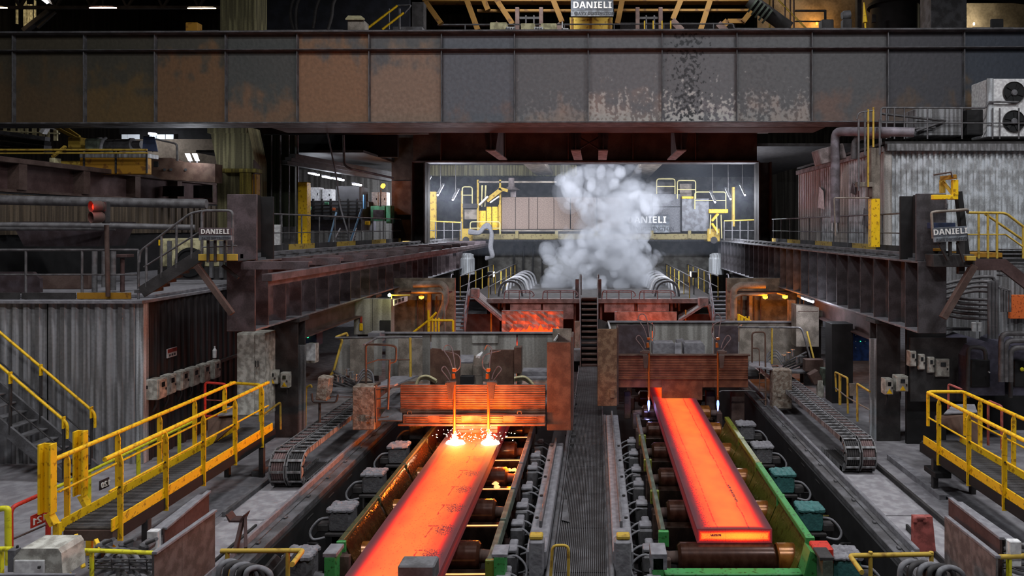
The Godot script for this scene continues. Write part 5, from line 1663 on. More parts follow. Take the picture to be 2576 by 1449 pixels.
func yellow_walkway(s: int) -> void:
	var xi := -7.38 if s < 0 else 7.0
	var xo := -8.14 if s < 0 else 7.78
	var d0 := 10.94 if s < 0 else 8.6
	var d1 := 16.4 if s < 0 else 15.4
	var h := 0.92
	var which := "left" if s < 0 else "right"
	var o := thing("raised_walkway", "raised grating walkway with bright yellow rails and toe boards along the %s deck" % which, "walkway", V((xi + xo) * 0.5, 0.6, (d0 + d1) * 0.5))
	part(o, "deck_plate", mb().bb(V(xi, h - 0.03, d0), V(xo, h, d1), 0.004), M.mesh_floor)
	var ribs := mb()
	var d := d0 + 0.05
	while d < d1:
		ribs.box(V((xi + xo) * 0.5, h + 0.006, d), Vector3(absf(xi - xo) - 0.04, 0.014, 0.02), 0.0)
		d += 0.055
	stuff(part(o, "deck_ribs", ribs, M.steel_grey))
	part(o, "end_beam", mb().bb(V(xi, h - 0.2, d0 - 0.02), V(xo, h - 0.035, d0 + 0.1), 0.01), M.steel_brown)
	for x in [xi, xo]:
		part(o, "side_beam", mb().bb(V(x - 0.03, h - 0.22, d0 + 0.1), V(x + 0.03, h - 0.03, d1), 0.0), M.steel_black)
		part(o, "toe_board", mb().bb(V(x - 0.012, h - 0.05, d0 - 0.05), V(x + 0.012, h + 0.14, d1 - 0.1), 0.004), M.yellow)
		part(o, "handrail", mb().tube([V(x, h + 1.1, d0 - 0.2), V(x, h + 1.1, d1 - 0.3)], 0.036, 10), M.yellow)
		part(o, "knee_rail", mb().tube([V(x, h + 0.58, d0 - 0.1), V(x, h + 0.58, d1 - 0.3)], 0.018, 6), M.yellow)
		d = d0 + 0.12
		var k := 0
		while d < d1 - 0.1:
			var b := mb()
			# flat bar, twisted and pointed where it meets the handrail
			var cx: float = x - signf(x) * 0.03 if (x == xi) else x + signf(x) * 0.03
			b.prism(PackedVector2Array([Vector2(-0.04, -0.25), Vector2(0.04, -0.25), Vector2(0.045, 0.98), Vector2(0.015, 1.08), Vector2(-0.015, 1.08), Vector2(-0.045, 0.98)]), Transform3D(Basis(), V(cx, h, d)), 0.022)
			part(o, "post", b, M.yellow)
			part(o, "bolt", mb().cyl(V(cx, h + 0.58, d) + Vector3(0, 0, 0.02), V(cx, h + 0.58, d) + Vector3(0, 0, 0.04), 0.016, 0.016, 8), M.steel_dark)
			d += 1.17
			k += 1
	for x in [xi, xo]:
		for dd in [d0 + 0.8, d1 - 0.6]:
			part(o, "support_leg", mb().bb(V(x - 0.05, 0.0, dd - 0.05), V(x + 0.05, h - 0.2, dd + 0.05), 0.0), M.steel_dark)
	if s > 0:
		part(o, "end_rail", mb().tube(rounded([V(xi, h + 0.4, d1 - 0.3), V(xi, h + 1.12, d1 - 0.3), V(xo, h + 1.12, d1 - 0.3), V(xo, h + 0.2, d1 - 0.3)], 0.08), 0.036, 8), M.yellow)
	var px := [525, 600, 1128, 1040] if s < 0 else [2352, 2464, 1130, 1035]
	var lp := thing("leaning_sheet", "big brown steel sheet leaning by the %s walkway's far end" % which, "sheet", P((px[0] + px[1]) / 2.0, px[2], 15.4))
	part(lp, "sheet", mb().plate(P(px[0], px[2] - (0 if s < 0 else 70), 15.2), P(px[1], px[2] - (66 if s < 0 else 0), 15.2), P(px[1], px[3] + 5, 15.6), P(px[0], px[3] + 12, 15.6), 0.03), M.plate_brown)
	part(lp, "top_plate", mb().plate(P(px[0] + 22, px[3] + 8, 15.5), P(px[1] - 5, px[3] + 4, 15.5), P(px[1] - 12, px[3] - 16, 16.3), P(px[0] + 45, px[3] - 16, 16.3), 0.02), M.steel_dusty)

# ------------------------------------------------------------------ left: hut, stairs, signal, sign
func left_hut() -> void:
	var o := thing("ribbed_hut", "dark ribbed sheet-metal hut with a pale corner post behind the left walkway", "hut", V(-14, 0, 20))
	for i in 5:
		var x := -10.62 - i * 2.2
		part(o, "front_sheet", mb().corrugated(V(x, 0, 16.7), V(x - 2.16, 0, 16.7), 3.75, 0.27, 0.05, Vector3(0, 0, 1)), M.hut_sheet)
	for i in 4:
		var d := 16.75 + i * 2.0
		part(o, "side_sheet", mb().corrugated(V(-10.6, 0, d), V(-10.6, 0, d + 1.97), 3.78, 0.27, 0.045, Vector3.RIGHT), M.dark_sheet)
	part(o, "core", mb().bb(V(-10.64, 0.01, 16.74), V(-30, 3.7, 26.0), 0.0), M.steel_black)
	part(o, "corner_post", mb().bb(V(-10.72, 0, 16.66), V(-10.54, 3.74, 16.86), 0.012), M.galv)
	part(o, "roof_edge", mb().bb(V(-30, 3.74, 16.55), V(-10.5, 3.82, 26.0), 0.01), M.steel_dusty)
	part(o, "shelf_rail", mb().bb(V(-10.58, 1.72, 16.75), V(-10.5, 1.8, 24.0), 0.0), M.steel_dark)
	for i in 6:
		var bd: float = [16.93, 17.45, 18.01, 18.49, 19.0, 19.52][i]
		control_box(V(-10.55 + (0.14 if i == 0 else 0.1), 1.46 - i * 0.012, bd), Vector3(0.28 if i == 0 else 0.2, 0.48, 0.34), Vector3.RIGHT, "pale control box on the dark hut side, %s from the near corner" % nth(i), "boxes on the hut side")
	var sg := thing("notice_plate", "small white and red notice above the control boxes on the hut side", "sign", V(-10.52, 2.4, 17.8))
	part(sg, "plate", mb().bb(V(-10.54, 2.3, 17.55), V(-10.52, 2.52, 17.95), 0.0), M.white_paint)
	part(sg, "red_band", mb().bb(V(-10.525, 2.42, 17.56), V(-10.51, 2.51, 17.94), 0.0), M.sign_red)
	for k in 3:
		part(sg, "print_mark", mb().bb(V(-10.525, 2.33, 17.62 + k * 0.1), V(-10.512, 2.38, 17.68 + k * 0.1), 0.0), M.letter_dark)
	solo("bottle", mb().lathe(V(-10.4, 1.96, 19.5), Vector3.UP, [Vector2(0, 0), Vector2(0.05, 0), Vector2(0.055, 0.2), Vector2(0.02, 0.26), Vector2(0.02, 0.31), Vector2(0, 0.31)], 14), M.white_paint, "pale plastic bottle standing on the farthest control box", "bottle")
	# roof deck things
	var r := thing("roof_railing", "grey tube railing with a dark and yellow toe board along the hut roof", "railing", V(-14, 3.82, 16.8))
	railing(r, [V(-20, 3.82, 16.8), V(-10.75, 3.82, 16.8)], 1.16, 1.25, M.pipe, 0.03)
	for i in 4:
		part(r, "toe_board", mb().bb(V(-10.9 - i * 1.3, 3.83, 16.75), V(-12.16 - i * 1.3, 3.98, 16.78), 0.004), M.yellow_dark if i == 0 else M.steel_dark)
	solo("roof_slab", mb().bb(V(-23.5, 3.82, 17.2), V(-10.6, 3.9, 31.0), 0.01), M.steel_dusty, "pale dusty deck slab on the hut roof", "deck")
	solo("kerb_plate", mb().prism(PackedVector2Array([Vector2(-4, 0), Vector2(0, 0), Vector2(0, 0.34), Vector2(-0.18, 0.5), Vector2(-4, 0.5)]), Transform3D(Basis(), P(100, 736, 17.4)), -0.1), M.plate_dark, "rust-brown plate with one cut corner standing on the hut roof", "plate")
	solo("upstand_beam", mb().bb(P(100, 690, 18.6), P(224, 728, 18.6) + V(0, 0, 0.3), 0.02), M.steel_brown, "brown upstand beam on the hut roof behind the railing", "beam")
	for a in [[231, 245, 734], [257, 268, 722], [280, 290, 730]]:
		solo("roof_pipe", mb().cyl(P((a[0] + a[1]) / 2.0, a[2], 17.6), P((a[0] + a[1]) / 2.0, 632, 17.6), 0.06, 0.06, 12), M.pipe, "grey upright pipe on the hut roof, %s" % ["leftmost of three", "middle of three", "rightmost of three"][0 if a[0] < 240 else 1 if a[0] < 270 else 2], "pipe", "upright pipes on the hut roof")
	var sp := thing("pipe_stand", "small maroon stand with a flat tray on the hut roof", "stand", P(305, 734, 17.8))
	part(sp, "stem", mb().tube([P(308, 734, 17.8), P(308, 650, 17.8)], 0.05, 8), M.steel_maroon)
	part(sp, "tray", mb().bb(P(290, 640, 17.7), P(318, 648, 17.7) + V(0, 0, 0.3), 0.01), M.steel_maroon)
	var sl := thing("signal_lamp", "two-lamp signal on a thin pole above the hut, its upper lamp red", "signal", P(270, 745, 16.7))
	part(sl, "pole", mb().tube([P(272, 746, 16.7), P(268, 566, 16.7)], 0.05, 8), M.steel_brown)
	pb(sl, "housing", 254, 506, 267, 562, 16.6, 0.16, M.steel_dark, 0.02)
	for k in 2:
		var c := P(241, 521 + k * 27, 16.5)
		var hd := part(sl, "hood", mb().lathe(c + Vector3(0.13, 0.02, -0.06), Vector3(-0.5, -0.06, 0.86), [Vector2(0.1, 0), Vector2(0.13, 0.06), Vector2(0.135, 0.26), Vector2(0.125, 0.26), Vector2(0.12, 0.06)], 18), M.steel_brown)
		part(hd, "lens", mb().lathe(c + Vector3(0.05, 0.0, 0.03), Vector3(-0.5, -0.06, 0.86), [Vector2(0.12, 0), Vector2(0.1, 0.05), Vector2(0.05, 0.08), Vector2(0, 0.09)], 18), M.signal_red if k == 0 else M.glass_dark)
	omni("signal_light", P(234, 521, 16.2), Color(1.0, 0.15, 0.08), 0.05, 0.08)
	# flight up to the runway platform with its sign
	var st := thing("roof_stairs", "dark steel stairs rising from the hut roof to the runway platform", "stairs", V(-9.9, 3.85, 16.2))
	for k in 2:
		var dd := 15.7 + k * 0.7
		part(st, "stringer", mb().bar(P(356, 735, dd), P(508, 640, dd), 0.04, 0.26), M.steel_dark)
		part(st, "handrail", mb().tube(rounded([P(350, 660, dd), P(352, 632, dd), P(480, 536, dd), P(510, 531, dd)], 0.12), 0.028, 8), M.pipe)
		part(st, "knee_rail", mb().tube([P(362, 672, dd), P(500, 585, dd)], 0.02, 6), M.pipe)
		for q in 4:
			part(st, "post", mb().tube([P(368 + q * 38, 722 - q * 24, dd), P(368 + q * 38, 620 - q * 28, dd)], 0.024, 6), M.pipe)
	for q in 8:
		part(st, "tread", mb().bb(P(366 + q * 17, 729 - q * 11, 15.72), P(384 + q * 17, 731 - q * 11, 16.38), 0.003), M.steel_grey)
	var pf := thing("runway_platform", "small platform with a yellow toe board at the left runway's end", "platform", P(550, 660, 15.9))
	part(pf, "deck", mb().bb(P(500, 655, 15.6), P(600, 658, 15.6) + V(0, 0, 0.9), 0.004), M.grating)
	pb(pf, "toe_board", 498, 639, 597, 656, 15.55, 0.03, M.yellow_old)
	part(pf, "handrail", mb().tube(rounded([P(508, 640, 15.6), P(508, 530, 15.6), P(585, 530, 15.6), P(585, 640, 15.6)], 0.1), 0.03, 8), M.pipe)
	part(pf, "knee_rail", mb().tube([P(508, 622, 15.6), P(596, 618, 15.6)], 0.02, 6), M.pipe)
	for x in [522, 540, 565]:
		pb(pf, "bracket_post", x - 3, 604, x + 3, 660, 15.5, 0.05, M.steel_dark)
	part(pf, "knee_brace", mb().bar(P(495, 668, 15.6), P(584, 790, 15.6), 0.1, 0.12), M.steel_brown)
	part(pf, "knee_brace", mb().bar(P(600, 700, 15.9), P(560, 668, 15.9), 0.06, 0.06), M.steel_dark)
	danieli_sign(501, 573, 583, 592, 605, 15.45, M.sign_brown, 0.0, "brown company sign board hung on the left runway platform's railing")
	# pale machine with round openings behind the platform
	var mc := thing("cream_machine", "cream machine housing with two round dark openings behind the left stairs", "machine", P(500, 700, 22.0))
	pb(mc, "body", 400, 600, 605, 672, 22.0, 1.2, M.cream, 0.04)
	pb(mc, "yellow_tag", 398, 603, 405, 618, 21.95, 0.04, M.yellow)
	for x in [478, 603]:
		part(mc, "opening", mb().lathe(P(x, 660, 21.98), Vector3(0, 0, 1), [Vector2(0, 0.02), Vector2(0.36, 0.02), Vector2(0.37, 0.06), Vector2(0.44, 0.06), Vector2(0.46, 0.0)], 28), M.black)
	pb(mc, "base", 396, 672, 605, 705, 22.0, 1.2, M.steel_dark)
	for x in [424, 530, 555]:
		pb(mc, "upright", x - 4, 606, x + 4, 700, 21.9, 0.1, M.steel_grey)
	# yellow-railed stairs in front of the hut
	var ys := thing("yellow_rail_stairs", "grey steel stairs with thin yellow handrails coming down in front of the hut", "stairs", V(-12.8, 0, 16.0))
	for k in 2:
		var dd := 15.45 + k * 0.85
		part(ys, "stringer", mb().bar(V(-11.4, 0.02, dd), V(-14.6, 2.7, dd), 0.05, 0.24), M.steel_grey)
		part(ys, "handrail", mb().tube(rounded([V(-11.42, 0.95, dd), V(-11.42, 1.28, dd), V(-14.6, 3.98, dd)], 0.1), 0.03, 8), M.yellow)
		for q in 3:
			var x := -11.5 - q * 1.15
			var hh := 0.1 + (-11.4 - x) * 0.84
			part(ys, "post", mb().bar(V(x, hh - 0.1, dd), V(x, hh + 1.2, dd), 0.03, 0.07), M.steel_dark)
			part(ys, "post_tip", mb().bar(V(x, hh + 0.98, dd), V(x, hh + 1.24, dd), 0.035, 0.08), M.yellow)
		part(ys, "knee_rail", mb().tube([V(-11.5, 0.7, dd), V(-14.6, 3.3, dd)], 0.016, 6), M.steel_dark)
	for q in 13:
		var x := -11.5 - q * 0.24
		part(ys, "tread", mb().bb(V(x, 0.12 + q * 0.2, 15.48), V(x - 0.26, 0.15 + q * 0.2, 16.27), 0.004), M.steel_grey)
	# floor-level rails near the left edge
	var lr := thing("floor_railing", "lime-yellow floor railing between the left walkway and the hut", "railing", V(-9.15, 0, 14))
	part(lr, "handrail", mb().tube([V(-9.15, 1.1, 11.9), V(-9.15, 1.1, 16.3)], 0.03, 8).tube([V(-9.15, 1.02, 11.9), V(-9.15, 1.02, 16.3)], 0.014, 6), M.yellow_lime)
	for d in [12.9, 14.3, 15.7]:
		part(lr, "post", mb().bar(V(-9.15, 0, d), V(-9.15, 1.08, d), 0.03, 0.1, Vector3(0, 0, 1)), M.yellow_lime)
	for a in [[108, 136, 1115, 1290, 10.7], [194, 216, 1083, 1245, 12.0]]:
		var yp := thing("channel_post", "thick yellow channel post beside the left walkway, %s" % ("nearest the eye" if a[0] < 150 else "the farther one"), "post", P((a[0] + a[1]) / 2.0, a[3] + 90, a[4]))
		var w: float = (a[1] - a[0]) * a[4] / F
		var top := P((a[0] + a[1]) / 2.0, a[2], a[4])
		var bot := P((a[0] + a[1]) / 2.0, a[3], a[4])
		part(yp, "web", mb().bb(Vector3(top.x - w / 2, top.y, top.z), Vector3(top.x + w / 2, bot.y, top.z - 0.03), 0.006), M.yellow)
		for k in [-1.0, 1.0]:
			part(yp, "flange", mb().bb(Vector3(top.x + k * w / 2 - 0.015, top.y, top.z + 0.09), Vector3(top.x + k * w / 2 + 0.015, bot.y, top.z - 0.04), 0.004), M.yellow)
		part(yp, "lower_leg", mb().bar(bot, P((a[0] + a[1]) / 2.0 + 16, a[3] + 30, a[4]), 0.12, 0.08).bb(P((a[0] + a[1]) / 2.0 + 10, a[3] + 26, a[4]), Vector3(bot.x + 0.16, 0.0, bot.z - 0.06), 0.004), M.yellow)
		part(yp, "knee_brace", mb().bar(Vector3(bot.x + 0.14, 0.42, bot.z), Vector3(bot.x + 0.62, 0.05, bot.z), 0.06, 0.08), M.yellow)
	var rr := thing("red_railing", "red tube railing with a numbered red plate at the left edge", "railing", P(75, 1420, 10.6))
	part(rr, "handrail", mb().tube(rounded([P(28, 1420, 10.4), P(27, 1277, 10.4), P(120, 1236, 11.0)], 0.1), 0.03, 8), M.red)
	part(rr, "post", mb().tube([P(121, 1238, 11.1), P(121, 1400, 11.1)], 0.035, 8), M.red)
	part(rr, "knee_rail", mb().tube([P(28, 1358, 10.4), P(116, 1320, 10.8)], 0.014, 6), M.steel_brown)
	number_plate(78, 1283, 114, 1330, 10.55, "121", M.red, "red plate with a reversed number fixed to the red railing", 0.32)
	number_plate(251, 1200, 275, 1234, 12.3, "120", M.plate_dark, "brown plate with a reversed number on the lime-yellow floor railing", 0.3)
	var yl := thing("yellow_loop_rail", "lime-yellow loop rail cut by the left edge of the picture", "railing", P(10, 1400, 10.0))
	part(yl, "loop", mb().tube(rounded([P(-60, 1300, 10.0), P(4, 1279, 10.0), P(20, 1279, 10.0), P(21, 1420, 10.0)], 0.08), 0.04, 8), M.yellow_lime)
	# red gate frame on the walkway
	var gt := thing("red_gate", "red tube gate frame behind the left walkway's far end", "gate", P(540, 1050, 17.2))
	part(gt, "frame", mb().tube(rounded([P(516, 1048, 17.2), P(516, 962, 17.2), P(568, 966, 17.2), P(568, 1044, 17.2), P(516, 1048, 17.2)], 0.08), 0.03, 8), M.red)
	part(gt, "bar", mb().tube([P(516, 1006, 17.2), P(568, 1008, 17.2)], 0.014, 6), M.pale_red)
	part(gt, "leg", mb().tube([P(516, 1048, 17.2), P(516, 1120, 17.2)], 0.03, 6).tube([P(568, 1044, 17.2), P(568, 1110, 17.2)], 0.03, 6), M.steel_dark)
	var yg := thing("yellow_top_rail", "short yellow rail at the far end of the left walkway", "railing", P(620, 1060, 16.4))
	part(yg, "rail", mb().tube(rounded([P(580, 963, 16.6), P(655, 968, 16.2), P(655, 1060, 16.2)], 0.08), 0.034, 8), M.yellow)
	# white double door cabinet under the runway end
	var dc := thing("door_cabinet", "tall off-white double-door cabinet under the left runway's end", "cabinet", P(632, 1048, 18.2))
	pb(dc, "body", 596, 838, 668, 1048, 18.2, 0.6, M.cabinet, 0.01)
	for a in [[597, 640], [641, 667]]:
		var dr := pb(dc, "door", a[0], 842, a[1], 1044, 18.17, 0.03, M.cabinet, 0.006)
		part(dr, "handle", mb().tube(rounded([P(643 if a[0] < 620 else 649, 908, 18.17), P(643 if a[0] < 620 else 649, 908, 18.1), P(643 if a[0] < 620 else 649, 922, 18.1), P(643 if a[0] < 620 else 649, 922, 18.17)], 0.02), 0.012, 6), M.steel_dark)
	for a in [[672, 698, 932, 967], [705, 727, 937, 976]]:
		control_box(P((a[0] + a[1]) / 2.0, a[3], 18.6) + V(0, 0, 0.15), Vector3((a[1] - a[0]) / 97.0, (a[3] - a[2]) / 97.0, 0.3), Vector3(0, 0, 1), "off-white meter box with a yellow triangle, %s the steel sheet on the left" % ("farther from" if a[0] < 700 else "next to"), "meter boxes left", true)
	solo("standing_sheet", mb().bb(P(724, 868, 19.0), P(768, 1092, 19.0) + V(0, 0, 0.05), 0.006), M.galv_dark, "tall bare steel sheet standing under the left runway", "sheet")
	solo("blue_cabinet", mb().bb(P(764, 828, 21.0), P(796, 872, 21.0) + V(0, 0, 0.5), 0.02), M.navy, "dark blue cabinet with a green pilot light under the left runway", "cabinet")
	solo("pilot_lamp", mb().lathe(P(774, 848, 20.98), Vector3(0, 0, 1), [Vector2(0.03, 0), Vector2(0.02, 0.02), Vector2(0, 0.025)], 10), M.led_green, "tiny green pilot lamp on the blue cabinet at the left", "lamp")
	var wb := thing("wall_box", "white wall box with an open lid right of the left steel sheet", "box", P(780, 915, 20.4))
	pb(wb, "box", 768, 866, 792, 914, 20.4, 0.3, M.cabinet)
	pb(wb, "lid", 770, 864, 793, 908, 20.3, 0.04, M.white_paint)
	var yr := thing("low_yellow_rail", "low yellow-green rail on the deck behind the left steel sheet", "railing", P(735, 1060, 18.5))
	part(yr, "rail", mb().tube(rounded([P(655, 1048, 17.0), P(705, 1012, 18.2), P(706, 1080, 18.2)], 0.08), 0.028, 8).tube(rounded([P(768, 1070, 19.5), P(770, 975, 19.5), P(782, 968, 19.5), P(784, 975, 19.5)], 0.05), 0.03, 8), M.yellow_old)

func number_plate(x0: float, y0: float, x1: float, y1: float, d: float, text: String, m: Material, label: String, h: float) -> void:
	var o := thing("number_plate", label, "plate", P((x0 + x1) / 2, y1, d))
	part(o, "plate", mb().plate(P(x0, y1, d), P(x1, y1 - (x1 - x0) * 0.45, d + 0.2), P(x1, y0, d + 0.2), P(x0, y0 + (x1 - x0) * 0.45, d), -0.015), m)
	var dir: Vector3 = (P(x1, y0, d + 0.2) - P(x0, y0 + (x1 - x0) * 0.45, d)).normalized()
	var c := (P(x0, y1, d) + P(x1, y0, d + 0.2)) * 0.5
	var nz := dir.cross(Vector3.UP).normalized()
	# seen from behind, so the figures run backwards
	lettering(o, text, h * 0.3, Transform3D(Basis(-dir, dir.cross(nz) * -1.0, -nz) if false else Basis(-dir, Vector3.UP, -nz), c + nz * 0.025), M.letter_white, "figures", "Droid Sans", 700)

func danieli_sign(x0: float, y0: float, x1: float, y1: float, y2: float, d: float, m: Material, tilt: float, label: String, sub := false) -> void:
	var o := thing("company_sign", label, "sign", P((x0 + x1) / 2, y2, d))
	var c := P((x0 + x1) / 2, (y0 + y1) / 2, d)
	var w: float = (x1 - x0) * d / F
	var h := (y1 - y0) * d / F
	var b := Basis(Vector3(0, 0, 1), tilt)
	part(o, "board", mb().box(c, Vector3(w, h, 0.04), 0.006, b), m)
	var h2 := (y2 - y1) * d / F
	var c2 := c + b * Vector3(0, -(h + h2) * 0.5, 0.0)
	part(o, "lower_band", mb().box(c2, Vector3(w, h2 * 0.96, 0.04), 0.006, b), M.sign_band)
	lettering(o, "DANIELI", h * 0.62, Transform3D(b.scaled_local(Vector3(1.1, 1, 1)), c + Vector3(0, 0, 0.025)), M.letter_white, "lettering", "Droid Sans", 800, true)
	if sub:
		lettering(o, "DAVY DISTINGTON", h2 * 0.46, Transform3D(b, c2 + Vector3(w * 0.06, 0, 0.025)), M.letter_dark, "small_lettering", "Droid Serif", 700)
		part(o, "emblem", mb().cyl(c2 + b * Vector3(-w * 0.38, 0, 0.02), c2 + b * Vector3(-w * 0.38, 0, 0.03), h2 * 0.3, h2 * 0.3, 12), M.letter_dark)
	else:
		lettering(o, "DAVY DISTINGTON", h2 * 0.42, Transform3D(b, c2 + Vector3(w * 0.04, 0, 0.025)), M.sign_grey, "small_lettering", "Droid Serif", 700)

# ------------------------------------------------------------------ right: corrugated house, platform, pipes
func right_house() -> void:
	var o := thing("corrugated_house", "pale corrugated metal house with a dented stained flank on the right runway", "house", V(12.5, 4.8, 26))
	for i in 5:
		var x := 8.85 + i * 1.7
		part(o, "front_sheet", mb().corrugated(V(x, 4.8, 21.8), V(x + 1.68, 4.8, 21.8), 3.05, 0.165, 0.06, Vector3(0, 0, 1)), M.galv_house)
	for i in 6:
		var d := 21.85 + i * 1.55
		part(o, "flank_sheet", mb().corrugated(V(8.82, 4.8, d), V(8.82, 4.8, d + 1.53), 3.0, 0.25, 0.035, Vector3.LEFT), [M.galv_worn, M.galv_house, M.galv_worn, M.galv_house, M.galv_worn, M.galv_worn][i])
	part(o, "core", mb().bb(V(8.86, 4.81, 21.85), V(17.5, 7.8, 31.0), 0.0), M.steel_black)
	part(o, "eaves_beam", mb().bb(V(8.78, 7.82, 21.6), V(17.5, 8.04, 21.8), 0.012), M.galv_dark)
	part(o, "flank_eaves", mb().bb(V(8.7, 7.8, 21.8), V(8.84, 7.98, 31.2), 0.01), M.plate_pink)
	part(o, "roof", mb().bb(V(8.75, 8.04, 21.7), V(17.5, 8.12, 31.2), 0.0), M.steel_dark)
	part(o, "corner_trim", mb().bb(V(8.74, 4.8, 21.72), V(8.98, 7.82, 21.86), 0.01), M.galv_worn)
	# torn, buckled patches on the flank
	for a in [[23.0, 5.5, 0.5], [24.2, 6.6, 0.35], [26.0, 5.3, 0.6], [27.5, 6.2, 0.7], [22.4, 6.4, 0.4]]:
		part(o, "torn_patch", mb().plate(V(8.77, a[1], a[0]), V(8.72, a[1] + 0.1, a[0] + a[2]), V(8.75, a[1] + a[2] * 1.3, a[0] + a[2] * 0.8), V(8.7, a[1] + a[2], a[0] - 0.1), 0.01), M.white_paint if a[2] > 0.55 else M.steel_grey)
	# yellow square column on the flank with a bracket
	var yc := thing("square_column", "square steel column, its lower half painted yellow, before the house's flank", "column", P(2200, 622, 21.0))
	pb(yc, "upper_shaft", 2192, 372, 2214, 500, 21.0, 0.25, M.panel_beige)
	pb(yc, "yellow_shaft", 2192, 500, 2214, 622, 21.0, 0.25, M.yellow)
	pb(yc, "bracket_arm", 2156, 458, 2196, 470, 20.9, 0.2, M.panel_beige)
	pb(yc, "bracket_leg", 2186, 470, 2195, 496, 20.95, 0.1, M.steel_brown)
	# bent pipes by the eaves
	solo("bent_pipe", mb().tube(rounded([P(2101, 560, 22.5), P(2101, 331, 22.5), P(2222, 331, 20.9), P(2300, 333, 20.6)], 0.25), 0.14, 12), M.pipe_pink, "thick mauve pipe that rises and bends along the house's eaves", "pipe")
	solo("bent_pipe", mb().tube(rounded([P(2148, 400, 22.0), P(2150, 345, 22.0), P(2240, 338, 21.2)], 0.3), 0.1, 12), M.pipe, "second, darker bent pipe under the mauve pipe", "pipe")
	solo("pink_box", mb().box(P(2085, 390, 23.0), Vector3(0.84, 0.5, 0.7), 0.03, Basis(Vector3(0, 0, 1), 0.25)), M.plate_pink, "tilted pinkish sheet box on the eaves of the corrugated house", "box")
	var ld := thing("ladder_rails", "tall thin ladder rails, one yellow, at the house's near corner", "ladder", P(2185, 480, 20.8))
	for a in [[2160, 300, 480], [2176, 280, 390], [2184, 275, 470], [2197, 270, 370], [2213, 300, 390]]:
		part(ld, "rail", mb().tube([P(a[0], a[2], 20.8), P(a[0], a[1], 20.8)], 0.03, 6), M.yellow_old if a[0] in [2184, 2197] else M.pipe)
	part(ld, "bracket", mb().tube(rounded([P(2155, 300, 20.8), P(2160, 283, 20.8), P(2200, 278, 20.8)], 0.1), 0.024, 6), M.pipe)
	# railing and loose bars on its roof
	var rl := thing("house_roof_railing", "grey tube railing on the corrugated house's roof, before the great girder", "railing", P(2350, 345, 21.9))
	part(rl, "handrail", mb().tube(rounded([P(2216, 365, 21.9), P(2216, 271, 21.9), P(2480, 272, 21.9), P(2486, 256, 21.9), P(2562, 257, 21.9)], 0.1), 0.03, 8), M.pipe)
	part(rl, "knee_rail", mb().tube([P(2216, 309, 21.9), P(2600, 310, 21.9)], 0.022, 6), M.pipe)
	for x in [2230, 2250, 2275, 2333, 2420, 2497, 2515, 2563]:
		part(rl, "post", mb().tube([P(x, 350, 21.9), P(x, 272, 21.9)], 0.024, 6), M.pipe)
	for a in [[2215, 286, 2378, 304], [2236, 328, 2352, 320], [2305, 330, 2375, 305], [2300, 310, 2306, 330]]:
		part(rl, "loose_bar", mb().tube([P(a[0], a[1], 22.2), P(a[2], a[3], 22.3)], 0.04, 6), M.pipe)
	solo("roof_housing", mb().bb(P(2434, 275, 22.3), P(2484, 340, 22.3) + V(0, 0, 0.8), 0.02), M.steel_black, "black housing on the house roof left of the white fan unit", "housing")
	solo("roof_cover", mb().bb(P(2305, 272, 22.4), P(2420, 342, 22.4) + V(0, 0, 0.8), 0.03), M.galv_dark, "low grey housing behind the house roof railing", "housing")
	var ac := thing("fan_unit", "white cooling unit with two round black fans on the house roof", "cooling unit", P(2540, 345, 22.0))
	pb(ac, "casing", 2486, 198, 2600, 344, 22.0, 1.0, M.white_paint, 0.02)
	pb(ac, "corner_strip", 2484, 197, 2500, 344, 21.97, 0.06, M.galv)
	for y in [233, 305]:
		var f := part(ac, "fan_ring", mb().lathe(P(2550, y, 21.98), Vector3(0, 0, 1), [Vector2(0.31, 0), Vector2(0.33, 0.05), Vector2(0.34, 0.0)], 28), M.steel_dark)
		part(f, "fan_recess", mb().lathe(P(2550, y, 21.97), Vector3(0, 0, 1), [Vector2(0, 0.005), Vector2(0.31, 0.005), Vector2(0.31, 0.0)], 28), M.black)
		part(f, "fan_hub", mb().lathe(P(2552, y, 21.93), Vector3(0, 0, 1), [Vector2(0.1, 0), Vector2(0.08, 0.03), Vector2(0, 0.04)], 16), M.steel_grey)
		for k in 5:
			var a: float = TAU * k / 5.0 + y
			var c := P(2551, y, 21.95)
			part(f, "fan_blade", mb().plate(c + Vector3(cos(a), sin(a), 0) * 0.09, c + Vector3(cos(a + 0.35), sin(a + 0.35), 0.03) * 0.29, c + Vector3(cos(a + 0.75), sin(a + 0.75), 0.06) * 0.29, c + Vector3(cos(a + 0.6), sin(a + 0.6), 0.03) * 0.09, 0.006), M.steel_black)
	# railing bay with a cut-out in front of the flank
	var gl := thing("gate_rail", "thin grey gate rail before the stained flank of the house", "railing", P(2145, 590, 20.0))
	part(gl, "rail", mb().tube(rounded([P(2102, 593, 20.0), P(2098, 498, 20.0), P(2186, 498, 20.0)], 0.06), 0.022, 6), M.panel_beige)
	# sign platform at the runway end
	var d := 15.6
	var pf := thing("sign_platform", "dark steel platform with a bent loop rail at the right runway's end", "platform", P(2400, 690, d))
	part(pf, "loop_rail", mb().tube(rounded([P(2347, 600, d), P(2343, 535, d), P(2352, 533, d), P(2434, 527, d), P(2434, 534, d + 0.3)], 0.08), 0.03, 8), M.panel_beige)
	pb(pf, "slant_post", 2412, 600, 2428, 690, d + 0.2, 0.12, M.steel_dark)
	part(pf, "leaning_column", mb().bar(P(2432, 665, d + 0.3), P(2410, 482, d + 0.3), 0.12, 0.16, Vector3(0, 0, 1)), M.steel_black)
	part(pf, "strut", mb().bar(P(2362, 612, d), P(2385, 655, d), 0.05, 0.05).bar(P(2408, 610, d), P(2425, 660, d), 0.05, 0.05).bar(P(2390, 608, d), P(2390, 645, d), 0.06, 0.06), M.steel_dark)
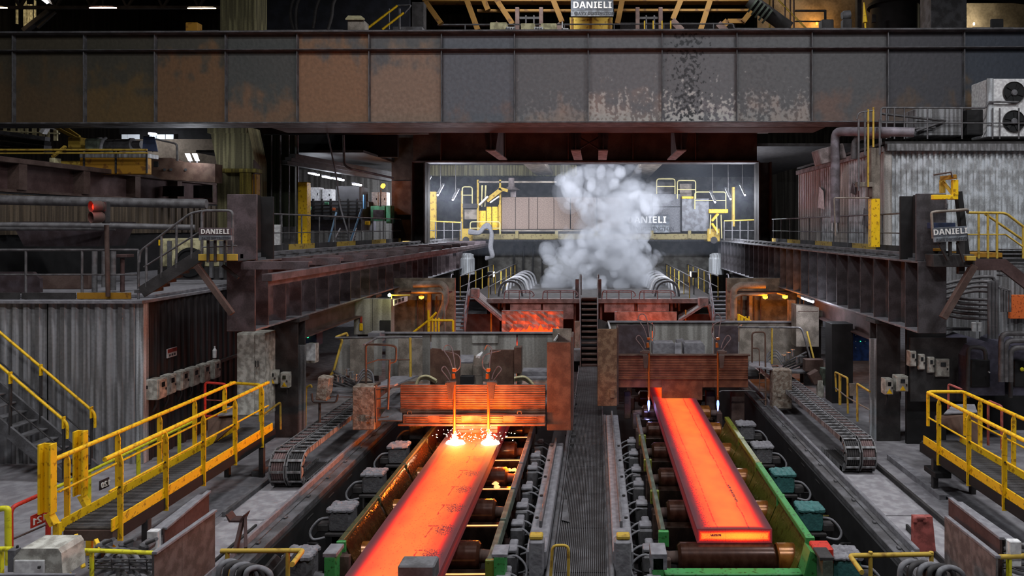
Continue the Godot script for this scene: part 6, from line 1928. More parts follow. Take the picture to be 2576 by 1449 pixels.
	pb(pf, "base_box", 2348, 640, 2452, 672, d + 0.1, 0.8, M.steel_dark, 0.01)
	pb(pf, "yellow_plate", 2432, 644, 2456, 656, d, 0.3, M.yellow_old)
	pb(pf, "yellow_plate", 2352, 625, 2368, 632, d + 0.4, 0.2, M.yellow_dark)
	pb(pf, "cabinet", 2348, 560, 2404, 575, d + 0.1, 0.3, M.navy)
	part(pf, "knee_brace", mb().bar(P(2450, 668, d + 0.1), P(2372, 800, d + 0.1), 0.14, 0.14), M.steel_brown)
	part(pf, "hook", mb().tube([P(2381, 500, d), P(2381, 530, d)], 0.02, 6).cyl(P(2381, 512, d), P(2381, 524, d), 0.035, 0.03, 8), M.steel_grey)
	danieli_sign(2347, 571, 2431, 594, 608, d - 0.06, M.sign_grey, 0.06, "grey slightly tilted company sign on the right runway platform")
	var yb := thing("yellow_bracket", "bright yellow L-shaped bracket frame above the right sign", "bracket", P(2380, 500, d))
	part(yb, "bottom_bar", mb().bb(P(2348, 490, d), P(2411, 502, d) + V(0, 0, 0.12), 0.01), M.yellow)
	part(yb, "side_bar", mb().bb(P(2399, 452, d - 0.01), P(2411, 491, d) + V(0, 0, 0.12), 0.01), M.yellow)
	part(yb, "top_bar", mb().bar(P(2366, 449, d + 0.2), P(2406, 444, d), 0.1, 0.09), M.yellow_dark)
	part(yb, "back_bar", mb().bb(P(2365, 452, d + 0.25), P(2376, 486, d + 0.3), 0.006).bar(P(2372, 456, d + 0.25), P(2396, 488, d + 0.1), 0.06, 0.06), M.yellow_old)
	part(yb, "wire_arm", mb().tube([P(2349, 440, d), P(2392, 433, d), P(2396, 446, d)], 0.02, 6), M.steel_brown)
	# stair rails and steps at the right edge
	var rs := thing("right_stairs", "steps with dull yellow railings going down at the right edge", "stairs", P(2520, 690, 16.5))
	part(rs, "handrail", mb().tube(rounded([P(2434, 535, 16.4), P(2530, 536, 16.4), P(2600, 590, 16.4)], 0.1), 0.03, 8).tube(rounded([P(2478, 538, 17.0), P(2600, 622, 17.0)], 0.1), 0.03, 8), M.yellow_old)
	part(rs, "knee_rail", mb().tube([P(2434, 590, 16.4), P(2530, 590, 16.4), P(2600, 640, 16.4)], 0.02, 6), M.yellow_old)
	for x in [2462, 2485, 2508, 2574]:
		part(rs, "post", mb().tube([P(x, 650, 16.4), P(x, 538 if x < 2540 else 570, 16.4)], 0.026, 6), M.yellow_old)
	pb(rs, "deck_edge", 2434, 636, 2522, 648, 16.4, 0.8, M.yellow_dark)
	for i in 7:
		pb(rs, "step", 2522, 626 + i * 11, 2600, 630 + i * 11, 16.6 - i * 0.05, 0.25, M.steel_grey, 0.004)
	part(rs, "stringer", mb().prism(PackedVector2Array([Vector2(0, 0.25), Vector2(0.7, 0.25), Vector2(1.5, -0.4), Vector2(1.5, -0.7), Vector2(0.6, 0.0), Vector2(0, 0.0)]), Transform3D(Basis(), P(2452, 680, 16.0)), -0.08), M.steel_maroon)

func right_pipes() -> void:
	# equipment room below the stairs
	var wl := thing("ribbed_partition", "dark ribbed partition behind the pipe bundle at the right edge", "partition", P(2450, 835, 19.4))
	for i in 3:
		part(wl, "sheet", mb().corrugated(V(9.0 + i * 1.4, 2.5, 19.4), V(10.38 + i * 1.4, 2.5, 19.4), 2.0, 0.22, 0.05, Vector3(0, 0, 1)), M.galv_dark)
	part(wl, "backing", mb().bb(V(8.9, 0.0, 19.45), V(17.0, 4.7, 19.6), 0.0), M.steel_black)
	for i in 9:
		var y := 690 + i * 12
		solo("bundle_pipe", mb().tube(smooth([P(2376, y + 24, 18.6), P(2440, y + 10 - i, 18.4), P(2480, y + 6, 18.2), P(2499, y + 10, 18.2), P(2502, y + 34, 18.2)] if i < 4 else [P(2376, y + 6, 18.8), P(2430, y + 14, 18.7), P(2492, y + 16, 18.6)], 4), 0.045, 8), M.pipe, "grey pipe of the bundle below the right stairs, %s from the top" % nth(i), "pipe", "pipe bundle at the right")
	for i in 3:
		var x := 2489 + i * 9
		solo("riser_pipe", mb().tube([P(x, 852, 18.0), P(x, 710 - i * 3, 18.0)], 0.05, 8), M.steel_grey, "upright pipe of the trunk at the right edge, %s" % ["leftmost of three", "middle of three", "rightmost of three"][i], "pipe", "trunk pipes at the right")
	for i in 4:
		var x := 2520 + i * 7
		solo("thin_riser", mb().tube(rounded([P(x - 14, 722 + i * 3, 18.8), P(x, 720 + i * 3, 18.8), P(x, 785, 18.8)], 0.08), 0.03, 6), M.pipe, "thin upright pipe near the right edge, %s from the trunk" % nth(i), "pipe", "thin risers at the right")
	for i in 2:
		solo("white_cup", mb().lathe(P(2450 + i * 14, 833, 18.6), Vector3.UP, [Vector2(0, 0), Vector2(0.055, 0), Vector2(0.065, 0.22), Vector2(0.05, 0.23), Vector2(0, 0.23)], 14), M.white_paint, ["left one of two pale canisters under the pipe bundle", "right one of two pale canisters under the pipe bundle"][i], "canister")
	solo("orange_board", mb().bb(P(2541, 742, 19.2), P(2600, 802, 19.2) + V(0, 0, 0.1), 0.01), M.orange_paint, "dull orange panel at the right edge behind the pipes", "panel")
	solo("shelf_bar", mb().bb(P(2372, 826, 18.9), P(2446, 832, 18.9) + V(0, 0, 0.3), 0.01), M.steel_grey, "narrow grey ledge below the ribbed partition", "ledge")
	for i in 2:
		var x0: float = [2432, 2540][i]
		var w: float = [96, 90][i]
		var mch := thing("drive_housing", "dark rounded drive housing in the gloom, %s" % ["beside the meter boxes", "at the right edge"][i], "machine", P(x0 + w / 2, 1000, 17.5))
		part(mch, "hood", mb().prism(PackedVector2Array([Vector2(0, 0), Vector2(w / 103.0, 0), Vector2(w / 103.0, 0.95), Vector2(w / 103.0 - 0.15, 1.2), Vector2(w / 103.0 * 0.5, 1.32), Vector2(0.15, 1.2), Vector2(0, 0.95)]), Transform3D(Basis(), P(x0, 995, 17.5)), -1.6), M.drive_violet)
		part(mch, "front_cover", mb().bb(P(x0 + 10, 905, 17.45), P(x0 + 60, 975, 17.45) + V(0, 0, 0.1), 0.03), M.steel_black)
		part(mch, "rounded_pipe", mb().tube(rounded([P(x0 + 2, 1000, 17.3), P(x0 + 4, 872, 17.3), P(x0 + 46, 876, 17.3), P(x0 + 48, 905, 17.3)], 0.15), 0.05, 8), M.rubber)
		part(mch, "knob", mb().lathe(P(x0 + 56, 936, 17.3), Vector3(0, 0, 1), [Vector2(0.03, 0), Vector2(0.02, 0.03), Vector2(0, 0.04)], 10), M.chrome)
	solo("yellow_valve", mb().lathe(P(2571, 929, 17.0), Vector3(0, 0, 1), [Vector2(0.05, 0), Vector2(0.04, 0.03), Vector2(0, 0.04)], 12), M.yellow_lime, "small bright yellow valve cap at the right edge", "valve")
	for i in 3:
		var y := 838 + i * 18
		var x := 2518 + i * 12
		solo("hoop_pipe", mb().tube(rounded([P(x, 960, 16.9), P(x, y, 16.9), P(2610, y + 2, 16.9)], 0.2), 0.06, 10), M.pipe, "thick bent pipe at the right edge over the drive housings, %s" % ["outermost", "middle one", "innermost"][i], "pipe", "bent pipes over the drive housings")
	# back plates and meter boxes below the runway
	solo("back_partition", mb().bb(V(7.9, 0.0, 18.2), V(8.9, 3.1, 18.3), 0.0), M.steel_black, "dark upright plate under the right runway's end", "plate")
	solo("back_partition", mb().bb(P(2290, 850, 17.9), P(2432, 1010, 17.9) + V(0, 0, 0.06), 0.0), M.steel_dark, "dark plate that carries the row of meter boxes at the right", "plate")
	for i in 4:
		var a: Array = [[2290, 2307, 884, 923], [2312, 2329, 892, 931], [2335, 2353, 899, 939], [2356, 2391, 904, 949]][i]
		control_box(P((a[0] + a[1]) / 2.0, a[3], 17.8) + V(0, 0, 0.14), Vector3((a[1] - a[0]) / 101.0, (a[3] - a[2]) / 101.0, 0.2), Vector3(0, 0, 1), "dim meter box on the dark plate at the right, %s from the left" % nth(i), "meter boxes right")
	for i in 2:
		var a: Array = [[2227, 2248, 954, 994], [2256, 2286, 947, 986]][i]
		control_box(P((a[0] + a[1]) / 2.0, a[3], 17.6) + V(0, 0, 0.15), Vector3((a[1] - a[0]) / 102.0, (a[3] - a[2]) / 102.0, 0.26), Vector3(0, 0, 1), "off-white meter box with a yellow triangle, %s the right steel sheet" % ["touching", "one away from"][i], "meter boxes by the right sheet", true)
	solo("standing_sheet", mb().bb(P(2188, 852, 18.6), P(2227, 1125, 18.6) + V(0, 0, 0.05), 0.006), M.galv, "tall bare steel sheet standing under the right runway", "sheet")
	solo("dark_cabinet", mb().bb(P(2093, 815, 20.5), P(2146, 1015, 20.5) + V(0, 0, 0.6), 0.01), M.steel_black, "black cabinet left of the blue doorway under the right runway", "cabinet")
	var bl := thing("blue_switchboard", "deep blue lit panel with tiny pilot lights beyond the right runway", "panel", P(2168, 910, 25.0))
	pb(bl, "panel", 2146, 826, 2190, 908, 25.0, 0.2, M.navy_bright)
	for i in 7:
		pb(bl, "pilot_light", 2152 + (i % 3) * 12, 842 + (i / 3) * 16, 2154 + (i % 3) * 12, 844 + (i / 3) * 16, 24.98, 0.02, M.led_green if i == 4 else M.white_paint, 0.0)
	var yr := thing("yellow_deck_rail", "old yellow two-bar railing on the deck before the dark doorway", "railing", P(2140, 1050, 18.0))
	part(yr, "rail", mb().tube(rounded([P(2104, 985, 19.6), P(2101, 936, 19.6), P(2132, 951, 18.6), P(2133, 1040, 18.6)], 0.06), 0.028, 8), M.yellow_old)
	part(yr, "rail", mb().tube(rounded([P(2157, 1060, 17.6), P(2156, 965, 17.6), P(2188, 985, 16.9)], 0.06), 0.028, 8), M.yellow_old)
	part(yr, "knee_rail", mb().tube([P(2102, 976, 19.6), P(2132, 1000, 18.6), P(2186, 1030, 16.9)], 0.02, 6), M.panel_beige)
	part(yr, "post", mb().tube([P(2113, 1018, 19.2), P(2113, 942, 19.2)], 0.04, 8), M.yellow_old)
	solo("notice_board", mb().bb(P(2138, 965, 18.4), P(2152, 996, 18.4) + V(0, 0, 0.05), 0.004), M.panel_beige, "pale notice panel leaning behind the old yellow railing", "panel")
	var rg := thing("red_gate", "faded red tube gate by the right walkway's far end", "gate", P(2400, 1040, 15.9))
	part(rg, "frame", mb().tube(rounded([P(2386, 1060, 15.9), P(2386, 966, 15.9), P(2420, 980, 15.6)], 0.06), 0.026, 8).tube(rounded([P(2486, 1120, 14.6), P(2486, 1008, 14.6), P(2520, 1022, 14.2), P(2520, 1130, 14.2)], 0.06), 0.026, 8), M.pale_red)
	solo("floor_beam", mb().bb(V(7.95, 0.0, 15.0), V(8.3, 0.22, 17.6), 0.01), M.steel_dark, "dark floor beam under the right walkway's far end", "beam")
	solo("floor_block", mb().bb(P(2352, 1190, 14.6), P(2394, 1204, 14.6) + V(0, 0, 0.5), 0.01), M.steel_black, "small dark block on the right deck before the walkway", "block")

# ------------------------------------------------------------------ the crane on the far end of the runways
func far_crane() -> void:
	var d := 42.0
	var o := thing("far_crane", "wide far crane of brown panels and yellow frames, half hidden by steam", "crane", P(1490, 606, d))
	for a in [[1262, 1296], [1297, 1330], [1331, 1352], [1353, 1393], [1394, 1434], [1436, 1500], [1502, 1570]]:
		pb(o, "cladding_panel", a[0], 496, a[1], 577, d, 0.1, M.panel_taupe, 0.02)
	pb(o, "cladding_panel", 1572, 488, 1640, 585, d, 0.1, M.panel_grey2, 0.02)
	pb(o, "cladding_panel", 1641, 488, 1712, 520, d, 0.1, M.panel_grey2, 0.02)
	pb(o, "cladding_panel", 1641, 521, 1712, 585, d, 0.1, M.panel_grey2, 0.02)
	pb(o, "shiny_panel", 1715, 499, 1784, 582, d - 0.3, 0.1, M.shiny_panel, 0.02)
	pb(o, "body", 1262, 500, 1712, 584, d + 0.15, 3.0, M.steel_dark, 0.0)
	pb(o, "base_beam", 1165, 588, 1812, 603, d - 0.2, 1.0, M.olive_base, 0.03)
	pb(o, "lower_rail", 1258, 578, 1640, 582, d - 0.3, 0.1, M.panel_beige)
	for x in [1300, 1400, 1500, 1640, 1735]:
		pb(o, "base_bracket", x - 4, 580, x + 4, 600, d - 0.35, 0.2, M.olive_base)
	for x in [1172, 1796]:
		pb(o, "end_carriage", x - 16, 575, x + 16, 608, d - 0.4, 1.4, M.yellow_old, 0.05)
		part(o, "wheel", mb().cyl(P(x, 604, d - 0.45), P(x, 604, d - 0.1), 0.2, 0.2, 16), M.steel_dark)
	# left end: frames, cabin, ladder
	for x in [1162, 1202, 1258]:
		pb(o, "frame_post", x - 2.5, 452 if x > 1170 else 480, x + 2.5, 590, d - 0.1, 0.12, M.yellow_old)
	pb(o, "frame_beam", 1202, 455, 1400, 460, d - 0.1, 0.2, M.panel_beige)
	for a in [[1205, 530, 1222], [1224, 520, 1236], [1238, 520, 1252], [1254, 515, 1262]]:
		pb(o, "yellow_panel", a[0], a[1], a[2], 578, d + 0.2, 0.1, M.yellow)
	pb(o, "cabin", 1168, 527, 1200, 552, d, 1.0, M.panel_beige, 0.02)
	pb(o, "cabin_roof", 1164, 512, 1202, 524, d - 0.1, 1.2, M.steel_dark)
	part(o, "boom_arm", mb().bar(P(1225, 505, d - 0.3), P(1262, 476, d - 0.3), 0.3, 0.25).bar(P(1255, 474, d - 0.3), P(1278, 480, d - 0.3), 0.3, 0.18), M.yellow_old)
	part(o, "pale_chute", mb().bar(P(1206, 516, d - 0.6), P(1228, 494, d - 0.6), 0.3, 0.1), M.white_paint)
	part(o, "pale_chute", mb().bar(P(1233, 510, d - 0.5), P(1256, 494, d - 0.5), 0.2, 0.08), M.white_paint)
	part(o, "exhaust_hood", mb().lathe(P(1287, 478, d), Vector3.UP, [Vector2(0.5, 0), Vector2(0.2, 0.2), Vector2(0.18, 0.7), Vector2(0, 0.7)], 16), M.plate_pink)
	pb(o, "stack", 1284, 478, 1298, 496, d + 0.2, 0.3, M.plate_pink)
	for a in [[1163, 470, 1188, 512], [1183, 558, 1258, 590]]:
		var r := part(o, "guard_rail", mb().tube(rounded([P(a[0], a[3], d - 0.5), P(a[0], a[1], d - 0.5), P(a[2], a[1], d - 0.5), P(a[2], a[3], d - 0.5)], 0.15), 0.035, 6), M.yellow_pale)
		part(r, "knee_rail", mb().tube([P(a[0], (a[1] + a[3]) / 2.0, d - 0.5), P(a[2], (a[1] + a[3]) / 2.0, d - 0.5)], 0.03, 6), M.yellow_pale)
	for i in 4:
		part(o, "lit_ladder", mb().tube([P(1212 + (i % 2) * 8, 520, d - 0.4 + i * 0.1), P(1212 + (i % 2) * 8 + i, 466, d - 0.4)], 0.03, 6), M.yellow_pale)
	# drooping cable festoon
	for i in 3:
		part(o, "cable_loop", mb().tube(smooth([P(1180, 580 + i * 3, d - 1.0), P(1205, 583 + i * 2, d - 1.2), P(1218, 568 + i * 3, d - 1.2), P(1230, 566 + i * 4, d - 1.2), P(1236 + i, 590, d - 1.2), P(1232 + i * 2, 622, d - 1.2), P(1236 + i * 2, 645, d - 1.2), P(1222, 652 - i * 2, d - 1.1)], 5), 0.1, 8), M.hose_grey)
	# right end: gallery, stairs, rails
	pb(o, "gallery_deck", 1784, 526, 1832, 536, d - 0.6, 0.8, M.yellow, 0.02)
	for a in [[1652, 450, 1698, 488], [1704, 454, 1750, 500], [1748, 483, 1826, 526]]:
		var r := part(o, "guard_rail", mb().tube(rounded([P(a[0], a[3], d - 0.6), P(a[0], a[1], d - 0.6), P(a[2], a[1], d - 0.6), P(a[2], a[3], d - 0.6)], 0.15), 0.035, 6), M.yellow_pale)
		part(r, "knee_rail", mb().tube([P(a[0], (a[1] + a[3]) / 2.0, d - 0.6), P(a[2], (a[1] + a[3]) / 2.0, d - 0.6)], 0.03, 6), M.yellow_pale)
	pb(o, "upper_unit", 1655, 456, 1695, 488, d + 0.2, 0.6, M.steel_dark, 0.02)
	pb(o, "upper_unit", 1710, 462, 1740, 498, d + 0.2, 0.6, M.panel_beige, 0.02)
	pb(o, "yellow_ledge", 1716, 494, 1745, 500, d - 0.4, 0.5, M.yellow)
	part(o, "zigzag_stairs", mb().bar(P(1790, 556, d - 0.6), P(1806, 538, d - 0.6), 0.4, 0.12).bar(P(1806, 586, d - 0.6), P(1790, 562, d - 0.6), 0.4, 0.12), M.yellow)
	for a in [[1786, 588, 1788, 540], [1816, 600, 1814, 540], [1804, 590, 1803, 545]]:
		part(o, "stair_rail", mb().tube([P(a[0], a[1], d - 0.8), P(a[2], a[3], d - 0.8)], 0.035, 6), M.yellow_pale)
	danieli_sign(1570, 540, 1684, 566, 586, d - 0.3, M.sign_grey, 0.0, "large grey company sign on the far crane, mostly behind the steam", true)
	# dark wall under the crane
	solo("chamber_wall", mb().bb(P(1228, 606, 43.6), P(1790, 740, 43.6) + V(0, 0, 0.2), 0.0), M.chamber, "dark stained spray-chamber wall below the far crane", "partition")
	solo("chamber_ledge", mb().bb(P(1224, 603, 43.2), P(1792, 607, 43.2) + V(0, 0, 1.5), 0.01), M.steel_dusty, "thin pale ledge along the top of the spray-chamber wall", "ledge")
	for i in 4:
		solo("dark_riser", mb().tube([P(1290 + i * 24, 730, 43.3), P(1294 + i * 24, 618, 43.3)], 0.06, 6), M.steel_black, "dark riser pipe on the spray-chamber wall, %s from the left" % nth(i), "pipe", "risers on the chamber wall")
	# bay behind: back wall panels and upper ducts
	solo("bay_wall", mb().bb(P(1060, 400, 55.0), P(1920, 610, 55.0) + V(0, 0, 0.3), 0.0), M.bay_plaster, "hazy grey end wall of the bay behind the far crane", "wall panel")
	for a in [[1108, 478, 1, -1], [1146, 490, 1, -1], [1076, 458, 1, -1], [1868, 478, -1, 1], [1832, 488, -1, 1], [1793, 496, -1, 1]]:
		var x: float = a[0]
		var y: float = a[1]
		var w := 7.0 if a[2] > 0 else -6.0
		var e := 12.0 if x in [1108.0, 1868.0, 1146.0, 1832.0] else 5.0
		tube_lamp(P(x - w, y + 13, 36.0), P(x + w, y - 13, 38.5), e, "slanting bright tube lamp by the far crane, %s" % ({1108.0: "longest on the left", 1146.0: "second on the left", 1076.0: "smallest, by the left portal leg", 1868.0: "nearest the right portal leg", 1832.0: "above the right gallery", 1793.0: "innermost on the right"}[x]))
	for a in [[1088, 482, 600, 8], [1846, 470, 570, 3]]:
		solo("lit_column", mb().bb(P(a[0] - a[3], a[1], 40.5), P(a[0] + a[3], a[2], 40.5) + V(0, 0, 0.3), 0.02), M.yellow_old, "orange-lit slim column beyond the portal, %s of the far crane" % ("left" if a[0] < 1400 else "right"), "column")
	for s in [-1, 1]:
		var x0 := 1074 if s < 0 else 1822
		var x1 := 1160 if s < 0 else 1902
		var r := thing("bay_railing", "thin pale railing beyond the portal, on the far crane's %s" % ("left" if s < 0 else "right"), "railing", P((x0 + x1) / 2.0, 600, 39.0))
		part(r, "handrail", mb().tube([P(x0, 556, 39.0), P(x1, 560 if s < 0 else 553, 39.0)], 0.04, 6), M.yellow_old)
		part(r, "knee_rail", mb().tube([P(x0, 580, 39.0), P(x1, 580, 39.0)], 0.03, 6), M.pipe)
		for i in 5:
			var x := lerpf(x0, x1, i / 4.0)
			part(r, "post", mb().tube([P(x, 604, 39.0), P(x, 557, 39.0)], 0.035, 6), M.pipe)

# ------------------------------------------------------------------ left upper bay, hall column and machine room
func left_bay() -> void:
	var X := -17.0
	var o := thing("bay_runway", "long dark brown crane girder receding through the left bay", "girder", V(X, 6.5, 26))
	part(o, "top_flange", mb().bb(V(X - 0.4, 7.35, 15.0), V(X + 0.4, 7.5, 33.0), 0.01), M.steel_brown)
	part(o, "web", mb().bb(V(X - 0.05, 6.6, 15.0), V(X + 0.05, 7.35, 33.0), 0.0), M.steel_maroon)
	part(o, "bottom_flange", mb().bb(V(X - 0.3, 6.52, 15.0), V(X + 0.3, 6.6, 33.0), 0.0), M.steel_brown)
	for i in 6:
		part(o, "rib", mb().bb(V(X, 6.6, 18.0 + i * 2.6), V(X + 0.38, 7.35, 18.3 + i * 2.6), 0.0), M.steel_brown)
	for i in 3:
		solo("bay_column", mb().bb(V(X - 0.5, 0.0, 21.6 + i * 5.0), V(X + 0.3, 6.5, 22.4 + i * 5.0), 0.02), M.steel_dark, "dark column under the left bay's girder, %s from the near end" % nth(i), "column", "columns under the left bay girder")
	var w := thing("bay_cladding", "brownish ribbed cladding under the left bay's girder", "cladding", V(-16.5, 3.9, 25.0))
	for i in 7:
		part(w, "sheet", mb().corrugated(V(-16.6, 5.3, 15.0 + i * 2.6), V(-16.6, 5.3, 17.57 + i * 2.6), 1.15, 0.42, 0.06, Vector3.RIGHT), M.rib_brown)
	part(w, "backing", mb().bb(V(-16.66, 3.9, 15.0), V(-16.8, 6.5, 33.0), 0.0), M.steel_black)
	for a in [[405, 462, 468, 494], [486, 534, 466, 498]]:
		pb(w, "dark_louvre", a[0], a[2], a[1], a[3], 28.0, 0.05, M.glass_dark)
	# long pipes across
	for a in [[0, 502, 520, 513, 0.13, "thick upper"], [0, 566, 300, 567, 0.08, "middle"], [0, 574, 290, 574, 0.07, "lower"], [290, 567, 490, 572, 0.08, "right-hand"]]:
		solo("bay_pipe", mb().tube([P(a[0] - 60, a[1], 18.6), P(a[2], a[3], 19.4)], a[4], 10), M.pipe, "%s long grey pipe crossing the left bay above the hut" % a[5], "pipe")
	solo("dark_hopper", mb().prism(PackedVector2Array([Vector2(0, 0), Vector2(2.0, 0), Vector2(2.3, 0.68), Vector2(-0.34, 0.68)]), Transform3D(Basis(), P(60, 620, 19.6)), -1.2), M.plate_dark, "dark rust-brown hopper under the bay pipes, behind the signal", "hopper")
	# trolley on the girder
	var t := thing("crane_trolley", "winch trolley with a yellow flank and grey drums on the left bay girder", "crane trolley", V(-15.5, 7.5, 24.5))
	var d := 24.5
	pb(t, "yellow_flank", 200, 397, 368, 438, d, 0.3, M.yellow_dark, 0.02)
	pb(t, "yellow_flank", 140, 405, 200, 425, d, 0.3, M.yellow_old, 0.02)
	for x in [210, 290, 368]:
		pb(t, "flank_post", x - 2, 375, x + 2, 436, d - 0.05, 0.05, M.steel_dark)
	pb(t, "deck_beam", 200, 386, 372, 397, d + 0.1, 0.6, M.galv_dark)
	part(t, "rail", mb().tube([P(-40, 377, d - 0.4), P(370, 377, d - 0.4)], 0.04, 6).tube([P(-40, 386, d - 0.4), P(372, 385, d - 0.4)], 0.03, 6), M.yellow_old)
	pb(t, "motor_block", 212, 348, 248, 378, d + 0.4, 0.8, M.green_grey, 0.04)
	part(t, "winch_drum", mb().lathe(P(250, 364, d + 0.8), Vector3.RIGHT, [Vector2(0, 0), Vector2(0.26, 0), Vector2(0.26, 0.08), Vector2(0.18, 0.1), Vector2(0.18, 0.6), Vector2(0.2, 0.62), Vector2(0.2, 1.1), Vector2(0.24, 1.12), Vector2(0.24, 1.2), Vector2(0.14, 1.22), Vector2(0.14, 1.5), Vector2(0, 1.5)], 20), M.steel_grey)
	part(t, "cable_loop", mb().tube(smooth([P(252, 378, d + 0.3), P(258, 355, d + 0.3), P(268, 346, d + 0.4)], 4), 0.05, 6), M.hose_grey)
	part(t, "navy_guard", mb().plate(P(360, 380, d + 0.2), P(398, 382, d + 0.2), P(390, 346, d + 0.4), P(363, 344, d + 0.4), 0.05), M.navy)
	part(t, "hand_rail", mb().tube(rounded([P(392, 350, d), P(445, 362, d), P(446, 405, d)], 0.1), 0.035, 6), M.pipe)
	part(t, "stair_beam", mb().bar(P(135, 318, d + 1.0), P(200, 352, d + 1.0), 0.1, 0.1).bar(P(160, 318, d + 1.3), P(200, 345, d + 1.3), 0.1, 0.1).bar(P(132, 395, d), P(165, 368, d), 0.1, 0.08), M.yellow_old)
	pb(t, "yellow_block", 170, 345, 202, 372, d + 0.6, 0.6, M.yellow_old, 0.02)
	pb(t, "white_block", 123, 397, 138, 411, d - 0.3, 0.3, M.cream, 0.02)
	var cb := thing("end_carriage", "brown end carriage beam with round holes beside the floodlights", "crane beam", P(450, 450, 26.0))
	part(cb, "beam", mb().prism(PackedVector2Array([Vector2(0, 0.1), Vector2(0, 0.62), Vector2(0.9, 0.62), Vector2(1.2, 0.48), Vector2(2.5, 0.4), Vector2(2.5, -0.28), Vector2(0.55, -0.16)]), Transform3D(Basis(), P(368, 440, 26.0)), -0.5), M.plate_brown)
	for x in [414, 430, 467]:
		part(cb, "hole", mb().cyl(P(x, 427, 25.98), P(x, 427, 26.05), 0.05, 0.05, 12), M.black)
	pb(cb, "black_gap", 386, 406, 398, 420, 25.98, 0.1, M.black)
	# flood lights
	for i in 2:
		var x := 474 + i * 18
		var fl := thing("floodlight", "glaring white floodlight on the left bay crane, %s of the pair" % ["left", "right"][i], "lamp", P(x, 410, 26.2))
		part(fl, "face", mb().plate(P(x - 9, 386, 26.2), P(x + 3, 386, 26.2), P(x + 9, 403, 26.0), P(x - 1, 403, 26.0), 0.04), M.lamp_white)
		part(fl, "stalk", mb().tube([P(x + 4, 404, 26.1), P(x + 4, 415, 26.1)], 0.025, 6), M.steel_grey)
		omni("floodlight_glow", P(x, 400, 25.6), Color(0.93, 0.96, 1.0), 0.5, 0.15)
	# far conveyors and the glimpsed back bay
	for i in 4:
		solo("conveyor_beam", mb().bar(P(-40, 328 + i * 14, 32.0), P(120, 350 + i * 11, 32.0 - i), 0.3, 0.18), M.steel_grey if i % 2 == 0 else M.steel_black, "sloping conveyor beam at the upper left under the girder, %s from the top" % nth(i), "beam", "conveyor beams")
	var lt := thing("lit_lattice", "pale lit lattice of posts and stairs glimpsed under the girder at the left", "lattice", P(80, 352, 36.0))
	for i in 8:
		pb(lt, "post", 8 + i * 18, 316, 14 + i * 18 + (i % 3) * 3, 340 + i * 2, 36.0, 0.1, M.cream)
	part(lt, "slant", mb().bar(P(108, 335, 35.5), P(118, 318, 35.5), 0.3, 0.2).bar(P(118, 320, 35.5), P(150, 326, 35.5), 0.1, 0.1), M.white_paint)
	part(lt, "rail", mb().tube([P(0, 330, 35.8), P(150, 336, 35.8)], 0.04, 6), M.cream)
	var bw := thing("bay_end_wall", "hazy lit end wall with a strip window in the left bay", "wall panel", P(440, 420, 38.0))
	pb(bw, "wall", 300, 350, 560, 430, 38.0, 0.2, M.pale_wall, 0.0)
	pb(bw, "dark_upper", 300, 300, 560, 350, 38.2, 0.2, M.steel_black, 0.0)
	for a in [[306, 318], [320, 350], [376, 392], [394, 415], [417, 436]]:
		pb(bw, "window_pane", a[0], 338, a[1], 350, 37.95, 0.04, M.lit_pane, 0.0)
	tube_lamp(P(374, 336, 37.0), P(394, 338, 37.0), 2.0, "white tube lamp over the strip window in the left bay")
	# hall column with its corbel
	var c := thing("hall_column", "big olive tapered hall column with a yellow corbel, left of the portal", "column", P(590, 655, 27.2))
	var xf := Transform3D(Basis(), P(590, 600, 27.2))
	var pts := PackedVector2Array()
	for q in [[522, 318], [622, 318], [626, 335], [640, 402], [642, 655], [549, 655], [545, 410], [530, 337]]:
		pts.append(Vector2((q[0] - 590) * 27.2 / F, (600 - q[1]) * 27.2 / F))
	part(c, "shaft", mb().prism(pts, xf, -1.0), M.column_olive)
	pb(c, "cap", 521, 318, 620, 335, 27.15, 0.3, M.column_olive)
	part(c, "side_plate", mb().plate(P(640, 402, 27.0), P(656, 420, 27.6), P(656, 655, 27.6), P(642, 655, 27.0), 0.05), M.steel_brown)
	pb(c, "upper_shaft", 553, -40, 642, 84, 27.4, 1.0, M.column_olive, 0.02)
	var cr := thing("corbel", "yellow-olive corbel frame fixed to the hall column", "frame", P(610, 490, 27.0))
	pb(cr, "top_plate", 554, 424, 645, 434, 26.9, 0.5, M.column_yellow, 0.01)
	pb(cr, "box", 602, 434, 632, 490, 26.95, 0.3, M.column_yellow, 0.01)
	pb(cr, "side", 634, 438, 645, 490, 27.0, 0.3, M.yellow_dark, 0.01)

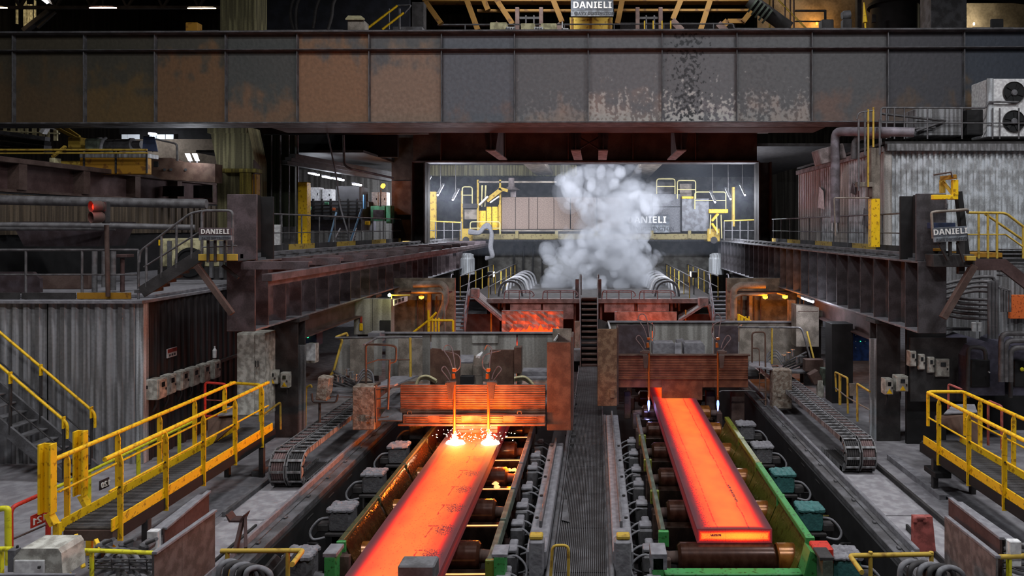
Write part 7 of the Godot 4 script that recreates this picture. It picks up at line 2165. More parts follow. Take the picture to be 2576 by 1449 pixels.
func left_room() -> void:
	# dark bay wall between the column and the portal leg, with pipes
	var w := thing("bay_partition", "dark greenish partition between the hall column and the machine room", "partition", P(705, 600, 29.0))
	pb(w, "panel", 664, 340, 742, 610, 29.0, 0.2, M.dark_green, 0.0)
	pb(w, "upper_panel", 664, 335, 1000, 395, 31.5, 0.2, M.steel_black, 0.0)
	pb(w, "header_beam", 660, 318, 1075, 336, 30.0, 0.3, M.steel_red, 0.0)
	pb(w, "grey_door", 712, 570, 742, 625, 28.9, 0.1, M.steel_grey, 0.01)
	for i in 4:
		solo("wall_conduit", mb().tube([P(683 + i * 22, 600, 28.7), P(683 + i * 22, 340, 28.7)], 0.03 + 0.012 * (i % 2), 6), M.pipe, "thin upright conduit on the dark green partition, %s from the left" % nth(i), "conduit", "conduits on the green partition")
	solo("loose_cable", mb().tube(smooth([P(824, 336, 27.0), P(845, 440, 27.0), P(856, 520, 27.0), P(880, 600, 27.0)], 5), 0.03, 6), M.hose_grey, "long pale cable hanging from the header in front of the machine room", "cable")
	solo("loose_cable", mb().tube(rounded([P(864, 340, 29.0), P(866, 415, 29.0), P(880, 424, 29.0), P(990, 448, 31.0)], 0.3), 0.05, 6), M.pipe, "dark pipe bending along the machine room's lintel", "pipe")
	for i in 3:
		solo("lintel_beam", mb().bar(P(735 - i * 10, 392 + i * 8, 28.0), P(1000, 440 + i * 8, 36.0), 0.3, 0.16), M.steel_dark, "dark slanting lintel over the machine room, %s from the top" % nth(i), "beam", "lintels over the machine room")
	solo("yellow_column", mb().bb(P(749, 458, 28.5), P(772, 626, 28.5) + V(0, 0, 0.4), 0.02), M.yellow, "yellow steel column at the machine room's left side", "column")
	for a in [[673, 592, 680, 622], [686, 565, 703, 625]]:
		solo("white_post", mb().bb(P(a[0], a[1], 27.5), P(a[2], a[3], 27.5) + V(0, 0, 0.2), 0.02), M.white_paint, "white post by the runway rail, %s the end stop" % ("close to" if a[0] < 680 else "a step from"), "post")
	var r := thing("machine_room", "grey-lit back wall and floor of the room behind the left runway", "room shell", P(870, 620, 36.0))
	pb(r, "back_wall", 742, 420, 1000, 620, 38.0, 0.2, M.bay_grey, 0.0)
	pb(r, "side_wall", 985, 335, 1042, 606, 34.0, 0.3, M.steel_dark, 0.0)
	part(r, "floor", mb().bb(V(-16.5, 4.5, 29.0), V(-9.6, 4.7, 38.0), 0.0), M.steel_dark)
	part(r, "ceiling", mb().bb(V(-16.5, 8.6, 29.5), V(-9.6, 8.7, 38.0), 0.0), M.steel_dark)
	pb(r, "rust_panel", 985, 455, 1040, 540, 33.8, 0.1, M.steel_brown, 0.0)
	for i in 4:
		var a: Array = [[777, 432, 802, 440], [812, 441, 835, 448], [841, 446, 864, 453], [888, 460, 908, 466]][i]
		tube_lamp(P(a[0], a[1] + 3, 32.4), P(a[2], a[3], 31.4), 1.3, "white tube lamp in the machine room, %s from the left" % nth(i))
	var sd := thing("amber_lamp", "amber round lamp on a stalk in the machine room", "lamp", P(965, 480, 33.0))
	part(sd, "bulb", mb().lathe(P(960, 473, 33.0), Vector3(0.55, 0.83, 0), [Vector2(0, 0), Vector2(0.07, 0.02), Vector2(0.1, 0.1), Vector2(0.08, 0.2), Vector2(0, 0.24)], 14), M.lamp_sodium)
	part(sd, "stalk", mb().tube([P(958, 476, 33.0), P(957, 520, 33.0)], 0.03, 6), M.steel_dark)
	omni("amber_light", P(967, 466, 32.7), Color(1.0, 0.58, 0.12), 0.55, 0.12)
	var m := thing("black_machine", "black piped machine on a violet plinth in the machine room", "machine", P(845, 600, 32.0))
	pb(m, "plinth", 772, 552, 912, 580, 32.0, 2.0, M.drive_violet)
	pb(m, "body", 775, 505, 912, 552, 32.2, 1.6, M.black, 0.03)
	pb(m, "top_block", 845, 468, 905, 510, 32.4, 1.2, M.steel_black, 0.03)
	for i in 5:
		part(m, "bar", mb().bar(P(776 + i * 3, 508 + i * 9, 31.9), P(910, 506 + i * 9, 31.9), 0.08, 0.08), M.steel_dark)
	for i in 6:
		part(m, "upright", mb().bb(P(785 + i * 22, 500, 31.85), P(789 + i * 22, 552, 31.85) + V(0, 0, 0.1), 0.0), M.steel_black)
	for a in [[772, 520, 782, 528], [816, 508, 826, 515]]:
		pb(m, "mint_panel", a[0], a[1], a[2], a[3], 31.8, 0.05, M.mint)
	pb(m, "amber_tag", 836, 523, 843, 530, 31.8, 0.05, M.orange_paint)
	part(m, "blue_pipe", mb().tube([P(917, 525, 31.9), P(917, 490, 31.9)], 0.07, 8), M.blue_gas)
	for a in [[777, 803, 471, 506], [810, 833, 475, 506], [934, 952, 483, 518], [953, 972, 483, 518]]:
		var cb := thing("white_cabinet", "white switch cabinet in the machine room, %s" % {777: "far left one", 810: "second from the left", 934: "left of the pair by the amber lamp", 953: "right of the pair by the amber lamp"}[a[0]], "cabinet", P((a[0] + a[1]) / 2.0, a[3], 34.0))
		pb(cb, "body", a[0], a[2], a[1], a[3], 34.0, 0.6, M.white_paint, 0.02)
		pb(cb, "door", a[0] + 1.5, a[2] + 1.5, a[1] - 1.5, a[3] - 2, 33.97, 0.03, M.white_paint, 0.004)
		pb(cb, "handle", a[1] - 6, (a[2] + a[3]) / 2.0 - 3, a[1] - 4, (a[2] + a[3]) / 2.0 + 3, 33.94, 0.03, M.black, 0.0)
	for a in [[932, 968, 518, 556], [971, 983, 517, 562]]:
		solo("green_cabinet", mb().bb(P(a[0], a[2], 33.0), P(a[1], a[3], 33.0) + V(0, 0, 0.6), 0.02), M.mint, "green cabinet under the white pair in the machine room, %s one" % ("wider" if a[0] < 950 else "narrower"), "cabinet")
	solo("brown_box", mb().bb(P(938, 528, 32.4), P(965, 552, 32.4) + V(0, 0, 0.2), 0.02), M.plate_dark, "dark brown box in front of the green cabinets", "box")
	solo("yellow_tag_box", mb().bb(P(918, 556, 31.5), P(928, 566, 31.5) + V(0, 0, 0.2), 0.01), M.yellow, "small yellow box beside the black machine's plinth", "box")
	var st := thing("plinth_stairs", "small grey stairs with bluish rails in front of the black machine", "stairs", P(868, 615, 29.5))
	for i in 5:
		pb(st, "tread", 852 - i * 2, 578 + i * 8, 892 - i, 581 + i * 8, 30.6 - i * 0.25, 0.25, M.steel_grey, 0.004)
	for a in [[846, 535, 826, 612], [910, 525, 880, 612], [856, 575, 838, 612], [896, 575, 886, 612]]:
		part(st, "rail", mb().tube([P(a[0], a[1], 30.8), P(a[2], a[3], 29.4)], 0.04, 6), M.blue_gas if a[1] < 550 else M.steel_grey)

# ------------------------------------------------------------------ lit rooms between the runways and the strands
func side_rooms() -> void:
	for s in [-1, 1]:
		var which := "left" if s < 0 else "right"
		# lit back wall and thick pipe
		var x0 := 1012 if s < 0 else 1848
		var x1 := 1140 if s < 0 else 2000
		var o := thing("amber_bay", "amber-lit wall bay beyond the %s runway, above the splash wall" % which, "wall panel", P((x0 + x1) / 2.0, 840, 28.0))
		pb(o, "wall", x0 - 20, 700, x1 + 4, 860, 28.4, 0.2, M.bay_panel, 0.0)
		pb(o, "pillar", 1074 if s < 0 else 1884, 738, 1084 if s < 0 else 1893, 838, 28.0, 0.2, M.panel_beige, 0.02)
		for k in 4:
			pb(o, "wall_pipe", (1048 if s < 0 else 1864) + k * 16, 745, (1051 if s < 0 else 1867) + k * 16, 838, 28.1, 0.08, M.steel_brown)
		pb(o, "canopy", x0 - 10, 735, x1 - 10, 739, 27.4, 0.6, M.steel_brown)
		var pp: Array = [P(1040, 716, 27.4), P(1110, 714, 27.4), P(1120, 724, 27.4), P(1121, 760, 27.4), P(1108, 792, 27.4), P(1090, 840, 27.4)] if s < 0 else [P(1925, 717, 27.4), P(1860, 718, 27.4), P(1846, 728, 27.4), P(1845, 800, 27.4)]
		solo("thick_pipe", mb().tube(rounded(pp, 0.25, 6), 0.13, 12), M.panel_beige, "thick pale bent pipe in the amber bay on the %s" % which, "pipe")
		solo("thin_pipe", mb().tube(rounded([P(1035, 734, 27.3), P(1112, 734, 27.3), P(1118, 744, 27.3), P(1118, 840, 27.3)] if s < 0 else [P(1930, 741, 27.3), P(1860, 741, 27.3), P(1846, 750, 27.3), P(1846, 838, 27.3)], 0.15), 0.05, 8), M.panel_beige, "thin bent pipe under the thick one in the %s amber bay" % which, "pipe")
		omni("amber_bay_light", P(1060 if s < 0 else 1925, 748, 27.2), Color(1.0, 0.55, 0.06), 0.6 if s < 0 else 1.0, 0.15)
		var lp := thing("bay_lamp", "small amber bulkhead lamp in the %s amber bay" % which, "lamp", P(1060 if s < 0 else 1925, 745, 27.6))
		part(lp, "glass", mb().lathe(P(1060 if s < 0 else 1925, 745, 27.5), Vector3.DOWN, [Vector2(0, 0), Vector2(0.1, 0.0), Vector2(0.09, 0.08), Vector2(0, 0.12)], 12), M.lamp_sodium)
		part(lp, "base", mb().cyl(P(1060 if s < 0 else 1925, 741, 27.5), P(1060 if s < 0 else 1925, 744.6, 27.5), 0.11, 0.11, 12), M.steel_dark)
		# yellow guard rails in front
		var yr := thing("bay_rail", "bright yellow guard rails above the splash wall, %s side" % which, "railing", P(1090 if s < 0 else 1870, 838, 25.5))
		var A: Array = [[1040, 836, 1078, 806], [1078, 806, 1140, 806], [1078, 780, 1078, 838], [1140, 806, 1140, 838], [1098, 786, 1080, 804]] if s < 0 else [[1826, 811, 1894, 811], [1858, 790, 1858, 811], [1858, 792, 1894, 811], [1866, 795, 1866, 811], [1876, 800, 1876, 811]]
		for a in A:
			part(yr, "rail", mb().tube([P(a[0], a[1], 25.5), P(a[2], a[3], 25.5)], 0.045, 6), M.yellow)
		for k in 4:
			part(yr, "post", mb().tube([P((1080 if s < 0 else 1860) + k * 8, 838 if s < 0 else 811, 25.5), P((1080 if s < 0 else 1860) + k * 8, 800 if s < 0 else 796, 25.5)], 0.035, 6), M.yellow)
	# left: pale cabinets, bulkhead lamp with a lit notice
	var pc := thing("pale_cabinets", "pale grey cabinet wall with a yellow warning under the left runway", "cabinet", P(940, 845, 24.0))
	for a in [[890, 936], [937, 984]]:
		pb(pc, "door", a[0], 752, a[1], 842, 24.0, 0.4, M.panel_grey, 0.01)
	pb(pc, "yellow_tag", 904, 814, 912, 832, 23.97, 0.03, M.yellow)
	pb(pc, "red_tag", 905, 796, 911, 812, 23.97, 0.03, M.sign_red)
	pb(pc, "dark_vent", 955, 806, 982, 842, 23.96, 0.05, M.steel_black)
	var bl := thing("bulkhead_lamp", "small glaring greenish lamp under the left runway", "lamp", P(980, 748, 23.6))
	part(bl, "bulb", mb().lathe(P(980, 747, 23.6), Vector3.UP, [Vector2(0, 0), Vector2(0.05, 0.02), Vector2(0.06, 0.08), Vector2(0, 0.13)], 12), M.lamp_green)
	part(bl, "arm", mb().bar(P(984, 742, 23.6), P(1032, 742, 23.8), 0.2, 0.04), M.yellow_old)
	part(bl, "cage", mb().tube([P(985, 740, 23.5), P(985, 752, 23.5)], 0.015, 6), M.yellow_old)
	omni("bulkhead_light", P(980, 750, 23.35), Color(1.0, 0.95, 0.6), 0.3, 0.06)
	var ns := thing("lit_notice", "small pale lit notice below the glaring lamp on the left", "sign", P(1006, 768, 23.9))
	part(ns, "board", mb().plate(P(989, 769, 23.7), P(1023, 757, 24.4), P(1023, 745, 24.4), P(989, 753, 23.7), 0.04), M.white_paint)
	for k in 3:
		part(ns, "print_mark", mb().plate(P(994 + k * 9, 764 - k * 3, 23.68 + k * 0.18), P(999 + k * 9, 762.5 - k * 3, 23.78 + k * 0.18), P(999 + k * 9, 754 - k * 3, 23.78 + k * 0.18), P(994 + k * 9, 755 - k * 3, 23.68 + k * 0.18), -0.01), M.letter_dark)
	# right: amber panel, grey cabinet, tube lamp
	solo("amber_sheet", mb().bb(P(1984, 755, 26.5), P(2002, 812, 26.5) + V(0, 0, 0.2), 0.01), M.panel_beige, "strongly amber-lit pale panel beside the grey cabinet on the right", "panel")
	var gc := thing("grey_cabinet", "big pale grey cabinet lit from above under the right runway", "cabinet", P(2032, 862, 23.4))
	part(gc, "body", mb().prism(PackedVector2Array([Vector2(0, 0), Vector2(0.74, 0), Vector2(0.74, 1.28), Vector2(0, 1.36)]), Transform3D(Basis(), P(2003, 872, 23.4)), -0.6), M.panel_beige)
	pb(gc, "door_seam", 2008, 782, 2058, 784, 23.38, 0.02, M.steel_brown)
	solo("amber_flag", mb().bb(P(2059, 781, 23.8), P(2070, 822, 23.8) + V(0, 0, 0.1), 0.01), M.panel_beige, "narrow amber-lit plate at the grey cabinet's right edge", "panel")
	tube_lamp(P(2018, 749, 22.8), P(2045, 759, 22.0), 1.6, "bright tube lamp under the right runway's bottom flange")
	omni("amber_room_light", P(1975, 752, 25.6), Color(1.0, 0.55, 0.06), 1.0, 0.15)
	var sl := thing("bay_lamp", "amber lamp with a bent arm left of the grey cabinet", "lamp", P(1975, 745, 26.0))
	part(sl, "glass", mb().lathe(P(1975, 744, 26.0), Vector3.DOWN, [Vector2(0, 0), Vector2(0.1, 0.0), Vector2(0.09, 0.08), Vector2(0, 0.12)], 12), M.lamp_sodium)
	part(sl, "arm", mb().tube([P(1975, 743, 26.0), P(1955, 738, 26.2)], 0.03, 6), M.yellow_old)

# ------------------------------------------------------------------ what shows above the great girder
func overhead() -> void:
	var d := 33.0
	var o := thing("overhead_crane", "big yellow lattice crane hanging at the top edge, above the girder", "crane", P(1490, 80, d))
	pb(o, "top_boom", 1062, -30, 1915, 3, d, 0.6, M.crane_yellow)
	pb(o, "chord", 1200, 23, 1437, 29, d, 0.2, M.crane_yellow)
	pb(o, "chord", 1545, 22, 1890, 28, d, 0.2, M.crane_yellow)
	pb(o, "chord", 1100, 60, 1437, 64, d + 0.5, 0.2, M.steel_brown)
	for a in [[1175, 2, 1202, 76], [1250, 2, 1290, 62], [1218, 2, 1228, 26], [1392, 2, 1414, 56], [1565, 2, 1553, 60], [1712, 2, 1692, 50], [1786, 2, 1762, 76], [1912, 2, 1868, 56], [1070, 4, 1110, 60]]:
		part(o, "diagonal", mb().bar(P(a[0], a[1], d - 0.1), P(a[2], a[3], d - 0.1), 0.24, 0.24, Vector3(0, 0, 1)), M.crane_yellow)
	part(o, "end_strut", mb().bar(P(1868, 54, d), P(1830, 54, d), 0.2, 0.2).bar(P(1830, 54, d), P(1806, 76, d), 0.2, 0.3), M.crane_yellow)
	for x in [1301, 1361, 1604, 1662]:
		pb(o, "hanger", x - 5, 18, x + 5, 76, d - 0.4, 0.2, M.steel_brown)
	for a in [[1301, 1361], [1604, 1662]]:
		pb(o, "hanger_bar", a[0], 42, a[1], 48, d - 0.3, 0.15, M.steel_dark)
		for k in 2:
			pb(o, "rod", a[0] + 20 + k * 20, 38, a[0] + 24 + k * 20, 76, d - 0.3, 0.06, M.steel_dark)
	for a in [[1400, 62, 1420, 88], [1256, 60, 1236, 84], [1690, 52, 1715, 78], [1806, 60, 1830, 84]]:
		part(o, "dark_brace", mb().bar(P(a[0], a[1], d - 0.2), P(a[2], a[3], d - 0.2), 0.3, 0.2, Vector3(0, 0, 1)), M.steel_brown)
	# hopper below the sign
	part(o, "hopper", mb().prism(PackedVector2Array([Vector2(-0.98, 0.62), Vector2(0.98, 0.62), Vector2(0.95, -0.2), Vector2(-0.95, -0.2)]), Transform3D(Basis(), P(1487, 78, d - 0.3)), -0.4), M.yellow_old)
	for x in [1438, 1486, 1536]:
		pb(o, "hopper_rib", x - 3, 44, x + 3, 84, d - 0.36, 0.06, M.crane_yellow)
	danieli_sign(1436, 0, 1543, 26, 42, d - 0.8, M.sign_grey, 0.0, "grey company sign at the very top, hung on the yellow crane", true)
	# pale boxes with numbers and railing
	for a in [[1232, 1275, 56, "white-tagged box on the crane deck, left of the numbered pair"], [1310, 1345, 58, "pale yellowish box between the numbered tags"], [1360, 1400, 58, "pale box right of the second numbered tag"]]:
		solo("deck_box", mb().bb(P(a[0], a[2], 24.3), P(a[1], 85.5, 24.3) + V(0, 0, 0.4), 0.02), M.cream, a[3], "box")
	for i in 2:
		var x := 1273 if i == 0 else 1344
		var nt := thing("number_tag", ["small white number tag left on the crane deck", "small white number tag right on the crane deck"][i], "tag", P(x + 11, 84, 24.2))
		pb(nt, "tag", x, 67, x + 22, 81, 24.2, 0.04, M.white_paint)
		lettering(nt, ["9519", "951"][i], 0.11, Transform3D(Basis(), P(x + 11, 74, 24.19)), M.letter_dark, "figures")
	solo("white_angle", mb().bb(P(1413, 54, 24.3), P(1416, 86, 24.3) + V(0, 0, 0.05), 0.0).bb(P(1413, 71, 24.3), P(1430, 74, 24.3) + V(0, 0, 0.05), 0.0), M.white_paint, "white L-shaped mark beside the yellow hopper", "angle")
	var r := thing("girder_railing", "thin grey railing on top of the great girder below the yellow crane", "railing", P(1480, 86, 24.6))
	part(r, "handrail", mb().tube(rounded([P(1115, 62, 24.6), P(1845, 60, 24.6), P(1846, 72, 24.6), P(1920, 72, 24.6)], 0.1), 0.024, 6), M.pipe)
	for i in 6:
		part(r, "post", mb().tube([P(1170 + i * 125, 88, 24.6), P(1170 + i * 125, 61, 24.6)], 0.022, 6), M.pipe)
	solo("grey_unit", mb().bb(P(1560, 56, 36.0), P(1850, 90, 36.0) + V(0, 0, 0.4), 0.02), M.panel_grey2, "long grey housing seen behind the railing under the yellow crane", "housing")
	for i in 4:
		solo("yellow_peg", mb().bb(P(1620 + i * 22, 52, 24.4), P(1623 + i * 22, 86, 24.4) + V(0, 0, 0.06), 0.0), M.yellow, "small yellow peg in front of the grey housing, %s from the left" % nth(i), "peg", "yellow pegs by the grey housing")
	# right of it: beige wall, big pipe, ladder, fans, cone, duct, column
	solo("beige_wall", mb().bb(P(1905, -60, 42.0), P(2200, 95, 42.0) + V(0, 0, 0.2), 0.0), M.pale_wall, "beige back wall lit by lamps at the upper right", "wall panel")
	solo("beige_wall", mb().bb(P(2430, 8, 40.0), P(2680, 95, 40.0) + V(0, 0, 0.2), 0.0), M.pale_wall, "pale beige wall in the upper right corner", "wall panel")
	part(thing("slanting_duct", "dark ribbed duct slanting down at the yellow crane's right end", "duct", P(1950, 70, 31.0)), "tube", mb().cyl(P(1885, 0, 31.0), P(1985, 72, 31.0), 0.3, 0.3, 16), M.steel_dark)
	for i in 5:
		solo("duct_ring", mb().cyl(P(1892 + i * 9, 12 + i * 7, 30.7), P(1896 + i * 9, 15 + i * 7, 30.7), 0.34, 0.34, 16), M.green_grey, "grey-green ring on the slanting duct, %s from the top" % nth(i), "ring", "rings on the slanting duct")
	var ld := thing("wall_ladder", "yellowish ladder rails slanting over the beige wall", "ladder", P(1965, 75, 34.0))
	for a in [[1936, 0, 1936, 70], [1945, 0, 1945, 60], [1975, 0, 1975, 74], [1988, 0, 1988, 74], [1997, 0, 1997, 74], [1958, 0, 2030, 74], [1915, 0, 1945, 30]]:
		part(ld, "rail", mb().tube([P(a[0], a[1], 34.0), P(a[2], a[3], 34.0)], 0.04, 6), M.yellow_old if a[0] in [1936, 1958, 1915] else M.steel_brown)
	part(ld, "cross_bar", mb().bar(P(2000, 27, 34.0), P(2076, 27, 34.0), 0.1, 0.08).bar(P(2076, 25, 34.0), P(2076, 75, 34.0), 0.1, 0.08).bar(P(2000, 54, 34.0), P(2065, 54, 34.0), 0.08, 0.06), M.steel_dark)
	solo("dark_box", mb().bb(P(2068, 48, 24.3), P(2098, 85, 24.3) + V(0, 0, 0.4), 0.03), M.steel_dark, "dark box on the girder's top before the beige wall", "box")
	var fn := thing("spot_fan", "round grey projector head on a dark stand before the beige wall", "projector", P(2130, 84, 24.4))
	part(fn, "head", mb().lathe(P(2118, 40, 24.5), Vector3(1, 0.15, 0), [Vector2(0, 0), Vector2(0.12, 0.0), Vector2(0.16, 0.08), Vector2(0.15, 0.27), Vector2(0, 0.33)], 18), M.steel_grey)
	pb(fn, "stand", 2122, 46, 2144, 85, 24.4, 0.3, M.steel_dark, 0.03)
	solo("yellow_cone", mb().lathe(P(2178, 86, 24.4), Vector3(-0.06, 1, 0), [Vector2(0, 0), Vector2(0.03, 0), Vector2(0.03, 0.4), Vector2(0.08, 0.4), Vector2(0.018, 1.07), Vector2(0, 1.1)], 14), M.yellow, "slim bright yellow cone standing on the girder at the upper right", "cone")
	var du := thing("dark_stack", "fat dark round stack beside the grey column at the upper right", "stack", P(2250, 75, 36.0))
	part(du, "tube", mb().lathe(P(2250, 95, 36.0), Vector3.UP, [Vector2(0, 0), Vector2(1.15, 0), Vector2(1.15, 1.5), Vector2(1.3, 1.55), Vector2(1.3, 1.7), Vector2(1.15, 1.75), Vector2(1.2, 4.5), Vector2(0, 4.5)], 28), M.steel_black)
	pb(du, "hatch", 2194, 36, 2204, 56, 34.6, 0.1, M.steel_dark)
	pb(du, "standpipe", 2157, -20, 2168, 80, 35.0, 0.3, M.steel_dark)
	pb(thing("upper_column", "grey hall column rising behind the girder at the upper right", "column", P(2390, 80, 30.0)), "shaft", 2342, -40, 2432, 84, 30.0, 1.0, M.steel_grey)
	solo("small_screen", mb().bb(P(2494, 47, 24.4), P(2525, 86, 24.4) + V(0, 0, 0.1), 0.02), M.steel_black, "small black box on the girder's top in the upper right corner", "box")
	for i in 3:
		solo("roof_brace", mb().bar(P(2440 + i * 30, -8 + i * 2, 34.0), P(2600, 8 - i * 9, 34.0), 0.15, 0.15), M.steel_black, "dark roof brace in the upper right corner, %s from the left" % nth(i), "brace", "roof braces upper right")
	# left of it: yellow stair, boxes, hoses, roof truss, lamps, lit frame
	var ys := thing("yellow_steps", "thin yellow stair rails above the girder, left of the yellow crane", "stairs", P(965, 80, 31.0))
	for a in [[922, 73, 1000, 14], [962, 74, 1016, 32]]:
		part(ys, "rail", mb().tube([P(a[0], a[1], 31.0), P(a[2], a[3], 31.0)], 0.05, 6), M.yellow)
	part(ys, "top_rail", mb().tube(rounded([P(1000, 14, 31.0), P(1035, 13, 31.0), P(1018, 33, 31.0)], 0.1), 0.035, 6), M.pipe)
	for x in [979, 1004, 1006]:
		part(ys, "post", mb().tube([P(x, 74, 31.0), P(x, 22, 31.0)], 0.03, 6), M.pipe)
	pb(ys, "tower", 1036, 5, 1066, 76, 31.5, 0.5, M.steel_dark)
	pb(ys, "tower_foot", 988, 67, 1062, 76, 31.2, 0.5, M.steel_grey)
	var bx := thing("pale_control_box", "pale box with slanted roof on the girder left of the yellow stairs", "box", P(893, 86, 24.3))
	pb(bx, "body", 874, 50, 916, 86, 24.3, 0.5, M.panel_beige, 0.02)
	part(bx, "lid", mb().plate(P(869, 50, 24.2), P(918, 50, 24.2), P(908, 42, 24.8), P(876, 42, 24.8), 0.04), M.cream)
	for a in [[788, 72, 796, 20], [824, 76, 838, 10], [740, 75, 735, 10], [746, 75, 748, 10]]:
		solo("dark_hose", mb().tube(smooth([P(a[0], a[1], 30.0), P(a[2] - 4, (a[1] + a[3]) / 2.0, 30.0), P(a[2], a[3], 30.0), P(a[2] + 14, -20, 30.0)], 4), 0.07, 8), M.steel_dark, "dark upright hose above the girder, %s" % {788: "by the pale box's left", 824: "next to the pale box", 740: "leftmost of four", 746: "second of four"}[a[0]], "hose", "dark hoses above the girder")
	solo("upper_partition", mb().bb(P(640, -20, 33.0), P(1030, 90, 33.0) + V(0, 0, 0.2), 0.0), M.navy_dark, "dark bluish wall panel above the girder, left of the yellow crane", "wall panel")
	solo("olive_box", mb().bb(P(466, 56, 24.4), P(497, 86, 24.4) + V(0, 0, 0.3), 0.02), M.yellow_dark, "olive-yellow box on the girder left of the hall column", "box")
	for a in [[225, 293, 18, "pinkish", "lamp_pink"], [472, 543, 19, "warm", "lamp_warm"], [-40, 18, 18, "warm", "lamp_warm"]]:
		var lx: float = (a[0] + a[1]) / 2.0
		var lm := thing("strip_lamp", "%s strip lamp hanging in the dark roof, %s" % [a[3], {225: "left of the hall column's box", 472: "beside the hall column", -40: "cut by the left edge"}[a[0]]], "lamp", P(lx, a[2], 34.0))
		part(lm, "tube", mb().tube([P(a[0], a[2] + 2, 34.0), P(a[1], a[2] + 2, 34.0)], 0.03, 8), M[a[4]])
		part(lm, "hanger", mb().tube([P(lx, a[2], 34.0), Vector3(P(lx, a[2], 34.0).x, 23.98, -34.0)], 0.03, 6), M.steel_dark)
		part(lm, "reflector", mb().bb(P(a[0], a[2] - 3, 33.9), P(a[1], a[2] + 1, 34.2), 0.01), M.steel_grey)
		omni("strip_light", P(lx, a[2] + 8, 34.0), Color(1.0, 0.85, 0.7), 0.3, 0.1)
	var tr := thing("roof_truss", "dark roof truss with slanting members at the upper left", "truss", P(300, 60, 36.0))
	part(tr, "bottom_chord", mb().bar(P(-60, 19, 36.0), P(560, 19, 36.0), 0.15, 0.15), M.steel_dark)
	for i in 7:
		part(tr, "diagonal", mb().bar(P(-40 + i * 90, 19, 36.0), P(10 + i * 90, -60, 36.0), 0.1, 0.1).bar(P(10 + i * 90, -60, 36.0), P(50 + i * 90, 19, 36.0), 0.1, 0.1), M.steel_dark)
	part(tr, "long_slant", mb().bar(P(62, 78, 35.0), P(125, 28, 35.0), 0.3, 0.2).bar(P(95, 70, 35.0), P(140, 30, 35.0), 0.1, 0.1), M.steel_dark)
	var lf := thing("lit_posts", "pale lit posts of a far frame at the upper left corner", "frame", P(65, 72, 40.0))
	for a in [[39, 43, 0, 60], [58, 64, 0, 66], [68, 72, 10, 60], [75, 80, 10, 62], [85, 88, 0, 66]]:
		pb(lf, "post", a[0], a[2], a[1], a[3], 40.0, 0.1, M.cream)
	pb(lf, "cross_bar", 0, 17, 130, 21, 40.2, 0.1, M.column_olive)
	omni("far_frame_light", P(75, 20, 38.5), Color(1.0, 0.92, 0.8), 3.0, 0.15)
	var fl := thing("roof_floodlight", "bluish-white floodlight in the upper left corner", "lamp", P(118, 6, 38.0))
	part(fl, "face", mb().plate(P(105, 0, 38.0), P(118, 10, 37.9), P(124, 7, 38.0), P(113, -4, 38.1), 0.05), M.lamp_white)
	part(fl, "hood", mb().cyl(P(124, 2, 38.2), P(135, -10, 38.4), 0.25, 0.2, 14), M.steel_grey)
	omni("upper_right_light", P(2055, 60, 41.4), Color(1.0, 0.72, 0.35), 2.2, 0.15)
	omni("upper_corner_light", P(2450, 50, 39.0), Color(1.0, 0.95, 0.8), 4.0, 0.15)
	omni("hopper_light", P(1487, 90, 31.2), Color(1.0, 0.7, 0.25), 0.35, 0.15)
	omni("upper_right_light", P(1990, -30, 39.5), Color(1.0, 0.9, 0.75), 4.0, 0.2)
	for a in [[2055, 62, 41.92, "amber wall lamp behind the girder at the upper right"], [2450, 64, 39.92, "pale wall lamp in the upper right corner"]]:
		solo("wall_lamp", mb().lathe(P(a[0], a[1], a[2]), Vector3.UP, [Vector2(0, 0), Vector2(0.05, 0.01), Vector2(0.05, 0.14), Vector2(0, 0.18)], 10), M.lamp_sodium if a[0] < 2200 else M.lamp_warm, a[3], "lamp")

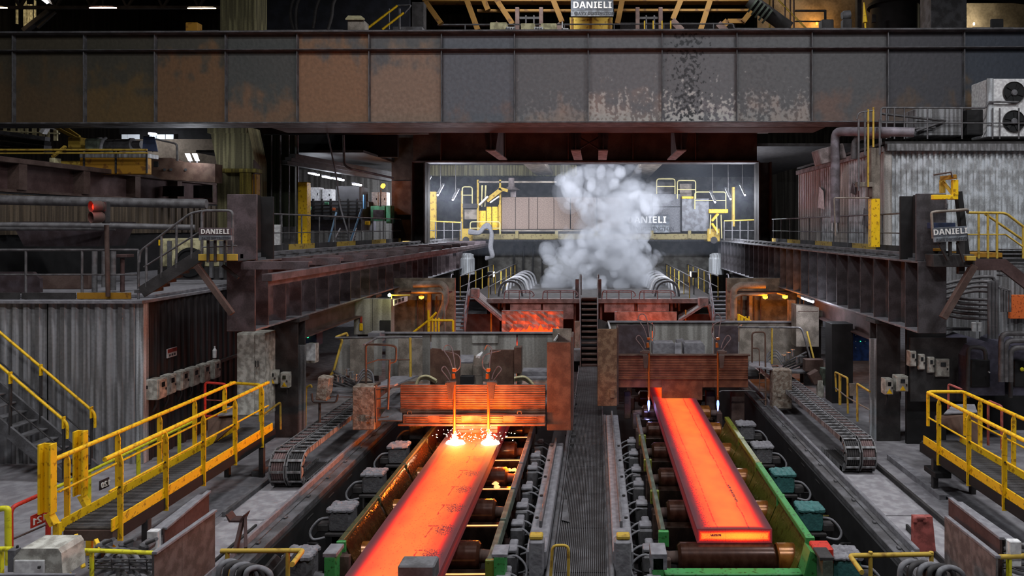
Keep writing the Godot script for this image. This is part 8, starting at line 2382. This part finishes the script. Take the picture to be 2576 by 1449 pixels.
# ------------------------------------------------------------------ along the bottom edge
func foreground() -> void:
	# brown plates that stand along both pit edges
	for s in [-1, 1]:
		var which := "left" if s < 0 else "right"
		var A := [[388, 1392, 541, 1284, 9.5, 11.0], [414, 1330, 526, 1236, 10.6, 11.8]] if s < 0 else [[2511, 1402, 2381, 1299, 9.4, 11.2], [2521, 1355, 2391, 1254, 9.6, 11.4]]
		for k in 2:
			var a: Array = A[k]
			var near := P(a[0], a[1], a[4])
			var far := P(a[2], a[3], a[5])
			var foot := 1.3 if k == 0 else 0.55
			var o := thing("guard_wall", "%s brown steel guard wall at the %s end of the rail, bottom edge" % [["front", "rear"][k], which], "guard wall", Vector3((near.x + far.x) / 2, 0, (near.z + far.z) / 2))
			var cuts := [0.0, 0.42, 1.0]
			for c in 2:
				var p := near.lerp(far, cuts[c] + (0.004 if c else 0.0))
				var q := near.lerp(far, cuts[c + 1])
				part(o, "sheet", mb().plate(p, q, q - Vector3(0, foot, 0), p - Vector3(0, foot, 0), 0.03), (M.plate_umber if s < 0 else M.plate_stained) if k == 0 else M.steel_maroon)
			part(o, "top_edge", mb().bar(near, far, 0.07, 0.04), M.steel_dusty)
			if k == 1:
				var b := near + Vector3(s * 0.12, -0.16, 0.06)
				part(o, "white_end", mb().box(b, Vector3(0.16, 0.34, 0.1), 0.012), M.white_paint)
				part(o, "end_box", mb().bar(b + Vector3(0, 0.1, -0.05), far + Vector3(s * 0.12, -0.1, 0), 0.14, 0.1), M.steel_dusty)
	# yellow rails along the bottom edge
	var yl := thing("bottom_rail", "lime-yellow rail with posts along the bottom left edge", "railing", P(200, 1449, 9.6))
	part(yl, "handrail", mb().tube([P(-40, 1381, 9.6), P(30, 1381, 9.6)], 0.034, 8).tube([P(162, 1384, 9.6), P(240, 1385, 9.6), P(386, 1391, 9.6)], 0.03, 8), M.yellow_lime)
	for x in [4, 172, 231]:
		part(yl, "post", mb().bar(P(x, 1384, 9.62), P(x, 1500, 9.62), 0.03, 0.06), M.yellow_lime)
	part(yl, "slant_brace", mb().bar(P(190, 1345, 10.4), P(210, 1428, 10.2), 0.05, 0.05).bar(P(240, 1360, 10.3), P(252, 1384, 10.2), 0.05, 0.08), M.yellow)
	var wb := thing("white_switch_box", "grey box with a white front panel in the bottom left corner", "switch box", P(95, 1449, 9.0))
	part(wb, "body", mb().prism(PackedVector2Array([Vector2(0, 0), Vector2(0.62, 0), Vector2(0.6, 0.3), Vector2(0.56, 0.36), Vector2(0.1, 0.36), Vector2(0, 0.24)]), Transform3D(Basis(), P(34, 1452, 9.0)), -0.4), M.cabinet)
	pb(wb, "front_panel", 35, 1410, 110, 1443, 8.97, 0.03, M.white_paint)
	pb(wb, "lock", 94, 1425, 100, 1431, 8.94, 0.02, M.steel_dark, 0.0)
	pb(wb, "side_box", 18, 1384, 38, 1440, 9.05, 0.1, M.steel_grey)
	pb(wb, "knob", 39, 1373, 44, 1384, 9.1, 0.03, M.black)
	solo("foreground_ledge", mb().bb(P(-30, 1444, 8.5), P(188, 1500, 8.5) + V(0, 0, 0.03), 0.01), M.steel_dusty, "pale ledge cut by the bottom edge below the white-fronted box", "ledge")
	# clutter of cables and grey fittings before the left guard wall
	for i in 9:
		var x := 236.0 + (i % 3) * 30
		var y := 1402.0 + (i / 3) * 22
		solo("pit_cable", mb().tube(smooth([P(x, y, 10.0), P(x + 30, y - 24 + i * 2, 10.2), P(x + 70, y - 8, 10.1), P(x + 84, y + 12 - i, 9.9)], 4), 0.03, 8), M.hose_grey if i % 2 else M.pipe, "tangled grey hose before the left guard wall, %s in the heap" % nth(i), "hose", "hoses before the left guard wall")
	for i in 5:
		var x := 262.0 + i * 27
		solo("grey_fitting", mb().box(P(x, 1372 + (i % 2) * 34, 10.3), Vector3(0.15, 0.12, 0.22), 0.03, Basis(Vector3(0, 0, 1), i * 0.7)).cyl(P(x, 1366 + (i % 2) * 34, 10.2), P(x + 24, 1356 + (i % 2) * 34, 10.1), 0.03, 0.025, 10), M.motor_grey, "dusty grey fitting above the hoses by the left guard wall, %s from the left" % nth(i), "fitting", "fittings by the left guard wall")
	var tr := thing("wire_tray", "wire cable tray at the bottom edge left of the guard wall", "cable tray", P(290, 1440, 9.7))
	for i in 4:
		part(tr, "wire", mb().tube([P(222, 1408 + i * 7, 9.7), P(388, 1406 + i * 9, 9.7)], 0.008, 6), M.steel_grey)
	for i in 4:
		part(tr, "cross_wire", mb().tube([P(236 + i * 44, 1404, 9.7), P(238 + i * 44, 1436, 9.7)], 0.008, 6), M.steel_grey)
	# rail and cables between the left guard wall and the slab
	for s in [-1, 1]:
		var which := "left" if s < 0 else "right"
		var pr := thing("pit_rail", "worn yellowish pipe rail across the pit at the bottom edge, %s side" % which, "railing", P(655 if s < 0 else 2250, 1449, 10.4))
		part(pr, "handrail", mb().tube(rounded([P(556, 1386, 10.4), P(762, 1385, 10.4), P(735, 1420, 9.8)] if s < 0 else [P(2168, 1440, 9.9), P(2138, 1398, 10.4), P(2346, 1394, 10.4)], 0.06), 0.036, 8), M.yellow_old)
		for x in ([572, 724] if s < 0 else [2190, 2343]):
			part(pr, "post", mb().tube([P(x, 1388, 10.4), P(x, 1480, 10.4)], 0.032, 8), M.yellow_old)
		for i in 5:
			var x := 548.0 + i * 17 if s < 0 else 2262.0 + i * 24
			solo("cable_arc", mb().tube(smooth([P(x, 1470, 10.0), P(x + 6, 1425 + i * 3, 10.0), P(x + 34, 1412 + i * 4, 10.1), P(x + 62, 1430 + i * 3, 10.1), P(x + 66, 1470, 10.1)], 5), 0.04, 8), M.rubber if i % 2 else M.hose_grey, "thick cable arching at the bottom edge, %s pit, %s from the left" % [which, nth(i)], "cable", "arching pit cables")
	for i in 3:
		solo("pit_brace", mb().bar(P(640 + i * 26, 1470, 10.3 + i * 0.2), P(700 + i * 26, 1400 - i * 4, 10.6 + i * 0.2), 0.06, 0.12), M.steel_dark, "dark slanting frame bar in the left pit, %s from the left" % nth(i), "bar", "frame bars in the left pit")
	var rr := thing("bottom_rail", "yellowish rail with pipe clutter in the bottom right corner", "railing", P(2545, 1449, 9.5))
	part(rr, "handrail", mb().tube([P(2512, 1401, 9.5), P(2620, 1397, 9.5)], 0.034, 8), M.yellow_old)
	part(rr, "post", mb().bar(P(2538, 1402, 9.52), P(2538, 1500, 9.52), 0.04, 0.08), M.yellow_lime)
	for i in 6:
		solo("corner_hose", mb().tube(smooth([P(2520, 1366 + i * 14, 9.9), P(2545, 1360 + i * 15, 10.0), P(2572, 1372 + i * 14, 10.0), P(2620, 1362 + i * 15, 10.0)], 4), 0.035, 8), M.hose_grey if i % 2 else M.pipe, "grey hose in the bottom right corner, %s from the top" % nth(i), "hose", "hoses in the bottom right corner")

func _build_rest() -> void:
	slab(-1)
	slab(1)
	roller_tables()
	centre_walk()
	rails()
	cable_chain(-1)
	cable_chain(1)
	torch_carriage_left()
	torch_carriage_right()
	torches()
	far_platform()
	side_stairs()
	steam()
	yellow_walkway(-1)
	yellow_walkway(1)
	left_hut()
	right_house()
	right_pipes()
	far_crane()
	left_bay()
	left_room()
	side_rooms()
	overhead()
	foreground()
